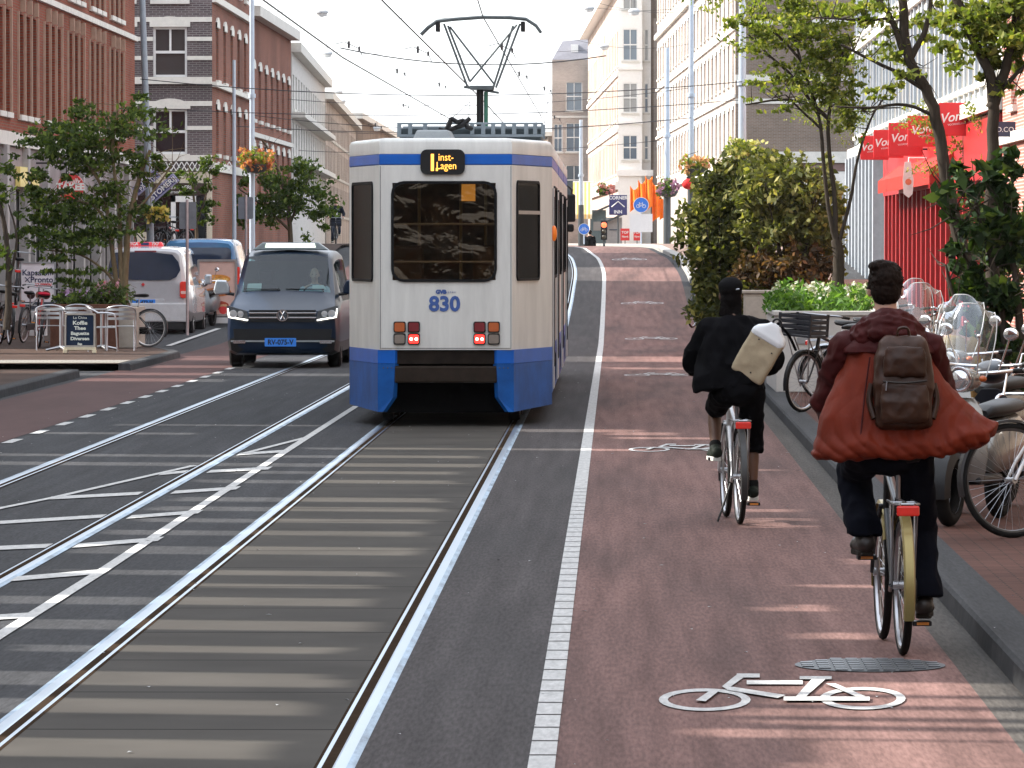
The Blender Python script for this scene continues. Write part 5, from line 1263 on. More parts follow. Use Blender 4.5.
# blue skirt, both tiers, side and rear
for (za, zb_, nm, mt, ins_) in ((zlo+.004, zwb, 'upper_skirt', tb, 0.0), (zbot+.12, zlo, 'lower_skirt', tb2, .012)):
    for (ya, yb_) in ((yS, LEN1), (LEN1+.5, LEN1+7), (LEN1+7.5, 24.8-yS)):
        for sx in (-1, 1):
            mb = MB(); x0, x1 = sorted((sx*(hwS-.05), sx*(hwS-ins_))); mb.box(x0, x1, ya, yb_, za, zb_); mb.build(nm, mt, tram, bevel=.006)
    for sx in (-1, 1):      # tapered rear corner pieces, ending at the dark middle
        A = Vector((sx*hwS, yS, 0)); B = Vector((sx*(hwR+.02), .02, 0)); C_ = Vector((sx*(hwR-.17), 0, 0)); b2 = zbot if nm == 'lower_skirt' else za
        def P(v, z): return Vector((v.x, v.y, z))
        mb = MB(); cut = .22 if nm == 'lower_skirt' else 0
        inn = Vector((0, .06, 0))
        zz0 = b2; q = [P(A, za if nm == 'upper_skirt' else b2+.03), P(B, b2 if nm == 'lower_skirt' else za), P(C_+Vector((sx*cut*.75, 0, 0)), b2), P(C_, zb_-.0), P(B, zb_), P(A, zb_)]
        if nm == 'lower_skirt':
            m_ = P(C_+Vector((sx*.02, 0, 0)), b2+.16); q = [P(A, b2+.03), P(B, b2), P(C_+Vector((sx*.13, 0, 0)), b2), m_, P(C_, zb_), P(B, zb_), P(A, zb_)]
        k = len(q); mb.add(q+[v+Vector((-sx*.04, .05, 0)) for v in q], [tuple(range(k)), tuple(range(2*k-1, k-1, -1))]+[(i, (i+1)%k, k+(i+1)%k, k+i) for i in range(k)])
        mb.build(nm.replace('skirt', 'corner_skirt'), mt, tram)
# dark middle: coupler cover and underframe
mb = MB(); mb.box(-hwR+.17, hwR-.17, .03, .5, zlo+.0, zwb-.01); mb.build('coupler_recess', M('dirty_brown', (.018,.013,.010), .7, var=.4), tram)
mb = MB(); mb.box(-hwR+.16, hwR-.16, .0, .05, zt(383), zt(366)); mb.build('coupler_cover', M('coupler_brown', (.028,.020,.015), .6, var=.3), tram, bevel=.02)
mb = MB(); mb.box(-hwR+.05, hwR-.05, .5, 24, .13, zlo); mb.build('underframe_shade', dark, tram)  # underframe box lowered in near-black, standing in for the shade below the tram
for yb_ in (2.2, 4.0, 12.4, 13.9, 20.6, 22.2):
    for sx in (-1, 1):
        mb = MB(); mb.lathe((sx*.72, yb_, .33), (sx, 0, 0), [(.001, -.06), (.34, -.06), (.35, -.03), (.33, .06), (.2, .07), (.001, .05)], 28); mb.build('wheel', M('wheel_steel', (.10,.09,.085), .5, .8), tram, smooth=40)
# windows: rear, chamfers, side
tram_window(plan_rear[1], plan_rear[2], cxl(391), cxl(497), zw0, zw1, r=.14, gm=rearglass)
tram_window(plan_rear[0], plan_rear[1], .12, .80, zw0, zw1, r=.07)
tram_window(plan_rear[2], plan_rear[3], .10, .66, zt(281), zt(180), split=zt(214), r=.07)
side = [('door', .35, 1.15), ('window', 1.5, 2.9), ('window', 3.1, 4.5), ('door', 4.8, 6.1), ('window', 6.4, 7.1), ('window', 7.9+1.2, 10.5+.2), ('door', 11.0, 12.3), ('window', 12.6, 13.7), ('window', 14.7, 15.9), ('window', 16.1, 17.4), ('door', 17.7, 19.0), ('window', 19.2, 20.6)]
for nm, a, b_ in side:
    for sx in (1, -1):
        ya, yb_ = yS+a, yS+b_
        if sx > 0: A, B = (hwS, ya), (hwS, yb_)
        else: A, B = (-hwS, yb_), (-hwS, ya)
        if nm == 'door' and sx > 0:
            mb = MB(); mb.box(hwS+.004, hwS+.02, ya, yb_, .35, zt(186)); d_ = mb.build('door', M('door_grey', (.5,.5,.5), .4), tram)
            mb = MB(); mb.box(hwS+.021, hwS+.027, ya+.08, (ya+yb_)/2-.03, .6, zt(195)); mb.box(hwS+.021, hwS+.027, (ya+yb_)/2+.03, yb_-.08, .6, zt(195)); mb.build('door_glass', tgl, d_)
        else: tram_window(A, B, 0, 1, zw0+.02, zw1-.02, r=.08)
mb = MB(); mb.ball((hwS+.02, yS+.18, zt(233)), .035, .05, .09, 10, 8); mb.build('side_marker', M('amber_marker', (.8,.18,.02), .3, emit=(1,.25,.02,.08)), tram, smooth=60)
# blue stripe lies on the shell; sign box, number, lights
xs = lambda px: wx(px, TY)-TX
mb = MB(); mb.plate((0, 0, 0), (1, 0, 0), (0, 0, 1), rrect(xs(420.5), xs(465), zt(174.5), zt(149.5), .07), 0, .035); sg = mb.build('destination_sign', black, tram)
led = M('amber_led', (.9,.45,.08), .5, emit=(1,.42,.06,1.1))
mb = MB(); mb.box(xs(431), xs(434), -.042, -.036, zt(171), zt(154)); mb.build('route_digit', led, sg)
text('inst-', .115, led, sg, (xs(446), -.04, zt(157.5)), sx=.85); text('Lagen', .115, led, sg, (xs(446.5), -.04, zt(166)), sx=.85); mb = MB(); mb.box(xs(436), xs(438), -.042, -.036, zt(171), zt(168)); mb.build('led_dot', led, sg)
text('830', .225, M('number_blue', (.04,.10,.33), .4), tram, (xs(444.5), -.006, zt(304.5)), bold=.008, sx=1.02)
text('GVB', .06, M('number_blue', (1,1,1)), tram, (xs(441), -.006, zt(292)), bold=.004); text('a m s t e r', .035, M('number_blue', (1,1,1)), tram, (xs(449), -.006, zt(292)))
seam = M('panel_seam', (.10,.10,.10), .7)
for sx in (-1, 1):
    mb = MB(); mb.box(sx*(hwR-.012)-.003, sx*(hwR-.012)+.003, -.003, .001, zwb+.01, zb2-.01); mb.build('panel_seam', seam, tram)
    for k in range(3): mb = MB(); mb.ball((sx*(hwR-.09)+(k-1)*.045, -.001, zt(368)), .008, .005, .008, 8, 6); mb.build('rivet', seam, tram, smooth=60)
mb = MB(); mb.box(-hwR+.02, hwR-.02, -.003, .001, zt(348.6), zt(348.0)); mb.build('panel_seam', seam, tram)
for px0 in (393.5, 473.5):
    for i in range(2):
        for j in range(2):
            x0 = px0+i*14.2; outer = (i == 0) == (px0 < 430)
            za, zb_ = (zt(332.5), zt(321.5)) if j == 0 else (zt(344.5), zt(333.5))
            if j == 0: mt = M('amber_lens', (.45,.10,.02), .3) if outer else M('dark_red_lens', (.18,.01,.015), .3)
            else: mt = M('grey_lens', (.22,.18,.15), .3) if outer else M('lit_red_lens', (.9,.03,.02), .3, emit=(1,.04,.03,.9))
            mb = MB(); mb.plate((0, 0, 0), (1, 0, 0), (0, 0, 1), rrect(xs(x0), xs(x0+12.2), za, zb_, .02), .002, .03); l_ = mb.build('tail_light', black, tram)
            mb = MB(); mb.plate((0, -.03, 0), (1, 0, 0), (0, 0, 1), rrect(xs(x0)+.012, xs(x0+12.2)-.012, za+.012, zb_-.012, .018), .001, .012); mb.build('lens', mt, l_)
            if j == 1 and not outer:
                for q in (-.028, .028): mb = MB(); mb.ball(((xs(x0)+xs(x0+12.2))/2+q, -.042, (za+zb_)/2), .017, .006, .017, 10, 6); mb.build('bulb', M('bulb_white', (1,.8,.7), .3, emit=(1,.6,.45,4)), l_, smooth=60)
# roof gear
gm = M('roof_gear_grey', (.20,.24,.27), .5, .3)
def rz(py, y): return wz(py, TY+y)-.02
yg = 4.0; s_ = (TY+yg)/F; xg = lambda px: wx(px, TY+yg)-TX
mb = MB(); mb.box(xg(397), xg(543), yg, yg+.05, rz(137, yg), rz(134.5, yg)); mb.box(xg(397), xg(543), yg, yg+.05, rz(124.5, yg), rz(122.5, yg)); mb.box(xg(397), xg(543), yg+1.8, yg+1.85, rz(136, yg), rz(123, yg))
for px in (397, 408, 423, 470, 481, 491, 501, 512, 524, 533, 541): mb.box(xg(px), xg(px)+.05, yg, yg+.05, rz(134.5, yg), rz(124.5, yg))
mb.build('roof_rack', gm, tram, bevel=.004)
mb = MB(); mb.box(xg(399), xg(541), yg+.1, yg+1.7, zroof, rz(128, yg)); mb.build('resistor_box', M('roof_gear_dark', (.08,.10,.11), .6), tram, bevel=.02)
mb = MB(); mb.loft([[V3((x, y_, z)) for x, z in ((xg(435-k*24), zroof-.01), (xg(435+k*24), zroof-.01), (xg(435+k*17), rz(131.5, yg)), (xg(435-k*17), rz(131.5, yg)))] for y_, k in ((yg-.9, .9), (yg-.2, 1))]); mb.build('roof_hatch', M('hatch_grey', (.30,.33,.35), .5), tram, bevel=.02)
mb = MB()
for (a, b_) in (((444, 134), (452, 119)), ((452, 119), (464, 121)), ((464, 121), (472, 129)), ((440, 130), (456, 128)), ((456, 128), (470, 119))): mb.tube([(xg(a[0]), yg-.2, rz(a[1], yg)), ((xg(a[0])+xg(b_[0]))/2, yg-.25, (rz(a[1], yg)+rz(b_[1], yg))/2-.03), (xg(b_[0]), yg-.2, rz(b_[1], yg))], .03, 6)
mb.build('roof_cable', black, tram, smooth=60)
# pantograph
yp = 17.5-.2; TP = TY+yp; xp_ = lambda px: wx(px, TP)-TX; zp_ = lambda py: wz(py, TP)-.02
pm = M('pantograph_grey', (.10,.115,.12), .5, .4)
mb = MB(); mb.tube([(xp_(480), yp, zroof-.05), (xp_(480), yp, zp_(88))], .05, 10); mb.build('pantograph_post', black, tram, smooth=50)
mb = MB(); mb.tube([(xp_(486), yp, zroof-.05), (xp_(486), yp, zp_(92))], .03, 8); mb.build('insulator', M('green_insulator', (.03,.15,.10), .4), tram, smooth=50)
mb = MB(); mb.box(xp_(470), xp_(494), yp-.2, yp+.2, zp_(90), zp_(86)); mb.build('pantograph_frame', pm, tram, bevel=.01)
pg = mb = MB()
zt_, zbm = zp_(24), zp_(88)
for a, b_ in (((468, 88), (444, 24)), ((496, 88), (520, 24)), ((492, 92), (513, 26)), ((470, 82), (448, 26)), ((494, 84), (450, 27)), ((470, 82), (517, 25))):
    mb.tube([(xp_(a[0]), yp-.05, zp_(a[1])), (xp_(b_[0]), yp, zp_(b_[1]))], .016, 6)
mb.tube([(xp_(464), yp, zp_(87)), (xp_(499), yp, zp_(93))], .02, 6); mb.build('pantograph_arm', pm, tram)
mb = MB()
for dy in (-.12, .12): mb.tube([(xp_(421), yp+dy, zp_(35)), (xp_(428), yp+dy, zp_(28)), (xp_(437), yp+dy, zp_(21.5)), (xp_(455), yp+dy, zp_(19.5)), (xp_(483), yp+dy, zp_(17.5)), (xp_(510), yp+dy, zp_(18)), (xp_(526), yp+dy, zp_(19.5)), (xp_(536), yp+dy, zp_(26)), (xp_(541), yp+dy, zp_(33))], .022, 8)
mb.build('collector_bow', pm, tram, smooth=60)
for px in (438, 523): mb = MB(); mb.box(xp_(px)-.03, xp_(px)+.03, yp-.14, yp+.14, zp_(32), zp_(22)); mb.build('bow_spring', black, tram, bevel=.01)
# front mirror
ym = 24.0; xm = lambda px: wx(px, TY+ym)-TX; zm = lambda py: wz(py, TY+ym)-.02
mb = MB(); mb.tube([(hwS-.1, ym, zm(192)), (xm(566), ym-.02, zm(184)), (xm(572), ym-.05, zm(190)), (xm(571), ym-.05, zm(196))], .02, 6); m_ = mb.build('mirror_arm', black, tram, smooth=60)
mb = MB(); mb.box(xm(565), xm(575.5), ym-.12, ym-.02, zm(222), zm(194)); mb.build('mirror', black, m_, bevel=.03)
mb = MB(); mb.box(xm(567), xm(574), ym-.1, ym-.02, zm(232), zm(224)); mb.build('lower_mirror', black, m_, bevel=.03)

# ================================================================ vans
def wheelset(parent, x, y, r, wdt=.2, side=1, rim=None, rimc=None):
    e = MB(); e.lathe((x, y, r), (side, 0, 0), [(r*.62, -wdt/2), (r*.9, -wdt/2), (r, -wdt*.36), (r, wdt*.36), (r*.9, wdt/2), (r*.62, wdt/2)], 32)
    o = e.build('wheel', rubber, parent, smooth=40)
    e = MB(); e.lathe((x, y, r), (side, 0, 0), [(r*.63, -wdt/2+.01), (r*.63, wdt*.30), (r*.5, wdt*.22), (.06, wdt*.30), (.001, wdt*.34)], 20)
    e.build('rim', rimc or alu, o, smooth=30)
    for k in range(5):
        t = 2*PI*k/5; e = MB(); e.tube([(x+side*wdt*.32, y, r), (x+side*wdt*.36, y+math.cos(t)*r*.6, r+math.sin(t)*r*.6)], .03, 6); e.build('spoke', rimc or alu, o)
    return o
def vanshell(parent, st, body, glassm, glasscells, nm='body', bodydark=None):
    rings = []
    for (y, w_, wt, zb_, bl, zr) in st:
        h = [(0, zb_), (w_*.85, zb_), (w_*.97, zb_+.05), (w_, zb_+.22), (w_*1.0, (zb_+bl)/2+.1), (w_*.985, bl-.03), (w_*.965, bl), (wt+(w_-wt)*.12, zr-.17 if zr-bl > .3 else bl+(zr-bl)*.5), (wt, zr-.10 if zr-bl > .3 else bl+(zr-bl)*.65), (wt-.07, zr-.035 if zr-bl > .3 else bl+(zr-bl)*.85), (wt*.6, zr-.008), (0, zr)]
        ring = [(x, y, z) for x, z in h]+[(-x, y, z) for x, z in h[-2:0:-1]]
        rings.append(ring)
    n = len(rings[0]); vs = [p for r in rings for p in r]; B = MB(); Gd = {}
    for i in range(len(rings)-1):
        for k in range(n):
            kk = k if k < 11 else n-1-k
            f = (i*n+k, i*n+(k+1)%n, (i+1)*n+(k+1)%n, (i+1)*n+k)
            key = glasscells(i, kk, 1 if k < 11 else -1)
            if key: Gd.setdefault(key, MB()); Gd[key].add([vs[j] for j in f], [(0,1,2,3)])
            else: B.mi = 1 if (bodydark and kk in (1, 2)) else 0; B.add([vs[j] for j in f], [(0,1,2,3)])
    B.mi = 0
    B.add(rings[0], [tuple(range(n))[::-1]]); B.add(rings[-1], [tuple(range(n))])
    me = B.mesh(nm, [body, bodydark or body]); bm = bmesh.new(); bm.from_mesh(me); bmesh.ops.remove_doubles(bm, verts=bm.verts, dist=.0005); bmesh.ops.recalc_face_normals(bm, faces=bm.faces); bm.to_mesh(me); bm.free()
    o = bpy.data.objects.new(nm, me); link(o, parent); me.polygons.foreach_set('use_smooth', [True]*len(me.polygons)); me.set_sharp_from_angle(angle=R(32))
    for k, m_ in Gd.items(): 
        g = m_.build(k[0], glassm if k[0] != 'mirror_glass' else glassm, parent, norm=True)
    return o
# dark taxi van, front towards the camera
vy = 88.9; vx = -5.33; sv = vy/F
van = empty('taxi_van', (vx, vy, .01), 0, 'dark grey taxi van with blue number plate driving towards the camera beside the tram', 'van')
vp = M('dark_van_paint', (.006,.015,.034), .30, 0, var=.05, coat=0, spec=.2)
st = [(0.02, .74, .66, .30, .72, .86), (.07, .86, .78, .24, .80, .93), (.22, .905, .82, .21, .88, .985), (.45, .92, .83, .20, .96, 1.06), (.95, .925, .80, .20, 1.04, 1.24), (1.62, .925, .72, .20, 1.07, 1.83), (2.1, .925, .735, .20, 1.07, 1.90), (2.9, .925, .74, .2, 1.07, 1.92), (3.9, .925, .74, .2, 1.07, 1.92), (4.7, .92, .73, .22, 1.07, 1.90), (4.86, .88, .70, .3, 1.05, 1.82)]
def gc(i, k, s):
    if i == 4 and k in (9, 10): return ('windscreen',)
    if k == 6 and i in (5,): return ('side_window', s, 0)
    if k == 6 and i in (6, 7, 8): return ('side_window', s, i)
    return None
wgl = glass('windscreen_glass', (.50,.68,.68), .2, gl_k=.12)
vanshell(van, st, vp, wgl, gc, bodydark=black)
vzz = lambda py: wz(py, vy)-.01; vxx = lambda px: wx(px, vy)-vx
def fplate(name, parent, poly, mat, y=0, t=.02, bev=0): 
    mb = MB(); mb.plate((0, y, 0), (1, 0, 0), (0, 0, 1), poly, 0, t); return mb.build(name, mat, parent, bevel=bev)
# interior
mb = MB(); mb.box(-.78, .78, 1.15, 1.5, .9, 1.16); mb.build('dashboard', black, van, bevel=.03)
mb = MB(); mb.box(-.80, .80, 2.6, 2.64, .5, 1.72); mb.build('bulkhead', M('cabin_dark', (.03,.04,.045), .8), van)
for x in (-.40, .42): 
    mb = MB(); mb.box(x-.22, x+.22, 2.05, 2.2, .7, 1.32); s2 = mb.build('seat', M('seat_dark', (.02,.02,.025), .8), van, bevel=.05); mb = MB(); mb.box(x-.12, x+.12, 2.08, 2.18, 1.36, 1.56); mb.build('headrest', M('seat_dark', (1,1,1)), s2, bevel=.04)
mb = MB(); mb.ring((.42, 1.55, 1.18), (0, -.8, .5), .17, .014, 24, 6); mb.build('steering_wheel', black, van, smooth=60)
fplate('paper', van, [(-.66, 1.24), (-.42, 1.25), (-.41, 1.36), (-.64, 1.355)], white, y=1.18, t=.004); fplate('paper', van, [(.42, 1.26), (.66, 1.26), (.60, 1.33), (.42, 1.33)], white, y=1.18, t=.004)
# front details
fplate('grille', van, [(-.52, vzz(322)), (.52, vzz(322)), (.54, vzz(310)), (-.54, vzz(310))], black, y=.03, t=.03)
for py in (313.2, 317.8): fplate('grille_bar', van, [(-.54, vzz(py+.7)), (.54, vzz(py+.7)), (.55, vzz(py-.7)), (-.55, vzz(py-.7))], chrome, y=-.002, t=.012, bev=.003)
lg = fplate('emblem', van, circ(0, vzz(315.5), .095, 28), M('emblem_dark', (.05,.06,.08), .3), y=-.014, t=.012)
mb = MB(); mb.frame((0, -.027, 0), (1, 0, 0), (0, 0, 1), circ(0, vzz(315.5), .097, 28), circ(0, vzz(315.5), .080, 28), 0, .01)
zc = vzz(315.5)
for a, b_ in (((-.035, .07), (0, .012)), ((0, .012), (.035, .07)), ((-.068, .045), (-.032, -.068)), ((-.032, -.068), (0, -.006)), ((0, -.006), (.032, -.068)), ((.032, -.068), (.068, .045))): mb.tube([(a[0], -.032, zc+a[1]), (b_[0], -.032, zc+b_[1])], .011, 5)
mb.build('emblem_mark', chrome, lg)
hl = M('headlamp_clear', (.75,.78,.80), .08, .6, spec=.9)
for sx in (-1, 1):
    p_ = [(sx*.54, vzz(321)), (sx*.60, vzz(322.5)), (sx*.885, vzz(318)), (sx*.90, vzz(306)), (sx*.86, vzz(306)), (sx*.58, vzz(311))]
    if sx < 0: p_ = p_[::-1]
    h_ = fplate('headlight', van, p_, M('headlamp_dark', (.12,.13,.14), .2, .5), y=.02, t=.035)
    for cx_, rr in ((.68, .052), (.80, .066)):
        mb = MB(); mb.lathe((sx*cx_, -.018, vzz(314)), (0, -1, 0), [(rr, 0), (rr*.9, .012), (.001, .014)], 18); mb.build('reflector', hl, h_, smooth=40)
    mb = MB(); mb.tube([(sx*.56, -.02, vzz(320.2)), (sx*.87, -.02, vzz(317)), (sx*.885, -.02, vzz(308.5))], .012, 6); mb.build('light_strip', M('daylight_strip', (.9,.9,.9), .3, emit=(1,.95,.85,2.2)), h_)
    fplate('fog_light', van, rrect(*sorted((sx*.60, sx*.80)), vzz(343.5), vzz(340.5), .015), chrome, y=.01, t=.02)
    # mirrors
    mb = MB(); mb.loft([[V3((sx*(x), 1.05+dy, z)) for x, z in ((.93, 1.19), (1.16, 1.17), (1.19, 1.25), (1.15, 1.42), (.98, 1.41), (.93, 1.30))] for dy in (-.07, .09)]); mm = mb.build('wing_mirror', vp if sx > 0 else M('mirror_silver', (.4,.44,.47), .2, .5), van, bevel=.03, seg=3)
    mb = MB(); mb.tube([(sx*.86, 1.1, 1.18), (sx*1.0, 1.06, 1.2)], .03, 6); mb.build('mirror_arm', black, mm)
fplate('air_intake', van, [(-.78, vzz(340)), (.78, vzz(340)), (.80, vzz(329)), (-.80, vzz(329))], black, y=.045, t=.03)
fplate('bumper_strip', van, [(-.84, vzz(342)), (.84, vzz(342)), (.84, vzz(340.4)), (-.84, vzz(340.4))], M('satin_trim', (.35,.37,.38), .3, .7), y=.02, t=.02)
plt = M('plate_blue', (.03,.22,.75), .4, var=.03)
np_ = fplate('number_plate', van, rrect(vxx(264.5), vxx(296), vzz(346.5), vzz(338), .01), plt, y=-.02, t=.012)
text('RV-075-V', .115, black, np_, (vxx(280.3), -.034, vzz(342.4)), bold=.003, sx=.92)
# wipers, taxi roof light
mb = MB(); mb.tube([(-.7, .98, 1.27), (-.1, .96, 1.265)], .008, 5); mb.tube([(.0, .98, 1.27), (.62, .96, 1.265)], .008, 5); mb.build('wiper', black, van)
mb = MB(); y_ = 1.95; mb.loft([[V3((x, y_+dy, z)) for x, z in ((-.62, 1.9), (.66, 1.9), (.48, zz_), (-.44, zz_))] for dy, zz_ in ((-.08, 2.03), (.20, 2.03))]); rs = mb.build('roof_sign', M('sign_shell', (.22,.26,.27), .4), van, bevel=.02)
fplate('lit_panel', rs, [(-.40, 1.945), (.44, 1.945), (.42, 2.015), (-.38, 2.015)], M('pale_lit_panel', (.8,.85,.75), .4, emit=(.85,1,.8,.6)), y=y_-.082, t=.006)
for (wxx, wyy) in ((.80, .95), (.80, 3.95)):
    for sx in (-1, 1): wheelset(van, sx*wxx, wyy, .34, .22, sx)

# white taxi van from behind
ty = 117.2; tx = -9.94; tax = empty('taxi_van', (tx, ty, .02), 0, 'white taxi van with red roof sign parked at the left, seen from behind', 'van')
wp_ = M('white_van_paint', (.50,.51,.53), .25, .1, var=.05, coat=.8)
st = [(.02, .80, .70, .42, 1.05, 1.84), (.07, .90, .735, .36, 1.08, 1.90), (.35, .955, .76, .30, 1.10, 1.94), (1.2, .965, .77, .28, 1.10, 1.95), (2.2, .965, .77, .28, 1.10, 1.95), (3.2, .965, .76, .28, 1.08, 1.93), (3.9, .96, .72, .28, 1.05, 1.75), (4.4, .95, .80, .28, 1.0, 1.15), (5.0, .85, .7, .3, .85, .98)]
bdg = M('dark_side_trim', (.10,.10,.105), .5)
vanshell(tax, st, wp_, dkglass, lambda i, k, s: ('side_window', s, i) if (k == 6 and i in (2, 3, 4)) else (('windscreen',) if (i == 6 and k in (9, 10)) else None), bodydark=bdg)
tzz = lambda py: wz(py, ty)-.02; txx = lambda px: wx(px, ty)-tx
pl = [(txx(107), tzz(272)), (txx(110), tzz(276)), (txx(125), tzz(279.5)), (txx(150), tzz(280.5)), (txx(170), tzz(280)), (txx(176), tzz(277)), (txx(180), tzz(270)), (txx(178), tzz(262)), (txx(172), tzz(254.5)), (txx(150), tzz(252)), (txx(115), tzz(252.5)), (txx(110), tzz(258))]
fplate('rear_window', tax, pl, M('blue_black_glass', (.012,.025,.06), .05, spec=.8), y=.014, t=.02)
fplate('brake_light', tax, rrect(txx(134), txx(156), tzz(252.2), tzz(250.6), .01), M('dark_red_lens', (1,1,1)), y=.016, t=.02)
for sx, px0, px1 in ((1, 179.5, 187), (-1, 100, 106)):
    tl = M('tail_red', (.65,.03,.02), .25, emit=(1,.08,.03,.04)); p_ = rrect(txx(px0), txx(px1), tzz(298), tzz(281.5), .05)
    l_ = fplate('tail_light', tax, p_, tl, y=.03 if sx > 0 else .05, t=.06, bev=.01)
    if sx > 0: fplate('reverse_lens', l_, rrect(txx(180.5), txx(186), tzz(294), tzz(291), .02), M('pinkish_lens', (.8,.5,.45), .3), y=-.035, t=.004)
fplate('bumper', tax, rrect(-.90, .90, tzz(322), tzz(303), .05), M('bumper_white', (.55,.56,.57), .4), y=.02, t=.10, bev=.03)
fplate('lower_bumper', tax, rrect(-.93, .93, tzz(330), tzz(318.5), .05), M('bumper_dark', (.03,.03,.032), .6), y=.03, t=.08, bev=.02)
fplate('plate_recess', tax, rrect(txx(131), txx(164), tzz(308), tzz(299), .02), wp_, y=-.0, t=.03, bev=.006)
n2 = fplate('number_plate', tax, rrect(txx(132), txx(155), tzz(305.5), tzz(299.5), .01), plt, y=-.032, t=.01)
text('G-473-H', .10, black, n2, (txx(144), -.044, tzz(302.5)), bold=.003)
fplate('badge', tax, [(txx(142.5), tzz(286.5)), (txx(144.5), tzz(284.5)), (txx(142.5), tzz(282.6)), (txx(140.5), tzz(284.5))], redm, y=.01, t=.02)
mb = MB(); mb.loft([[V3((x, yy, z)) for x, z in ((txx(124.5), 1.94), (txx(161), 1.94), (txx(159), tzz(242)), (txx(127), tzz(242)))] for yy in (.5, .75)]); rs = mb.build('roof_sign', M('roof_sign_red', (.65,.04,.06), .4, emit=(1,.1,.1,.15)), tax, bevel=.02)
fplate('middle_panel', rs, rrect(txx(138.5), txx(146.5), 1.96, tzz(242)-.01, .01), navy, y=.499, t=.006)
text('TCA', .09, white, rs, (txx(131.5), .492, (1.95+tzz(242))/2), bold=.004); text('7X7', .09, white, rs, (txx(153), .492, (1.95+tzz(242))/2), bold=.004)
for sx in (-1, 1):
    mb = MB(); mb.box(*sorted((sx*.98, sx*1.14)), 3.6, 3.75, 1.1, 1.32); mb.build('wing_mirror', M('mirror_silver', (1,1,1)), tax, bevel=.04)
    for yy in (.98, 4.1): wheelset(tax, sx*.84, yy, .34, .22, sx)
# blue van ahead of the taxi
by = 125.8; bxv = wx(240, by)-.93; bv = empty('parked_van', (bxv, by, G(by)), 0, 'blue and white van parked in front of the white taxi, mostly hidden', 'van')
st = [(.02, .80, .72, .42, 1.10, 1.86), (.07, .90, .76, .36, 1.12, 1.92), (.35, .955, .78, .30, 1.13, 1.95), (2.4, .96, .78, .28, 1.13, 1.95), (3.4, .96, .74, .28, 1.10, 1.88), (4.0, .95, .80, .28, 1.05, 1.2), (4.7, .85, .7, .3, .9, 1.0)]
vanshell(bv, st, M('blue_van_paint', (.05,.19,.38), .25, .2, var=.06, coat=.8), dkglass, lambda i, k, s: ('side_window', s, i) if (k == 6 and i in (2, 3)) else None, bodydark=black)
fplate('rear_window', bv, rrect(-.72, .72, 1.15, 1.74, .1), M('blue_black_glass', (1,1,1)), y=.012, t=.02)
mb = MB(); mb.tube([(.93, .3, 1.15), (.80, .2, 1.75), (.74, .35, 1.9)], .035, 6); mb.build('pillar_trim', white, bv, smooth=60)
for sx in (-1, 1):
    fplate('tail_light', bv, rrect(*sorted((sx*.80, sx*.92)), .9, 1.3, .03), M('tail_red', (1,1,1)), y=.02, t=.05)
    for yy in (.9, 3.7): wheelset(bv, sx*.84, yy, .33, .21, sx)
fplate('bumper', bv, rrect(-.9, .9, .3, .6, .05), black, y=.02, t=.08, bev=.02)

# food poster board
y = 124.3; e = empty('poster_board', (wx(217, y), y, G(y)+.05), R(4), 'framed poster board with pictures of sandwiches behind the grey scooter', 'poster board'); s_ = y/F; W_, Hh = 20*s_, 57*s_
mb = MB(); mb.frame((0, 0, .16), (1, 0, 0), (0, 0, 1), rrect(-W_, W_, 0, Hh, .03), rrect(-W_+.05, W_-.05, .05, Hh-.05, .02), 0, .04); mb.build('frame', M('frame_grey', (.25,.23,.22), .5), e)
mb = MB(); mb.box(-W_+.05, W_-.05, -.01, .02, .21, Hh+.11); ps = mb.build('poster', M('poster_pink', (.62,.42,.36), .6, var=.08), e)
for (z, c1, c2, w2) in ((Hh*.78, (.65,.28,.06), (.75,.40,.12), .30), (Hh*.55, (.45,.16,.06), (.6,.3,.12), .32), (Hh*.32, (.35,.07,.04), (.6,.35,.2), .26)):
    mb = MB(); mb.plate((0, -.012, 0), (1, 0, 0), (0, 0, 1), [(w2*math.cos(t)*1.0, z+.10*math.sin(t)) for t in [i*2*PI/16 for i in range(16)]], 0, .003); mb.build('sandwich_picture', M('bun%d' % int(z*100), c1, .7, var=.35, scale=14), ps)
    mb = MB(); mb.plate((0, -.016, 0), (1, 0, 0), (0, 0, 1), [(-w2*.9, z-.05), (w2*.9, z-.03), (w2*.8, z+.02), (-w2*.85, z+.01)], 0, .003); mb.build('filling_picture', M('fill%d' % int(z*100), c2, .7, var=.5, scale=20), ps)
mb = MB(); mb.plate((0, -.016, 0), (1, 0, 0), (0, 0, 1), circ(.13, .30, .09, 20), 0, .003); mb.build('round_badge', redm, ps)
mb = MB(); mb.box(-W_-.02, W_+.02, -.08, .12, 0, .13); mb.build('foot', M('pale_foot', (.5,.5,.5), .5), e, bevel=.01)
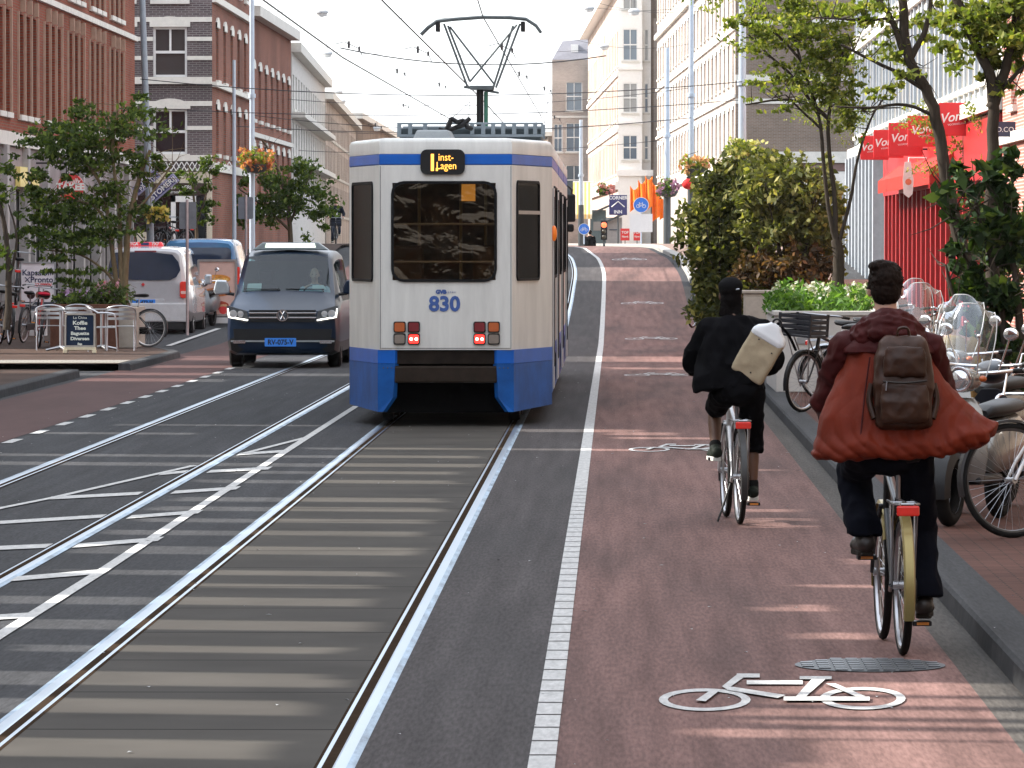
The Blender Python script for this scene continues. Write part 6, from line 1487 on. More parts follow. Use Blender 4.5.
# hairdresser poster
y = 112; e = empty('poster_board', (wx(37, y), y, .12), 0, 'white hairdresser poster board reading Kapsalon Pronto in front of the shop', 'poster board'); s_ = y/F; W_, Hh = 17*s_, 47*s_
zb0 = (wz(310, y)-.12)
mb = MB(); mb.box(-W_, W_, 0, .05, zb0, zb0+Hh); ps = mb.build('poster', M('poster_white', (.78,.76,.80), .5, var=.05), e, bevel=.008)
mb = MB(); mb.frame((0, -.001, 0), (1, 0, 0), (0, 0, 1), rrect(-W_-.02, W_+.02, zb0-.02, zb0+Hh+.02, .02), rrect(-W_+.01, W_-.01, zb0+.01, zb0+Hh-.01, .01), 0, .02); mb.build('frame', alu, e)
tk = M('ink_navy', (.03,.03,.09), .6)
text('Kapsalon', .165, tk, ps, (-.02, -.004, zb0+Hh*.79), bold=.003); text('Pronto', .165, tk, ps, (.08, -.004, zb0+Hh*.64), bold=.003); text('KNIPPEN', .085, redm, ps, (.10, -.004, zb0+Hh*.53), shear=.3, bold=.003)
mb = MB(); mb.tube([(-.26, -.006, zb0+Hh*.70), (-.16, -.006, zb0+Hh*.58)], .008, 5); mb.tube([(-.16, -.006, zb0+Hh*.70), (-.26, -.006, zb0+Hh*.60)], .008, 5); mb.build('scissors_mark', tk, ps)
for x, r_, c_ in ((-.14, .085, (.05,.03,.03)), (.03, .08, (.30,.16,.12)), (.17, .09, (.12,.05,.04))):
    mb = MB(); mb.plate((0, -.002, 0), (1, 0, 0), (0, 0, 1), circ(x, zb0+Hh*.32, r_, 16), 0, .003); mb.build('portrait', M('portrait%d' % int(x*100+50), c_, .7, var=.6, scale=12), ps)
mb = MB(); mb.box(-W_+.01, W_-.01, -.006, -.001, zb0+.01, zb0+Hh*.17); lb = mb.build('lower_strip', M('strip_slate', (.07,.08,.10), .6), ps); text('zonder afspraak', .05, white, lb, (0, -.009, zb0+Hh*.10))
mb = MB(); mb.box(-.18, .18, -.05, .15, 0, zb0-.02); mb.build('foot', M('pale_foot', (1,1,1)), e, bevel=.02)
# blue newspaper box behind
y = 114; o = MB().box(0, .28, 0, .3, 0, .75).build('mail_bin', M('bin_blue', (.03,.05,.20), .5), None, bevel=.02, loc=(wx(54, y), y, .12)); tag(o, 'small blue bin between the hairdresser poster and the tree stems', 'bin')
# chalkboard
y = 95.2; e = empty('menu_board', (wx(79, y), y, .12), 0, 'dark chalkboard menu with wooden foot reading Koffie Thee Baguette Diversen', 'menu board'); s_ = y/F; W_, Hh = 15.5*s_, 34*s_; z0_ = 6*s_
rot = Matrix.Rotation(R(-6), 4, 'X')
tilt = bpy.data.objects.new('board_frame', None)
mb = MB(); mb.T = rot; mb.frame((0, 0, 0), (1, 0, 0), (0, 0, 1), rrect(-W_, W_, z0_, z0_+Hh, .015), rrect(-W_+.03, W_-.03, z0_+.03, z0_+Hh-.03, .01), 0, .03); mb.build('board_frame', M('weathered_wood', (.35,.32,.28), .7, var=.2), e)
mb = MB(); mb.T = rot; mb.box(-W_+.03, W_-.03, -.012, .01, z0_+.03, z0_+Hh-.03); bd = mb.build('chalkboard', M('slate_blue', (.012,.022,.045), .6), e)
chalk = M('chalk', (.6,.62,.55), .8)
for i, (t_, sz) in enumerate((('La Chica', .060), ('Koffie', .092), ('Thee', .085), ('Baguette', .078), ('Diversen', .078), ('Sap', .05))):
    zc = z0_+Hh*(.87-.155*i); o = text(t_, sz, chalk, bd, (0, 0, 0), rot=(PI/2-R(6), 0, 0), bold=.003 if i else 0, sx=1.15); o.location = rot @ V3((0, -.016, zc))
mb = MB(); mb.T = rot; mb.box(-W_-.01, W_+.01, -.03, .03, .05, z0_); mb.box(-W_-.02, -W_+.05, -.04, .05, .0, .06); mb.box(W_-.05, W_+.02, -.04, .05, .0, .06); mb.build('wooden_foot', M('pale_wood', (.55,.48,.34), .7, var=.15), e, bevel=.006)
mb = MB(); mb.add([(-W_, .03, Hh+z0_-.01), (-W_, .30, .0), (-W_+.04, .30, 0), (-W_+.04, .03, Hh+z0_-.01)], [(0,1,2,3)]); mb.add([(W_-.04, .05, Hh+z0_-.04), (W_-.04, .34, .0), (W_, .34, 0), (W_, .05, Hh+z0_-.04)], [(0,1,2,3)]); o = mb.build('rear_leg', M('weathered_wood', (1,1,1)), e); sm = o.modifiers.new('s', 'SOLIDIFY'); sm.thickness = .025

# cafe chairs and tables
def chair():
    e = empty('cafe_chair', (0, 0, 0), 0, 'x', 'chair', 'aluminium cafe chairs on the pavement')
    for sx in (-1, 1):
        mb = MB(); mb.tube(curve([(sx*.27, -.24, 0), (sx*.27, -.22, .35), (sx*.27, -.20, .62), (sx*.265, -.1, .675), (sx*.265, .12, .68)], 4), .0135, 7); mb.build('front_leg', alu, e, smooth=60)
        mb = MB(); mb.tube(curve([(sx*.24, .27, 0), (sx*.235, .2, .43), (sx*.23, .22, .75)], 4), .0135, 7); mb.build('rear_leg', alu, e, smooth=60)
    mb = MB(); mb.tube(curve([(-.265, .1, .68), (-.24, .22, .75), (-.12, .29, .79), (0, .31, .80), (.12, .29, .79), (.24, .22, .75), (.265, .1, .68)], 4), .0135, 7); mb.build('back_rail', alu, e, smooth=60)
    mb = MB()
    for k in range(5): mb.box(-.24, .24, -.22+k*.09, -.155+k*.09, .43, .442)
    mb.box(-.25, -.23, -.23, .24, .415, .432); mb.box(.23, .25, -.23, .24, .415, .432)
    mb.build('seat', alu, e, bevel=.003)
    for z in (.55, .63, .71):
        mb = MB(); mb.loft([[V3((x, .225+.07*(1-(x/.23)**2)+a, z+b_)) for a, b_ in ((0, 0), (.008, 0), (.008, .045), (0, .045))] for x in (-.23, -.15, -.07, 0, .07, .15, .23)]); mb.build('back_slat', alu, e, smooth=30)
    return e
chs = [(50, 98, 10, 'cafe chair left of the chalkboard, sideways to the street'), (80, 99.5, 175, 'cafe chair behind the chalkboard with only its rounded back showing'), (103, 96.8, 95, 'cafe chair just right of the chalkboard, turned sideways'), (120, 97.5, 185, 'rightmost cafe chair in front of the pale planter, its back to the camera')]
c0 = chair()
for i, (px, y, rz_, lab) in enumerate(chs):
    c = c0 if i == 0 else copy_tree(c0)
    c.location = (wx(px, y), y, .12); c.rotation_euler = (0, 0, R(rz_)); c['label'] = lab
def table(px, y, lab):
    e = empty('cafe_table', (wx(px, y), y, .12), 0, lab, 'table', 'round cafe tables')
    mb = MB(); mb.lathe((0, 0, .71), (0, 0, 1), [(.001, 0), (.30, 0), (.31, .008), (.31, .02), (.29, .026), (.001, .026)], 30); mb.build('table_top', alu, e, smooth=30)
    mb = MB(); mb.tube([(0, 0, .05), (0, 0, .71)], .028, 12); mb.build('column', alu, e, smooth=50)
    for k in range(4):
        t = k*PI/2+.4; mb = MB(); mb.tube([(0, 0, .07), (math.cos(t)*.28, math.sin(t)*.28, .015)], [.03, .02], 8); mb.build('foot', alu, e, smooth=50)
table(60, 97.3, 'cafe table at the left of the chalkboard'); table(101, 98.2, 'cafe table behind the chalkboard on its right')

# ================================================================ bicycles
def bike(label, colr, cat='bicycle', group=None, R_=.345, WB=1.08, fend=None, rimm=None, rack=True, crate=None, light=True, step=False, sad=.98, bar_z=1.10, chain=None, tyre=None, spokes=28, crank=90, whl=None, stand=False):
    e = empty('bicycle', (0, 0, 0), 0, label, cat, group); rimm = rimm or alu; tyre = tyre or rubber; fend = fend or colr
    for yy, nm in ((0, 'rear'), (WB, 'front')):
        mb = MB(); mb.ring((0, yy, R_), (1, 0, 0), R_-.02, .021, 44, 8); w_ = mb.build('wheel', tyre, e, smooth=60)
        mb = MB(); mb.lathe((0, yy, R_), (1, 0, 0), [(R_-.045, -.013), (R_-.033, -.016), (R_-.033, .016), (R_-.045, .013), (R_-.050, 0), (R_-.045, -.013)], 44); mb.build('rim', rimm, w_, smooth=30)
        mb = MB()
        for k in range(spokes):
            t = 2*PI*k/spokes; s2 = .025 if k % 2 else -.025; t2 = t+.25*(1 if k % 4 < 2 else -1)
            mb.tube([(s2, yy+math.cos(t2)*.025, R_+math.sin(t2)*.025), (0, yy+math.cos(t)*(R_-.045), R_+math.sin(t)*(R_-.045))], .0016, 4, cap=False)
        mb.build('spokes', steel, w_)
        mb = MB(); mb.tube([(-.05, yy, R_), (.05, yy, R_)], .022, 10); mb.build('hub', alu, w_, smooth=50)
        mb = MB()      # mudguard
        n = 16; a0, a1 = (20, 205) if yy == 0 else (-15, 150)
        rings = [[V3((x, yy+math.cos(R(a0+(a1-a0)*i/n))*(R_+.018+dz), R_+math.sin(R(a0+(a1-a0)*i/n))*(R_+.018+dz))) for x, dz in ((-.028, -.012), (-.02, .006), (.02, .006), (.028, -.012), (.018, -.001), (-.018, -.001))] for i in range(n+1)]
        mb.loft(rings); mb.build('mudguard', fend, e, smooth=40)
    bb = (0, WB*.43, .29); st_ = (0, .24, sad-.10); hd0 = (0, WB-.22, .68); hd1 = (0, WB-.27, .90)
    mb = MB(); mb.tube([bb, (0, .26, sad-.22)], .017, 10); mb.tube([bb, hd0], .018, 10); mb.tube([hd0, hd1], .021, 10)
    if step: mb.tube(curve([(0, .36, .45), (0, .55, .50), hd1], 4), .016, 10)
    else: mb.tube([(0, .27, sad-.28), (0, WB-.26, .86)], .016, 10)
    for sx in (-1, 1):
        mb.tube([(sx*.02, bb[1], bb[2]), (sx*.06, 0, R_)], .010, 8); mb.tube([(sx*.02, .28, sad-.36), (sx*.06, 0, R_)], .009, 8)
        mb.tube([(sx*.03, WB-.21, .69), (sx*.055, WB-.07, R_+.12), (sx*.055, WB, R_)], .011, 8)
    mb.tube([(-.04, WB-.21, .69), (.04, WB-.21, .69)], .014, 8)
    mb.build('frame', colr, e, smooth=50)
    mb = MB(); mb.tube([(0, .26, sad-.24), (0, .24, sad-.03)], .013, 8); mb.build('seat_post', steel, e)
    mb = MB(); mb.loft([[V3((w2*math.cos(t), yy, sad-.025+zz_+hh*math.sin(t))) for t in [2*PI*i/12 for i in range(12)]] for yy, w2, hh, zz_ in ((.08, .05, .015, .015), (.10, .10, .03, .01), (.17, .11, .035, 0), (.24, .07, .03, 0), (.32, .028, .024, 0), (.37, .015, .015, -.005))]); mb.build('saddle', black, e, smooth=60)
    mb = MB(); mb.tube([hd1, (0, WB-.29, bar_z-.02)], .014, 8); mb.tube(curve([(-.28, WB-.40, bar_z-.02), (-.25, WB-.28, bar_z), (-.08, WB-.25, bar_z), (.08, WB-.25, bar_z), (.25, WB-.28, bar_z), (.28, WB-.40, bar_z-.02)], 4), .011, 8); hb = mb.build('handlebar', steel, e, smooth=50)
    for sx in (-1, 1): mb = MB(); mb.tube([(sx*.285, WB-.42, bar_z-.022), (sx*.265, WB-.31, bar_z-.006)], .017, 8); mb.build('grip', black, hb, smooth=50)
    if rack:
        mb = MB(); zr_ = R_*2+.06
        for sx in (-1, 1): mb.tube([(sx*.06, .20, zr_), (sx*.06, -.20, zr_), (sx*.035, -.235, zr_)], .006, 6); mb.tube([(sx*.055, 0, R_), (sx*.06, -.12, zr_)], .005, 6); mb.tube([(sx*.055, 0, R_), (sx*.06, .05, zr_)], .005, 6)
        mb.tube([(-.06, -.2, zr_), (.06, -.2, zr_)], .006, 6); mb.tube([(-.06, 0, zr_), (.06, 0, zr_)], .005, 6); mb.tube([(0, .2, zr_+.006), (0, -.2, zr_+.006)], .005, 6)
        mb.build('rear_rack', steel if colr is not None else steel, e, smooth=50)
    if light:
        mb = MB(); mb.box(-.055, .055, -.27, -.245, R_*2+.005, R_*2+.055); l_ = mb.build('rear_light', M('reflector_red', (.5,.02,.015), .25, emit=(1,.05,.03,.05)), e, bevel=.008)
    mb = MB(); mb.plate((.045, 0, 0), (0, 1, 0), (0, 0, 1), rrect(-.05, bb[1]+.10, .25, .38, .05), 0, .02); mb.build('chain_case', chain or black, e, bevel=.006)
    ca = R(crank)
    for sx in (-1, 1):
        dy, dz = math.cos(ca)*.165*(-sx), math.sin(ca)*.165*(-sx)
        mb = MB(); mb.tube([(sx*.07, bb[1], bb[2]), (sx*.085, bb[1]+dy, bb[2]+dz)], .009, 8); cr = mb.build('crank', steel, e)
        mb = MB(); mb.box(*sorted((sx*.09, sx*.185)), bb[1]+dy-.045, bb[1]+dy+.045, bb[2]+dz-.012, bb[2]+dz+.012); pd = mb.build('pedal', black, cr, bevel=.004)
        mb = MB(); mb.box(*sorted((sx*.11, sx*.17)), bb[1]+dy-.048, bb[1]+dy-.0455, bb[2]+dz-.007, bb[2]+dz+.007); mb.build('pedal_reflector', M('amber_refl', (.8,.3,.05), .3), pd)
    if stand: mb = MB(); mb.tube([(-.04, .3, .28), (-.14, .22, .01)], .008, 6); mb.build('kickstand', black, e)
    if crate:
        zc_ = crate[1]; mb = MB(); x0, x1, y0, y1, z0, z1 = -.22, .22, WB-.12, WB+.24, zc_, zc_+.26; t = .02
        mb.box(x0, x1, y0, y1, z0, z0+t)
        for z in (z0+.03, z0+.09, z0+.15, z0+.21):
            mb.box(x0, x1, y0, y0+t, z, z+.04); mb.box(x0, x1, y1-t, y1, z, z+.04); mb.box(x0, x0+t, y0+t, y1-t, z, z+.04); mb.box(x1-t, x1, y0+t, y1-t, z, z+.04)
        for x in (x0, x1-t):
            for yy in (y0, y1-t): mb.box(x-.002, x+t+.002, yy-.002, yy+t+.002, z0, z1)
        mb.build('crate', crate[0], e)
        mb = MB(); mb.tube([(-.1, WB-.02, .70), (-.1, WB+.1, zc_)], .008, 6); mb.tube([(.1, WB-.02, .70), (.1, WB+.1, zc_)], .008, 6); mb.tube([(-.06, WB, R_), (-.15, WB+.15, zc_)], .007, 6); mb.tube([(.06, WB, R_), (.15, WB+.15, zc_)], .007, 6); mb.build('front_carrier', steel, e)
    return e
def place(e, x, y, z, rz_, lean=0, pitch=0):
    e.location = (x, y, z); e.rotation_mode = 'ZXY' if False else 'XYZ'
    e.matrix_basis = Matrix.Translation((x, y, z)) @ Matrix.Rotation(R(rz_), 4, 'Z') @ Matrix.Rotation(R(lean), 4, 'Y') @ Matrix.Rotation(R(pitch), 4, 'X')
    return e
olive = M('olive_gold_paint', (.30,.24,.09), .35, .4, var=.1)
b1 = bike('olive-gold bicycle ridden by the person in the orange coat', M('dark_frame', (.03,.035,.04), .3, .3), fend=olive, chain=black, crank=90)
RB = (wx(903, 26.97), 26.97); place(b1, RB[0], RB[1], .009, 2.4)
b2 = bike('white-framed bicycle ridden by the person in black', M('silver_frame', (.60,.62,.64), .3, .3), fend=M('dark_guard', (.03,.03,.03), .4), sad=.95, crank=80, stand=True)
DB = (wx(740, 39.5), 39.5); place(b2, DB[0], DB[1], .009, 4.0)
# ================================================================ people
def capsule(mb, p0, p1, r0, r1, n=14, k=5, sq=None):
    p0 = Vector(p0); p1 = Vector(p1); d = p1-p0; L_ = d.length
    if L_ < 1e-6: mb.ball(p0, r0); return
    d.normalize(); pts = []; rs = []
    for i in range(k): a = PI/2*(1-i/k); pts.append(p0-d*r0*math.sin(a)); rs.append(max(.0015, r0*math.cos(a)))
    for i in range(4): t = i/3; pts.append(p0.lerp(p1, t)); rs.append(r0+(r1-r0)*t)
    for i in range(1, k+1): a = PI/2*i/k; pts.append(p1+d*r1*math.sin(a)); rs.append(max(.0015, r1*math.cos(a)))
    mb.tube(pts, rs, n)
def organic(name, fill, voxel, mat, parent, smooth_it=6, disp=0, dscale=8, seed=0, stretch=(1,1,1), fine=0):
    mb = MB(); fill(mb); me = mb.mesh(name, mat)
    bm = bmesh.new(); bm.from_mesh(me); bmesh.ops.recalc_face_normals(bm, faces=bm.faces); bm.to_mesh(me); bm.free()
    o = bpy.data.objects.new(name, me); COL.objects.link(o)
    m = o.modifiers.new('r', 'REMESH'); m.mode = 'VOXEL'; m.voxel_size = voxel
    if smooth_it: s_ = o.modifiers.new('s', 'SMOOTH'); s_.iterations = smooth_it; s_.factor = .5
    dg = bpy.context.evaluated_depsgraph_get(); me2 = bpy.data.meshes.new_from_object(o.evaluated_get(dg)); bpy.data.objects.remove(o)
    if disp:
        nr = [v.normal.copy() for v in me2.vertices]
        for v, n_ in zip(me2.vertices, nr):
            q = Vector((v.co.x*stretch[0], v.co.y*stretch[1], v.co.z*stretch[2]))*dscale+Vector((seed, 0, 0))
            a = 1-abs(noise.noise(q)*2); b_ = noise.noise(q*2.3+Vector((5, 0, 0)))
            v.co += n_*disp*((a-.5)+.5*b_)
    me2.materials.clear(); me2.materials.append(mat)
    me2.polygons.foreach_set('use_smooth', [True]*len(me2.polygons)); me2.update(); me2.name = name
    o = bpy.data.objects.new(name, me2); link(o, parent); return o
def hand(mb, w_, d, side, up=Vector((0, 0, 1))):
    """hand closed round a grip: wrist w_, pointing along d; fingers curl downwards"""
    w_ = Vector(w_); d = Vector(d).normalized(); x = d.cross(up).normalized(); dn = -up
    pc = w_+d*.045; capsule(mb, w_, w_+d*.02, .026, .030); 
    for k in range(4):
        o_ = (k-1.5)*.019; L_ = (.9, 1.0, .95, .78)[k]
        a = w_+d*.03+x*o_*.8; b_ = w_+d*.085+x*o_; c = b_+d*.022*L_+dn*.022*L_; e_ = c+dn*.024*L_-d*.012; g_ = e_-d*.022*L_+dn*.004
        capsule(mb, a, b_, .013, .0105, 8, 3); capsule(mb, b_, c, .010, .009, 8, 3); capsule(mb, c, e_, .009, .0085, 8, 3); capsule(mb, e_, g_, .0085, .0075, 8, 3)
    t0 = w_+d*.025-x*side*.028; t1 = t0+d*.03-x*side*.018+dn*.016; t2 = t1+d*.02+dn*.022+x*side*.008
    capsule(mb, t0, t1, .013, .011, 8, 3); capsule(mb, t1, t2, .0105, .0085, 8, 3)
def head(mb, c, s=1.0, fwd=Vector((0, 1, 0)), neck=None):
    c = Vector(c); fwd = Vector(fwd).normalized(); rt = fwd.cross(Vector((0, 0, 1))).normalized(); up = Vector((0, 0, 1))
    rot = Matrix((rt, fwd, up)).transposed()
    mb.ball(c+up*.025*s, .076*s, .095*s, .098*s, 20, 14, rot); mb.ball(c+fwd*.022*s-up*.045*s, .058*s, .068*s, .070*s, 16, 12, rot)
    mb.ball(c+fwd*.05*s-up*.085*s, .030*s, .028*s, .024*s, 10, 8, rot)
    capsule(mb, c+fwd*.092*s+up*.012*s, c+fwd*.108*s-up*.026*s, .009*s, .014*s, 8, 3)
    for sx in (-1, 1):
        mb.ball(c+rt*sx*.080*s-up*.012*s-fwd*.005*s, .010*s, .020*s, .032*s, 8, 8, rot)
        capsule(mb, c+fwd*.088*s+rt*sx*.012*s+up*.030*s, c+fwd*.082*s+rt*sx*.048*s+up*.034*s, .007*s, .006*s, 8, 3)
        mb.ball(c+fwd*.075*s+rt*sx*.038*s-up*.03*s, .018*s, .014*s, .016*s, 8, 6, rot)
    capsule(mb, c+fwd*.090*s-up*.050*s-rt*.020*s, c+fwd*.090*s-up*.050*s+rt*.020*s, .007*s, .007*s, 8, 3)
    if neck is not None: capsule(mb, Vector(neck), c-up*.05*s-fwd*.015*s, .060*s, .052*s, 14)
def face_parts(parent, c, s=1.0, fwd=Vector((0, 1, 0)), brow=(.05,.03,.02)):
    c = Vector(c); fwd = Vector(fwd).normalized(); rt = fwd.cross(Vector((0, 0, 1))).normalized(); up = Vector((0, 0, 1))
    for sx in (-1, 1):
        mb = MB(); mb.ball(c+fwd*.083*s+rt*sx*.032*s+up*.008*s, .011*s, .008*s, .007*s, 10, 8); mb.build('eye', M('eye_dark', (.03,.025,.02), .3), parent, smooth=60)
    mb = MB(); mb.ball(c+fwd*.096*s-up*.050*s, .021*s, .007*s, .006*s, 10, 6); mb.build('lips', M('lips', (.30,.10,.08), .5), parent, smooth=60)
def rider(J, skinm, parent, s=1.0, voxel=.009, fwd=Vector((0, 1, 0)), bare=()):
    """one continuous body from a dictionary of joints"""
    def fill(mb):
        head(mb, J['head'], s*1.02, fwd, J['neck'])
        P, Ch, N = Vector(J['pelvis']), Vector(J['chest']), Vector(J['neck'])
        m_ = P.lerp(Ch, .5)
        mb.ball(P, .165*s, .115*s, .12*s, 16, 10); mb.ball(m_, .145*s, .10*s, .16*s, 16, 10); mb.ball(Ch, .17*s, .115*s, .17*s, 16, 10)
        for sd in ('l', 'r'):
            Sh, El, Wr = Vector(J['sh'+sd]), Vector(J['el'+sd]), Vector(J['wr'+sd]); Hp, Kn, An = Vector(J['hip'+sd]), Vector(J['kn'+sd]), Vector(J['an'+sd]); To = Vector(J['toe'+sd])
            capsule(mb, N.lerp(Sh, .3), Sh, .05*s, .052*s); capsule(mb, Sh, El, .050*s, .038*s); capsule(mb, El, El.lerp(Wr, .4), .038*s, .036*s); capsule(mb, El.lerp(Wr, .4), Wr, .036*s, .025*s)
            hand(mb, Wr, (Vector(J['hand'+sd])-Wr) if ('hand'+sd) in J else (Wr-El), -1 if sd == 'l' else 1)
            capsule(mb, Hp, Kn, .088*s, .054*s); capsule(mb, Kn, Kn.lerp(An, .35), .052*s, .053*s); capsule(mb, Kn.lerp(An, .35), An, .053*s, .034*s)
            capsule(mb, An+Vector((0, -.03, -.03)), To, .034*s, .026*s)
    o = organic('body', fill, voxel, skinm, parent, 4); return o
def loft_ring(cx, cy, z, wl_, wr_, f, b_, n=28, tilt=None, wob=0):
    out = []
    for i in range(n):
        t = 2*PI*i/n; c, s_ = math.cos(t), math.sin(t)
        x = cx+(wr_ if c > 0 else wl_)*math.copysign(abs(c)**.85, c); y = cy+(f if s_ > 0 else b_)*math.copysign(abs(s_)**.85, s_)
        zz_ = z+(tilt(x, y) if tilt else 0)
        out.append(V3((x, y, zz_)))
    return out
skin_pale = M('pale_skin', (.52,.30,.22), .5, var=.08, scale=20); skin_dark = M('brown_skin', (.13,.065,.04), .45, var=.1, scale=20)

def shoe(parent, an, toe, mat, sole, s=1.0, soleh=.03, name='shoe'):
    an = Vector(an); toe = Vector(toe)
    def fill(mb):
        d = (toe-an); d.z = 0; d.normalize(); base = toe.z-.02
        heel = an-d*.05
        capsule(mb, V3((heel.x, heel.y, base+.045)), V3((toe.x, toe.y, base+.035)), .044*s, .040*s); capsule(mb, V3((heel.x+d.x*.03, heel.y+d.y*.03, base+.06)), an+V3((0, 0, .015)), .043*s, .045*s)
        mb.ball(V3((toe.x, toe.y, base+.03))-d*.02, .048*s, .055*s, .034*s, 12, 8)
    o = organic(name, fill, .008, mat, parent, 3)
    mb = MB(); d = (toe-an); d.z = 0; d.normalize(); n_ = V3((d.y, -d.x, 0)); heel = an-d*.07; base = toe.z-.02-.012
    pts = [(-.0, .030), (.03, .040), (.12, .036), (.2, .044), (.25, .038), (.275, .0)]
    pl = [heel+d*a+n_*w_ for a, w_ in pts]+[heel+d*a-n_*w_ for a, w_ in pts[::-1]]
    k = len(pl); z0 = base-.004; mb.add([V3((p.x, p.y, z0)) for p in pl]+[V3((p.x, p.y, z0+soleh)) for p in pl], [tuple(range(k))[::-1], tuple(range(k, 2*k))]+[(i, (i+1)%k, k+(i+1)%k, k+i) for i in range(k)])
    mb.build('sole', sole, o, bevel=.006)
    mb = MB()      # laces
    for q in (.09, .13, .17): c = heel+d*q+V3((0, 0, base+.088-heel.z-(q-.09)*.25)); mb.tube([c-n_*.022, c+n_*.022], .004, 5)
    mb.build('laces', M('lace', (.08,.07,.06), .8), o)
    return o

# --- the person in the orange coat (bike frame: +y forward)
red_p = empty('person', (0, 0, 0), 0, 'cyclist in an orange and burgundy down coat with a brown leather backpack', 'person')
red_p.matrix_basis = b1.matrix_basis.copy(); PH = red_p
J = dict(pelvis=(-.05, .22, 1.04), chest=(-.05, .30, 1.38), neck=(-.05, .33, 1.58), head=(-.055, .37, 1.795),
         shl=(-.25, .32, 1.50), shr=(.15, .32, 1.50), ell=(-.34, .50, 1.24), elr=(.24, .50, 1.24), wrl=(-.30, .68, 1.13), wrr=(.24, .68, 1.13), handl=(-.275, .78, 1.115), handr=(.27, .78, 1.115),
         hipl=(-.14, .24, 1.0), hipr=(.07, .24, 1.0), knl=(-.19, .66, .88), knr=(.13, .50, .60), anl=(-.150, .44, .54), anr=(.145, .42, .235), toel=(-.165, .60, .50), toer=(.165, .57, .19))
rider(J, skin_pale, PH, 1.0, .008)
face_parts(PH, J['head'])
hairm = M('dark_brown_hair', (.012,.007,.005), .7, var=.5, scale=30, bump=.6, spec=.1, stretch=(2,2,.5))
def hf(mb):
    c = Vector(J['head']); mb.ball(c+V3((0, -.012, .048)), .086, .110, .092, 20, 14); mb.ball(c+V3((0, -.035, -.005)), .078, .082, .085, 18, 12); mb.ball(c+V3((.02, .05, .10)), .06, .06, .035); mb.ball(c+V3((-.02, -.04, .11)), .07, .06, .035)
    rr = random.Random(2)
    for i in range(70):
        th, ph = rr.uniform(0, 2*PI), rr.uniform(.1, 1.9); d = V3((math.sin(ph)*math.cos(th), -abs(math.sin(ph)*math.sin(th))*.9 if rr.random() < .8 else .3, math.cos(ph)))
        p = c+V3((0, -.02, .04))+V3((d.x*.082, d.y*.10, d.z*.09)); capsule(mb, p*.98+c*.02, p+d*.014+V3((rr.uniform(-.012, .012), 0, -.008)), .012, .004, 6, 2)
organic('hair', hf, .006, hairm, PH, 2, .004, 40)
orange = M('burnt_orange_nylon', (.135,.017,.006), .6, var=.2, scale=5, bump=.3, spec=.15); burg = M('burgundy_nylon', (.048,.006,.006), .6, var=.2, scale=6, bump=.25, spec=.15)
def hem(x, y): 
    r_ = max(0, (x-.16)/.36); l_ = max(0, (-x-.26)/.2)
    return .115*min(1.1, r_)**1.3-.025*min(1, l_)+.016*math.sin(x*26)
def jf(mb):
    R_ = []
    for z, cx, cy, a, b_, f, bk, tl in ((.965, -.03, .22, .385, .44, .16, .21, .8), (.985, -.03, .22, .40, .50, .17, .225, 1), (1.03, -.03, .22, .385, .52, .17, .225, .95), (1.09, -.04, .23, .365, .485, .17, .205, .8), (1.17, -.05, .24, .335, .425, .165, .195, .5), (1.25, -.05, .255, .30, .36, .16, .185, .2), (1.33, -.05, .27, .265, .29, .15, .18, 0), (1.42, -.05, .29, .225, .225, .14, .175, 0), (1.50, -.05, .30, .20, .20, .13, .16, 0), (1.57, -.05, .31, .13, .13, .11, .12, 0), (1.61, -.05, .32, .09, .09, .09, .09, 0)):
        R_.append(loft_ring(cx, cy, z, a, b_, f, bk, 40, (lambda x, y, k=tl: hem(x, y)*k)))
    mb.loft(R_)
def quilt(o, period, amp, z0=.98, z1=1.6):
    me = o.data; nr = [v.normal.copy() for v in me.vertices]
    for v, n_ in zip(me.vertices, nr):
        ph = (v.co.x*1.0+.25*math.sin(v.co.z*7))/period; v.co += n_*amp*(abs(math.sin(ph*PI))**.7-.6)*max(0, min(1, (1.30-v.co.z)/.25))
    for v, n_ in zip(me.vertices, nr):      # sharper small creases
        q = Vector((v.co.x*16, v.co.y*8, v.co.z*6)); v.co += n_*amp*.55*((1-abs(noise.noise(q)*2.4))-.5)
    me.update()
jk = organic('coat', jf, .008, orange, PH, 1, .010, 7, 1, (1, 1, .4)); quilt(jk, .085, .009)
def sf(mb):
    for sd, sx in (('l', -1), ('r', 1)):
        Sh, El, Wr = Vector(J['sh'+sd]), Vector(J['el'+sd]), Vector(J['wr'+sd])
        capsule(mb, V3((-.05+sx*.07, .31, 1.53)), Sh+V3((sx*-.01, 0, -.01)), .085, .088, 16); capsule(mb, Sh, El, .088, .078, 16); capsule(mb, El, El.lerp(Wr, .85), .078, .05, 16)
organic('coat_sleeves', sf, .009, burg, PH, 3, .013, 9, 3, (1, 1, 1.4))
def yf(mb):    # burgundy shoulder yoke
    mb.loft([loft_ring(-.05, .30, z, a, a, f, bk, 32) for z, a, f, bk in ((1.475, .236, .15, .186), (1.51, .222, .15, .182), (1.55, .18, .14, .16), (1.60, .12, .12, .125), (1.63, .08, .08, .08))])
organic('coat_yoke', yf, .010, burg, PH, 3, .008, 9, 5)
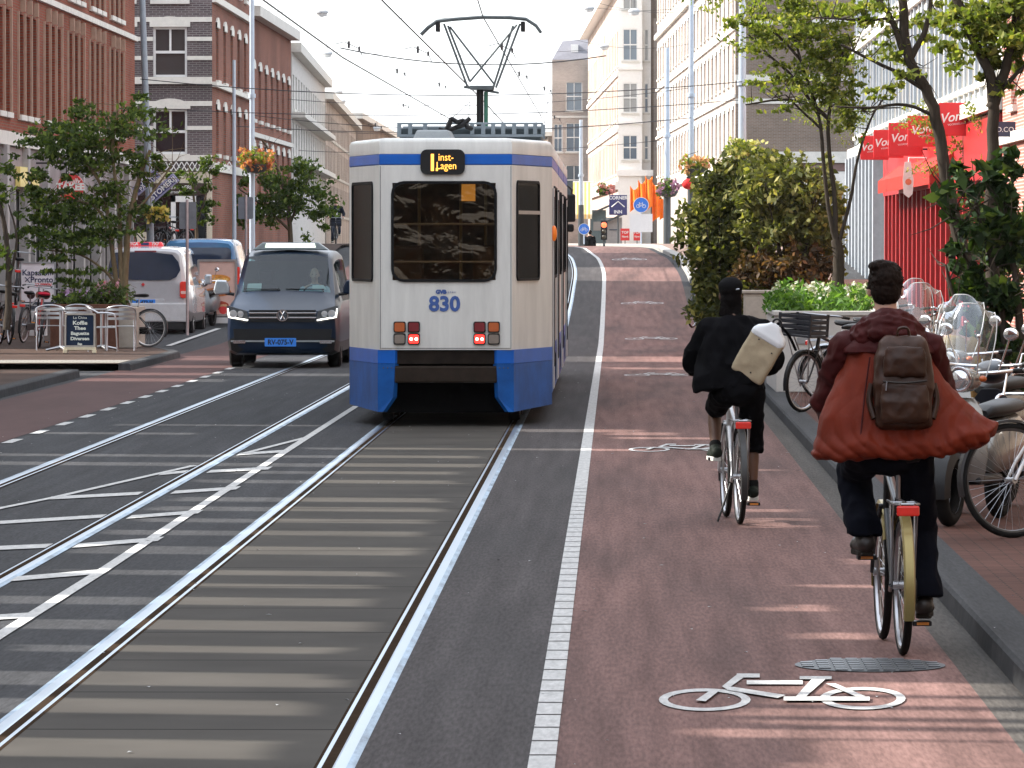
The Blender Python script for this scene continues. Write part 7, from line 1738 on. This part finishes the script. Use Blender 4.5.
def hd(mb):    # hood lying on the shoulders
    n = 20; 
    for k, (rad, z, w_, dp) in enumerate(((.052, 1.635, .115, .10), (.058, 1.60, .145, .125), (.05, 1.565, .165, .14))):
        pts = [V3((-.05+w_*math.sin(t), .30-dp*math.cos(t)*1.0, z+.02*math.cos(t*2)-.012*abs(math.sin(t*1.5)))) for t in [(-1.9+3.8*i/n) for i in range(n+1)]]
        mb.tube(pts, [rad*(.55+.45*math.cos((i/n-.5)*2.6)) for i in range(n+1)], 12)
    mb.ball((-.05, .20, 1.60), .13, .075, .05, 16, 10); mb.ball((-.10, .155, 1.575), .08, .05, .045); mb.ball((.0, .155, 1.57), .085, .05, .04)
organic('hood', hd, .009, burg, PH, 3, .012, 14, 7, (1, 1, 1.6))
o = MB().ball((0, 0, 0), .022, .006, .014, 10, 6).build('logo_patch', white, PH, smooth=60, loc=(.085, .150, 1.555))
trs = M('black_trousers', (.006,.007,.012), .9, var=.3, scale=10, bump=.3, spec=.05)
def tf(mb):
    mb.ball((-.05, .22, 1.0), .20, .15, .13, 18, 12)
    for sd in ('l', 'r'):
        Hp, Kn, An = Vector(J['hip'+sd]), Vector(J['kn'+sd]), Vector(J['an'+sd]); c = An.lerp(Kn, .13)+V3((0, -.01, 0))
        capsule(mb, Hp, Kn, .115, .085, 16); capsule(mb, Kn, Kn.lerp(c, .5), .085, .082, 16); mb.tube([Kn.lerp(c, .3), Kn.lerp(c, .7), c+V3((0, -.01, .02)), c+V3((0, -.012, -.02))], [.080, .082, .090, .094], 18)
organic('trousers', tf, .010, trs, PH, 3, .012, 9, 9, (1, 1, .7))
for sd in ('l', 'r'): shoe(PH, J['an'+sd], J['toe'+sd], M('dark_leather_shoe', (.018,.013,.011), .5), M('dark_sole', (.02,.016,.013), .7), 1.08, .028)
# backpack
lea = M('brown_leather', (.036,.014,.007), .45, var=.5, scale=7, bump=.35, spec=.3)
bpk = empty('backpack', (0, 0, 0), 0, 'worn brown leather backpack on the back of the orange coat', 'backpack'); bpk.matrix_basis = b1.matrix_basis @ Matrix.Diagonal((.87, 1, 1, 1))
def bf(mb):
    cx = .005; R2 = []
    for z, w_, d0, d1 in ((1.105, .13, .02, .10), (1.13, .160, -.015, .11), (1.22, .172, -.035, .115), (1.36, .170, -.035, .115), (1.47, .160, -.015, .115), (1.535, .135, .01, .11), (1.565, .10, .035, .10)):
        R2.append([V3((cx+w_*math.copysign(abs(math.cos(t))**.5, math.cos(t)), (d0+d1)/2+(d1-d0)/2*math.copysign(abs(math.sin(t))**.6, math.sin(t)), z)) for t in [2*PI*i/32 for i in range(32)]])
    mb.loft(R2)
organic('bag_body', bf, .009, lea, bpk, 3, .010, 9, 4)
def bf2(mb):
    for z, w_, d0 in ((1.16, .12, -.045), (1.33, .125, -.05)): pass
    mb.loft([[V3((.005+w_*math.copysign(abs(math.cos(t))**.4, math.cos(t)), -.035+dd*math.sin(t), z)) for t in [2*PI*i/28 for i in range(28)]] for z, w_, dd in ((1.14, .12, .012), (1.16, .135, .028), (1.24, .138, .034), (1.31, .132, .024), (1.335, .125, .01))])
organic('front_pocket', bf2, .008, lea, bpk, 2, .006, 12, 6)
def bf3(mb): mb.loft([[V3((.005+w_*math.copysign(abs(math.cos(t))**.4, math.cos(t)), -.030+dd*math.sin(t), z)) for t in [2*PI*i/28 for i in range(28)]] for z, w_, dd in ((1.365, .115, .01), (1.38, .125, .022), (1.46, .122, .024), (1.50, .11, .014), (1.515, .10, .006))])
organic('top_pocket', bf3, .008, lea, bpk, 2, .006, 12, 8)
zipm = M('zip_dark', (.02,.015,.012), .4, .5)
mb = MB(); mb.tube(curve([(-.12, -.058, 1.345), (0, -.072, 1.338), (.125, -.06, 1.348)], 5), .006, 6); mb.build('zip', zipm, bpk); mb = MB(); mb.tube([(-.10, -.07, 1.343), (-.105, -.075, 1.30)], .004, 5); mb.build('zip_pull', steel, bpk)
for sx in (-1, 1): mb = MB(); mb.tube(curve([(.005+sx*.165, .03, 1.16), (.005+sx*.19, .06, 1.25), (.005+sx*.175, .07, 1.33)], 5), [.018]*11, 8); mb.build('side_strap', lea, bpk, smooth=60)
for sx in (-1, 1): mb = MB(); mb.tube(curve([(-.02+sx*.05, .10, 1.53), (-.04+sx*.10, .20, 1.60), (-.05+sx*.14, .34, 1.58), (-.05+sx*.15, .44, 1.45)], 5), .017, 8); mb.build('shoulder_strap', lea, bpk, smooth=60)
mb = MB(); mb.tube(curve([(-.03, .06, 1.55), (-.02, .045, 1.60), (.03, .045, 1.60), (.04, .06, 1.55)], 5), .008, 6); mb.build('carry_handle', lea, bpk, smooth=60)

mb = MB()      # stitched seams of the coat
for x0, x1 in ((-.155, -.21), (.065, .13)): mb.tube([(x0, .105, 1.46), ((x0+x1)/2, .075, 1.28), (x1, .02, 1.05)], .004, 5)
mb.build('coat_seam', burg, red_p, smooth=60)
# --- the person in black with the white bag
blk_p = empty('person', (0, 0, 0), 0, 'cyclist in loose black clothes with bare lower legs, seen from behind', 'person'); blk_p.matrix_basis = b2.matrix_basis.copy(); PH = blk_p
J = dict(pelvis=(0, .20, 1.0), chest=(-.01, .32, 1.28), neck=(-.01, .38, 1.46), head=(-.03, .43, 1.645),
         shl=(-.19, .36, 1.40), shr=(.18, .36, 1.40), ell=(-.30, .50, 1.17), elr=(.29, .50, 1.17), wrl=(-.28, .66, 1.10), wrr=(.28, .66, 1.10), handl=(-.28, .76, 1.10), handr=(.28, .76, 1.10),
         hipl=(-.09, .22, .95), hipr=(.10, .22, .95), knl=(-.13, .62, .80), knr=(.13, .46, .58), anl=(-.135, .46, .51), anr=(.135, .44, .22), toel=(-.145, .60, .475), toer=(.145, .58, .185))
rider(J, skin_dark, PH, .95, .008)
face_parts(PH, J['head'], .95)
bc = M('black_cloth', (.004,.004,.005), .9, var=.35, scale=8, bump=.3, spec=.06)
def f1(mb):
    def tl(x, y): return -.06*max(0, (-x-.15)/.15)+.03*math.sin(x*18)
    mb.loft([loft_ring(cx, cy, z, a, b_, f, bk, 36, tl if z < 1.1 else None) for z, cx, cy, a, b_, f, bk in ((.98, -.01, .24, .31, .22, .18, .18), (1.06, -.01, .25, .31, .21, .17, .17), (1.2, -.01, .28, .27, .22, .15, .16), (1.32, -.01, .32, .235, .225, .14, .155), (1.42, -.01, .35, .19, .19, .12, .13), (1.49, -.01, .38, .10, .10, .09, .10))])
    for sd, sx in (('l', -1), ('r', 1)):
        Sh, El, Wr = Vector(J['sh'+sd]), Vector(J['el'+sd]), Vector(J['wr'+sd]); capsule(mb, V3((sx*.05, .36, 1.43)), Sh, .07, .08, 14); capsule(mb, Sh, El, .082, .085, 14); capsule(mb, El, El.lerp(Wr, .8), .08, .055, 14)
organic('jacket', f1, .010, bc, PH, 3, .016, 8, 11, (1, 1, .7))
def f2(mb):
    c = Vector(J['head']); mb.ball(c+V3((0, -.012, .035)), .085, .105, .085, 18, 12); mb.ball(c+V3((0, -.03, -.03)), .078, .08, .09, 16, 10)
    for k in range(7):
        x = -.06+k*.02; capsule(mb, c+V3((x, -.07, -.03)), c+V3((x*1.2-.01, -.09, -.19+abs(k-3)*.015)), .017, .012, 8, 3)
organic('hair', f2, .008, M('black_hair', (.005,.004,.004), .8, var=.4, scale=40, bump=.6, spec=.08), PH, 2, .004, 40)
def f3(mb): c = Vector(J['head']); mb.ball(c+V3((0, -.008, .060)), .091, .112, .072, 18, 12); mb.ball(c+V3((0, .11, .04)), .06, .06, .012, 12, 6)
organic('cap', f3, .007, M('dark_cap', (.008,.008,.009), .9, spec=.05), PH, 2); mb = MB(); mb.tube([(-.0, .325, 1.685), (.025, .325, 1.688)], .006, 5); mb.build('cap_clasp', steel, PH)
def f4(mb):
    mb.ball((0, .19, .96), .175, .14, .12, 16, 10)
    for sd in ('l', 'r'):
        Hp, Kn = Vector(J['hip'+sd]), Vector(J['kn'+sd]); capsule(mb, Hp, Hp.lerp(Kn, .8 if sd == 'l' else 1.0), .105, .080, 14); mb.tube([Hp.lerp(Kn, .6), Kn+V3((0, -.01, -.02)), Kn+V3((0, -.03, -.08))] if sd == 'r' else [Hp.lerp(Kn, .4), Hp.lerp(Kn, .7), Hp.lerp(Kn, .86)], [.088, .084, .080], 16)
organic('shorts', f4, .010, bc, PH, 3, .010, 9, 13)
for sd in ('l', 'r'): shoe(PH, J['an'+sd], J['toe'+sd], M('black_sneaker', (.015,.02,.015), .6), M('white_sole', (.6,.6,.55), .6), 1.0, .032)
def f5(mb):
    for sd in ('l', 'r'): An, Kn = Vector(J['an'+sd]), Vector(J['kn'+sd]); capsule(mb, An, An.lerp(Kn, .16), .043, .045, 12)
organic('socks', f5, .007, M('black_sock', (.012,.012,.012), .9), PH, 1)
# the bag hanging askew
bag = empty('shoulder_bag', (0, 0, 0), 0, 'cream and white box-shaped bag slung askew across the back of the cyclist in black', 'bag'); yb0 = 39.5+.10
bag.location = wp(760, 352, yb0); bag.rotation_euler = (R(8), R(31), R(-6)); s_ = yb0/F
def g1(mb): mb.loft([[V3((w_*math.copysign(abs(math.cos(t))**.3, math.cos(t)), d_*math.copysign(abs(math.sin(t))**.3, math.sin(t)), z)) for t in [2*PI*i/32 for i in range(32)]] for z, w_, d_ in ((-.205, .120, .05), (-.195, .128, .062), (-.1, .130, .066), (.05, .132, .066), (.125, .132, .062), (.135, .128, .06))])
organic('bag_body', g1, .009, M('cream_canvas', (.42,.35,.24), .75, var=.14, scale=9, bump=.2), bag, 2, .004, 10)
def g2(mb): mb.loft([[V3((w_*math.copysign(abs(math.cos(t))**.4, math.cos(t)), d_*math.copysign(abs(math.sin(t))**.4, math.sin(t)), z)) for t in [2*PI*i/32 for i in range(32)]] for z, w_, d_ in ((.10, .133, .068), (.135, .134, .068), (.165, .115, .055), (.205, .06, .04), (.225, .045, .03), (.235, .03, .02))])
organic('bag_flap', g2, .008, M('white_vinyl', (.68,.70,.72), .4, var=.04), bag, 2)
mb = MB(); mb.ring((0, 0, .245), (0, 1, 0), .03, .008, 20, 6); mb.build('bag_ring', black, bag, smooth=60)
mb = MB(); mb.tube(curve([(.0, .03, .24), (.10, .10, .20), (.20, .25, .10)], 5), .011, 6); mb.build('strap', bc, bag, smooth=60)
for x, z in ((-.05, .09), (.08, .05), (.02, -.15)): mb = MB(); mb.ball((x, -.068, z), .006, .004, .006, 8, 6); mb.build('rivet', black, bag)

# --- far cyclist coming towards the camera on the left
fb = bike('distant bicycle with dark front basket coming towards the camera behind the dark van', black, crate=(M('dark_basket', (.015,.015,.018), .7), .78), light=False, spokes=12, crank=60)
FY = 211; fx_ = wx(336, FY); place(fb, fx_, FY, 1.9, 182)
fp = empty('person', (0, 0, 0), 0, 'distant short-haired cyclist in dark jacket and white shirt riding towards the camera', 'person'); fp.matrix_basis = fb.matrix_basis.copy(); PH = fp
J2 = dict(pelvis=(0, .22, 1.02), chest=(0, .28, 1.36), neck=(0, .30, 1.56), head=(0, .33, 1.76), shl=(-.2, .29, 1.48), shr=(.2, .29, 1.48), ell=(-.3, .45, 1.24), elr=(.3, .45, 1.24), wrl=(-.28, .66, 1.13), wrr=(.28, .66, 1.13), handl=(-.28, .76, 1.12), handr=(.28, .76, 1.12),
          hipl=(-.1, .24, .98), hipr=(.1, .24, .98), knl=(-.12, .62, .84), knr=(.12, .5, .62), anl=(-.135, .5, .52), anr=(.135, .4, .24), toel=(-.14, .65, .47), toer=(.14, .55, .20))
rider(J2, skin_pale, PH, 1.0, .014); face_parts(PH, J2['head'])
def h1(mb): c = Vector(J2['head']); mb.ball(c+V3((0, -.02, .045)), .086, .10, .083, 14, 10)
organic('hair', h1, .012, M('sandy_hair', (.35,.24,.14), .6), PH, 1)
def clothes(J, parent, mat, tm, sm=None, vx_=.016):
    def a(mb):
        mb.loft([loft_ring(0, cy, z, w_, w_, f, bk, 24) for z, cy, w_, f, bk in ((.98, .23, .2, .15, .15), (1.2, .25, .19, .14, .15), (1.4, .28, .215, .14, .15), (1.5, .29, .18, .12, .13), (1.57, .30, .08, .08, .08))])
        for sd in ('l', 'r'): Sh, El, Wr = Vector(J['sh'+sd]), Vector(J['el'+sd]), Vector(J['wr'+sd]); capsule(mb, Sh, El, .07, .065, 12); capsule(mb, El, El.lerp(Wr, .9), .062, .045, 12)
    organic('jacket', a, vx_, mat, parent, 2, .01, 8)
    def b_(mb):
        mb.ball((0, .22, .98), .17, .14, .12)
        for sd in ('l', 'r'): Hp, Kn, An = Vector(J['hip'+sd]), Vector(J['kn'+sd]), Vector(J['an'+sd]); capsule(mb, Hp, Kn, .10, .075, 12); capsule(mb, Kn, An.lerp(Kn, .1), .07, .06, 12)
    organic('trousers', b_, vx_, tm, parent, 2)
    for sd in ('l', 'r'): shoe(parent, J['an'+sd], J['toe'+sd], sm or M('black_sneaker', (1,1,1)), M('white_sole', (1,1,1)))
clothes(J2, PH, M('navy_jacket', (.012,.014,.022), .8), M('navy_jeans', (.02,.03,.06), .8))
mb = MB(); mb.plate((.0, .43, 1.25), (-1, 0, 0), (0, 0, 1), [(-.03, -.1), (.06, -.06), (.06, .14), (-.02, .16)], 0, .015); mb.build('shirt_front', white, PH)

# --- the van driver behind the windscreen
dr = empty('person', (vx+.42, vy+1.95, .6), PI, 'driver in a light shirt behind the windscreen of the dark taxi van', 'person')
JD = dict(pelvis=(0, 0, .18), chest=(0, .03, .55), neck=(0, .04, .74), head=(0, .07, .905), shl=(-.19, .03, .66), shr=(.19, .03, .66), ell=(-.26, .22, .47), elr=(.26, .22, .47), wrl=(-.16, .36, .58), wrr=(.16, .36, .58), handl=(-.14, .42, .6), handr=(.14, .42, .6),
          hipl=(-.1, .03, .14), hipr=(.1, .03, .14), knl=(-.13, .45, .2), knr=(.13, .45, .2), anl=(-.13, .58, -.15), anr=(.13, .58, -.15), toel=(-.13, .72, -.2), toer=(.13, .72, -.2))
rider(JD, skin_pale, dr, .93, .013); face_parts(dr, JD['head'], .93)
def d1(mb):
    mb.loft([loft_ring(0, cy, z, w_, w_, f, f, 24) for z, cy, w_, f in ((.12, 0, .18, .14), (.35, .01, .17, .13), (.56, .03, .20, .14), (.68, .03, .17, .11), (.75, .04, .07, .07))])
    for sd in ('l', 'r'): Sh, El, Wr = Vector(JD['sh'+sd]), Vector(JD['el'+sd]), Vector(JD['wr'+sd]); capsule(mb, Sh, El, .062, .055, 12); capsule(mb, El, El.lerp(Wr, .85), .052, .04, 12)
organic('shirt', d1, .015, M('pale_blue_shirt', (.35,.42,.48), .8), dr, 2)
def d2(mb): c = Vector(JD['head']); mb.ball(c+V3((0, -.02, .042)), .080, .092, .074, 14, 10)
organic('hair', d2, .012, M('grey_hair', (.12,.11,.10), .7), dr, 1)

# --- standing people
def stander(label, x, y, z, rz_, cm, tm, hm, skn, s=1.0, seat=False):
    e = empty('person', (x, y, z), R(rz_), label, 'person')
    Jm = dict(pelvis=(0, 0, .95), chest=(0, 0, 1.3), neck=(0, 0, 1.48), head=(0, .03, 1.65), shl=(-.19, 0, 1.42), shr=(.19, 0, 1.42), ell=(-.24, -.02, 1.13), elr=(.24, -.02, 1.13), wrl=(-.23, .1, .9), wrr=(.23, .1, .9), handl=(-.23, .12, .8), handr=(.23, .12, .8),
              hipl=(-.1, 0, .92), hipr=(.1, 0, .92), knl=(-.11, .04, .5), knr=(.11, .02, .5), anl=(-.11, 0, .1), anr=(.11, -.05, .1), toel=(-.12, .15, .05), toer=(.12, .1, .05))
    rider(Jm, skn, e, .95, .014); face_parts(e, Jm['head'], .95)
    def a(mb):
        mb.loft([loft_ring(0, 0, z_, w_, w_, f, f, 24) for z_, w_, f in ((.82, .2, .14), (1.1, .18, .13), (1.32, .2, .14), (1.43, .17, .11), (1.5, .07, .07))])
        for sd in ('l', 'r'): Sh, El, Wr = Vector(Jm['sh'+sd]), Vector(Jm['el'+sd]), Vector(Jm['wr'+sd]); capsule(mb, Sh, El, .066, .058, 12); capsule(mb, El, El.lerp(Wr, .9), .056, .042, 12)
    organic('jacket', a, .015, cm, e, 2, .008, 8)
    def b_(mb):
        mb.ball((0, 0, .9), .16, .12, .12)
        for sd in ('l', 'r'): Hp, Kn, An = Vector(Jm['hip'+sd]), Vector(Jm['kn'+sd]), Vector(Jm['an'+sd]); capsule(mb, Hp, Kn, .092, .07, 12); capsule(mb, Kn, An.lerp(Kn, .05), .066, .055, 12)
    organic('trousers', b_, .015, tm, e, 2)
    def h_(mb): c = Vector(Jm['head']); mb.ball(c+V3((0, -.02, .04)), .088, .10, .085, 14, 10); mb.ball(c+V3((0, -.04, -.03)), .075, .07, .08, 12, 8)
    organic('hair', h_, .012, hm, e, 1)
    for sd in ('l', 'r'): shoe(e, Jm['an'+sd], Jm['toe'+sd], M('black_sneaker', (1,1,1)), M('dark_sole', (1,1,1)))
    e.scale = (s, s, s); return e
stander('distant person in black seen from behind below the small blue bicycle sign', wx(590, 262), 262, 1.88-1.0, 0, M('black_cloth', (1,1,1)), trs, M('black_hair', (1,1,1)), skin_pale)
stander('person with dark hair and tan jacket standing behind the parked scooters, right', wx(952, 47.5), 47.5, .12-.28, 15, M('tan_jacket', (.30,.22,.10), .8, var=.15), trs, M('black_hair', (1,1,1)), skin_pale, .93)

# ================================================================ parked bicycles
gb = 'bicycles parked on the right pavement'
pb = bike('black parked bicycle with black crate in front of the white planter', M('black_frame', (.012,.012,.014), .35), group=gb, crate=(M('black_crate', (.014,.015,.02), .5), .86), fend=black, spokes=28, light=False)
place(pb, 2.79, 62.97, .12, 143, -4)
proto = bike('x', M('grey_frame', (.25,.26,.28), .35, .3), group=gb, fend=M('chrome_guard', (.5,.52,.54), .2, .9), spokes=20, light=True, bar_z=1.12)
spots = [(828, 66, 55, 5, 'silver bicycle nearest the white planter top, mostly hidden behind the rider in orange'), (846, 68.5, 60, 6, 'second silver bicycle behind the rider in orange, beside the planter'), (868, 66, 65, 4, 'silver bicycle seen just right of the orange-coated rider\'s head'), (905, 60, 75, 5, 'silver bicycle behind the tall scooter windscreen right of the orange coat'), (925, 66, 70, -5, 'silver bicycle farthest right behind the tall scooter windscreen')]
for i, (px, y, rz_, ln, lab) in enumerate(spots):
    c = proto if i == 0 else copy_tree(proto); place(c, wx(px, y), y, .12, rz_-150, ln); c['label'] = lab
# big wheel at the right edge: bicycle with white fork
wb = bike('black bicycle with white fork whose large front wheel fills the right edge', M('white_fork_frame', (.72,.72,.72), .3), group=gb, R_=.372, fend=M('black_guard', (.01,.01,.012), .3), spokes=36, rack=False, light=False, rimm=M('black_rim', (.05,.05,.05), .4))
wy_ = 35.6; place(wb, wx(1000, wy_)+1.05, wy_+.55, .12, 117, 4)
lb = bike('x', M('black_frame', (1,1,1)), group='dark bicycles parked at the left edge', fend=black, spokes=14, light=True)
for i, (px, y, rz_, z_, lab) in enumerate(((8, 103, 15, .12, 'dark bicycle nearest the left edge below the slim tree'), (22, 105, -10, .12, 'dark bicycle leaning beside the hairdresser poster'), (2, 108, 30, .12, 'dark bicycle at the left edge behind the other two'), (14, 110, 5, .75, 'dark bicycle held in the upper rack at the left edge'))):
    c = lb if i == 0 else copy_tree(lb); place(c, wx(px, y), y, z_, rz_, 5); c['label'] = lab
rb_ = bike('x', M('red_frame', (.35,.02,.02), .35), group=None, fend=black, spokes=18, light=True); place(rb_, wx(38, 99.5), 99.5, .12, 8, 6); rb_['label'] = 'dark bicycle with red saddle cover and red rear lamp left of the cafe chairs'
mb = MB(); mb.ball((0, .17, .99), .12, .15, .04, 14, 8); mb.build('saddle_cover', M('cover_red', (.35,.01,.03), .6), rb_, smooth=60)
b5 = bike('silver-rimmed bicycle lying behind the rightmost cafe chair with its wheels showing', black, fend=black, spokes=24, rack=False, light=False, rimm=M('bright_rim', (.8,.8,.8), .3, .6), tyre=M('greyish_tyre', (.12,.12,.12), .7)); place(b5, wx(145, 100), 100.6, .12, 68, 8)
hb2 = bike('bicycle parked at the left foot of the hedge, its round wheel showing', black, fend=black, spokes=16, rack=False, light=False); place(hb2, wx(692, 118), 118, G(118)+.12, -20, 8)
hb3 = copy_tree(hb2); hb3['label'] = 'second bicycle at the hedge foot, in front of its neighbour, mostly hidden by leaves'; place(hb3, wx(706, 112), 112, .13, -25, 8)
for i, (px, y, lab) in enumerate(((172, 152, 'bicycle parked left of the grey square sign back, beyond the white taxi'), (184, 153, 'dark bicycle parked beyond the grey square sign back, above the blue van'), (160, 154, 'bicycle parked farthest left above the white taxi roof sign'))):
    c = copy_tree(lb); place(c, wx(px, y), y, G(y)+1.0 if False else G(y)+.75, 20+i*25, 5); c['label'] = lab; c['group'] = 'bicycles parked on the bridge side street'
# partial wheel of a red moped at the left edge
# ================================================================ scooters
clear = glass('clear_screen', (.86,.88,.88), .35, .05)
def scooter(label, bodym, screen=True, group='parked scooters', darkm=None, scr=.50):
    e = empty('scooter', (0, 0, 0), 0, label, 'scooter', group); dm = darkm or black
    for yy in (0, 1.22):
        mb = MB(); mb.ring((0, yy, .24), (1, 0, 0), .19, .052, 32, 10); w_ = mb.build('wheel', rubber, e, smooth=60)
        mb = MB(); mb.lathe((0, yy, .24), (1, 0, 0), [(.155, -.04), (.15, .0), (.155, .04), (.05, .045), (.001, .045)], 20); mb.build('rim', alu, w_, smooth=30)
    def fs(mb):     # leg shield and floorboard
        mb.loft([[V3((x, y_, z)) for x, y_, z in ((-w_, y0, z0), (-w_*.5, y0+.045, z0), (0, y0+.06, z0), (w_*.5, y0+.045, z0), (w_, y0, z0), (w_*.5, y0-.0, z0), (0, y0+.015, z0), (-w_*.5, y0, z0))] for z0, w_, y0 in ((.30, .17, .95), (.45, .20, .97), (.62, .19, .95), (.78, .14, .90), (.86, .07, .86))])
    mb = MB(); fs(mb); mb.build('leg_shield', bodym, e, smooth=50, bevel=.006)
    mb = MB(); mb.box(-.15, .15, .42, .98, .27, .33); mb.build('footboard', dm, e, bevel=.02)
    mb = MB(); mb.loft([[V3((w_*math.copysign(abs(math.cos(t))**.7, math.cos(t)), y_, zc+hh*math.copysign(abs(math.sin(t))**.7, math.sin(t)))) for t in [2*PI*i/20 for i in range(20)]] for y_, w_, hh, zc in ((-.36, .06, .04, .62), (-.28, .12, .12, .58), (-.05, .17, .20, .55), (.2, .17, .20, .52), (.40, .14, .17, .48), (.46, .10, .12, .46))]); mb.build('rear_body', bodym, e, smooth=60)
    mb = MB(); mb.loft([[V3((w_*math.copysign(abs(math.cos(t))**.7, math.cos(t)), y_, zc+hh*math.sin(t))) for t in [2*PI*i/16 for i in range(16)]] for y_, w_, hh, zc in ((-.34, .08, .03, .76), (-.2, .14, .05, .78), (.1, .14, .05, .76), (.36, .10, .045, .75), (.44, .05, .03, .73))]); mb.build('seat', black, e, smooth=60)
    mb = MB(); n = 10; mb.loft([[V3((x, 1.22+math.cos(t)*(.27+dz), .24+math.sin(t)*(.27+dz))) for x, dz in ((-.075, -.05), (-.05, .01), (.05, .01), (.075, -.05))] for t in [R(-10+170*i/n) for i in range(n+1)]]); mb.build('front_mudguard', dm, e, smooth=50)
    for sx in (-1, 1): mb = MB(); mb.tube([(sx*.085, 1.22, .24), (sx*.07, 1.05, .62)], .022, 8); mb.build('fork', steel, e, smooth=50)
    mb = MB(); mb.loft([[V3((w_*math.cos(t), y_, .98+hh*math.sin(t))) for t in [2*PI*i/18 for i in range(18)]] for y_, w_, hh in ((.74, .05, .03), (.80, .11, .06), (.88, .13, .085), (.95, .115, .085), (.975, .10, .08))]); hd_ = mb.build('headset', bodym, e, smooth=60)
    mb = MB(); mb.lathe((0, .975, .985), (0, 1, 0), [(.078, 0), (.088, .008), (.085, .022), (.074, .024)], 24); mb.build('headlight_ring', chrome, hd_, smooth=40)
    mb = MB(); mb.lathe((0, .975, .985), (0, 1, 0), [(.074, .010), (.05, .026), (.001, .03)], 24); mb.build('headlight', M('lamp_reflector', (.65,.66,.68), .08, .8), hd_, smooth=60)
    mb = MB(); mb.tube(curve([(-.30, .72, 1.04), (-.2, .80, 1.03), (0, .84, 1.02), (.2, .80, 1.03), (.30, .72, 1.04)], 4), .013, 8); hb_ = mb.build('handlebar', chrome, e, smooth=60)
    for sx in (-1, 1):
        mb = MB(); mb.tube([(sx*.30, .72, 1.04), (sx*.385, .655, 1.045)], .018, 8); mb.build('grip', black, hb_, smooth=50)
        mb = MB(); mb.tube([(sx*.22, .79, 1.04), (sx*.28, .80, 1.2), (sx*.30, .80, 1.26)], .006, 6); m_ = mb.build('mirror_stem', chrome, e, smooth=50); mb = MB(); mb.ball((sx*.31, .80, 1.29), .055, .012, .045, 16, 8); mb.build('mirror', chrome, m_, smooth=60)
        mb = MB(); mb.ball((sx*.15, .93, .99), .028, .03, .022, 10, 8); mb.build('indicator', M('amber_lens', (1,1,1)), e, smooth=60)
    mb = MB(); mb.tube(curve([(-.12, -.30, .78), (-.13, -.46, .84), (.0, -.5, .85), (.13, -.46, .84), (.12, -.30, .78)], 4), .011, 7); mb.tube([(-.1, -.45, .84), (-.1, -.55, 1.0)], .01, 6); mb.tube([(.1, -.45, .84), (.1, -.55, 1.0), (-.1, -.55, 1.0)], .01, 6); mb.build('rear_carrier', chrome, e, smooth=50)
    if screen:
        mb = MB(); n = 12; rr_s = []
        for j in range(9):
            v = j/8; z = 1.0+scr*v; w_ = .165+.04*math.sin(v*PI*.9)-.10*max(0, v-.75)*4*max(0, v-.75)*2; y_ = 1.0-.20*v
            rr_s.append([V3((w_*(2*i/n-1), y_-.09*(2*i/n-1)**2, z-(.10*(2*i/n-1)**4 if j == 8 else 0))) for i in range(n+1)])
        vs = [p for r_ in rr_s for p in r_]; m2 = n+1
        mb.add(vs, [(j*m2+i, j*m2+i+1, (j+1)*m2+i+1, (j+1)*m2+i) for j in range(8) for i in range(n)]); ws_ = mb.build('windscreen', clear, e, smooth=60, norm=False)
        ed = [rr_s[j][0] for j in range(9)]+rr_s[8][1:-1]+[rr_s[j][-1] for j in range(8, -1, -1)]; mb = MB(); mb.tube(ed, .004, 5); mb.build('screen_edge', M('screen_edge', (.5,.52,.52), .3), ws_, smooth=60)
        for sx in (-1, 1): mb = MB(); mb.tube([(sx*.10, .90, 1.0), (sx*.13, .95, 1.28)], .006, 6); mb.ball((sx*.13, .96, 1.28), .014); mb.build('screen_bracket', chrome, ws_, smooth=50)
    mb = MB(); mb.box(-.09, .09, -.43, -.42, .45, .57); mb.build('number_plate', plt, e)
    return e
silverm = M('cream_silver_paint', (.26,.25,.23), .25, .5, var=.06, coat=.6)
s1 = scooter('cream-silver scooter with round headlight and curved windscreen, front right', silverm); place(s1, 2.69, 38.24, .12, 160)
s2 = scooter('scooter with tall clear windscreen just right of the orange-coated rider', M('pale_blue_scooter', (.25,.30,.34), .3, .4), scr=.56); place(s2, wx(930, 48), 49.4, .12, 176)
s3 = copy_tree(s2); s3['label'] = 'scooter with tilted clear windscreen left of the orange-coated rider\'s head'; place(s3, wx(872, 55), 56.2, .12, 205, -6)
s4 = copy_tree(s1); s4['label'] = 'dark-framed scooter half hidden behind the cream-silver one at the right edge'; place(s4, wx(1018, 43), 44.6, .12, 150)
s5 = scooter('grey scooter parked between the white taxi and the food poster board', M('grey_scooter', (.16,.17,.18), .3, .4), screen=False, group='scooters'); place(s5, wx(208, 122.8), 124.0, G(123), 170)
s6 = scooter('red scooter at the lower left edge of the photo with only its front wheel inside', M('red_scooter', (.40,.03,.03), .3), screen=False, group='scooters'); place(s6, wx(-100, 85), 85.2, .12, -86)
s7 = scooter('blue-plated black moped behind the big bicycle wheel, its rear towards the camera', M('blue_black_moped', (.02,.025,.035), .3), screen=False); place(s7, wx(955, 38.5), 38.9, .12, -22)
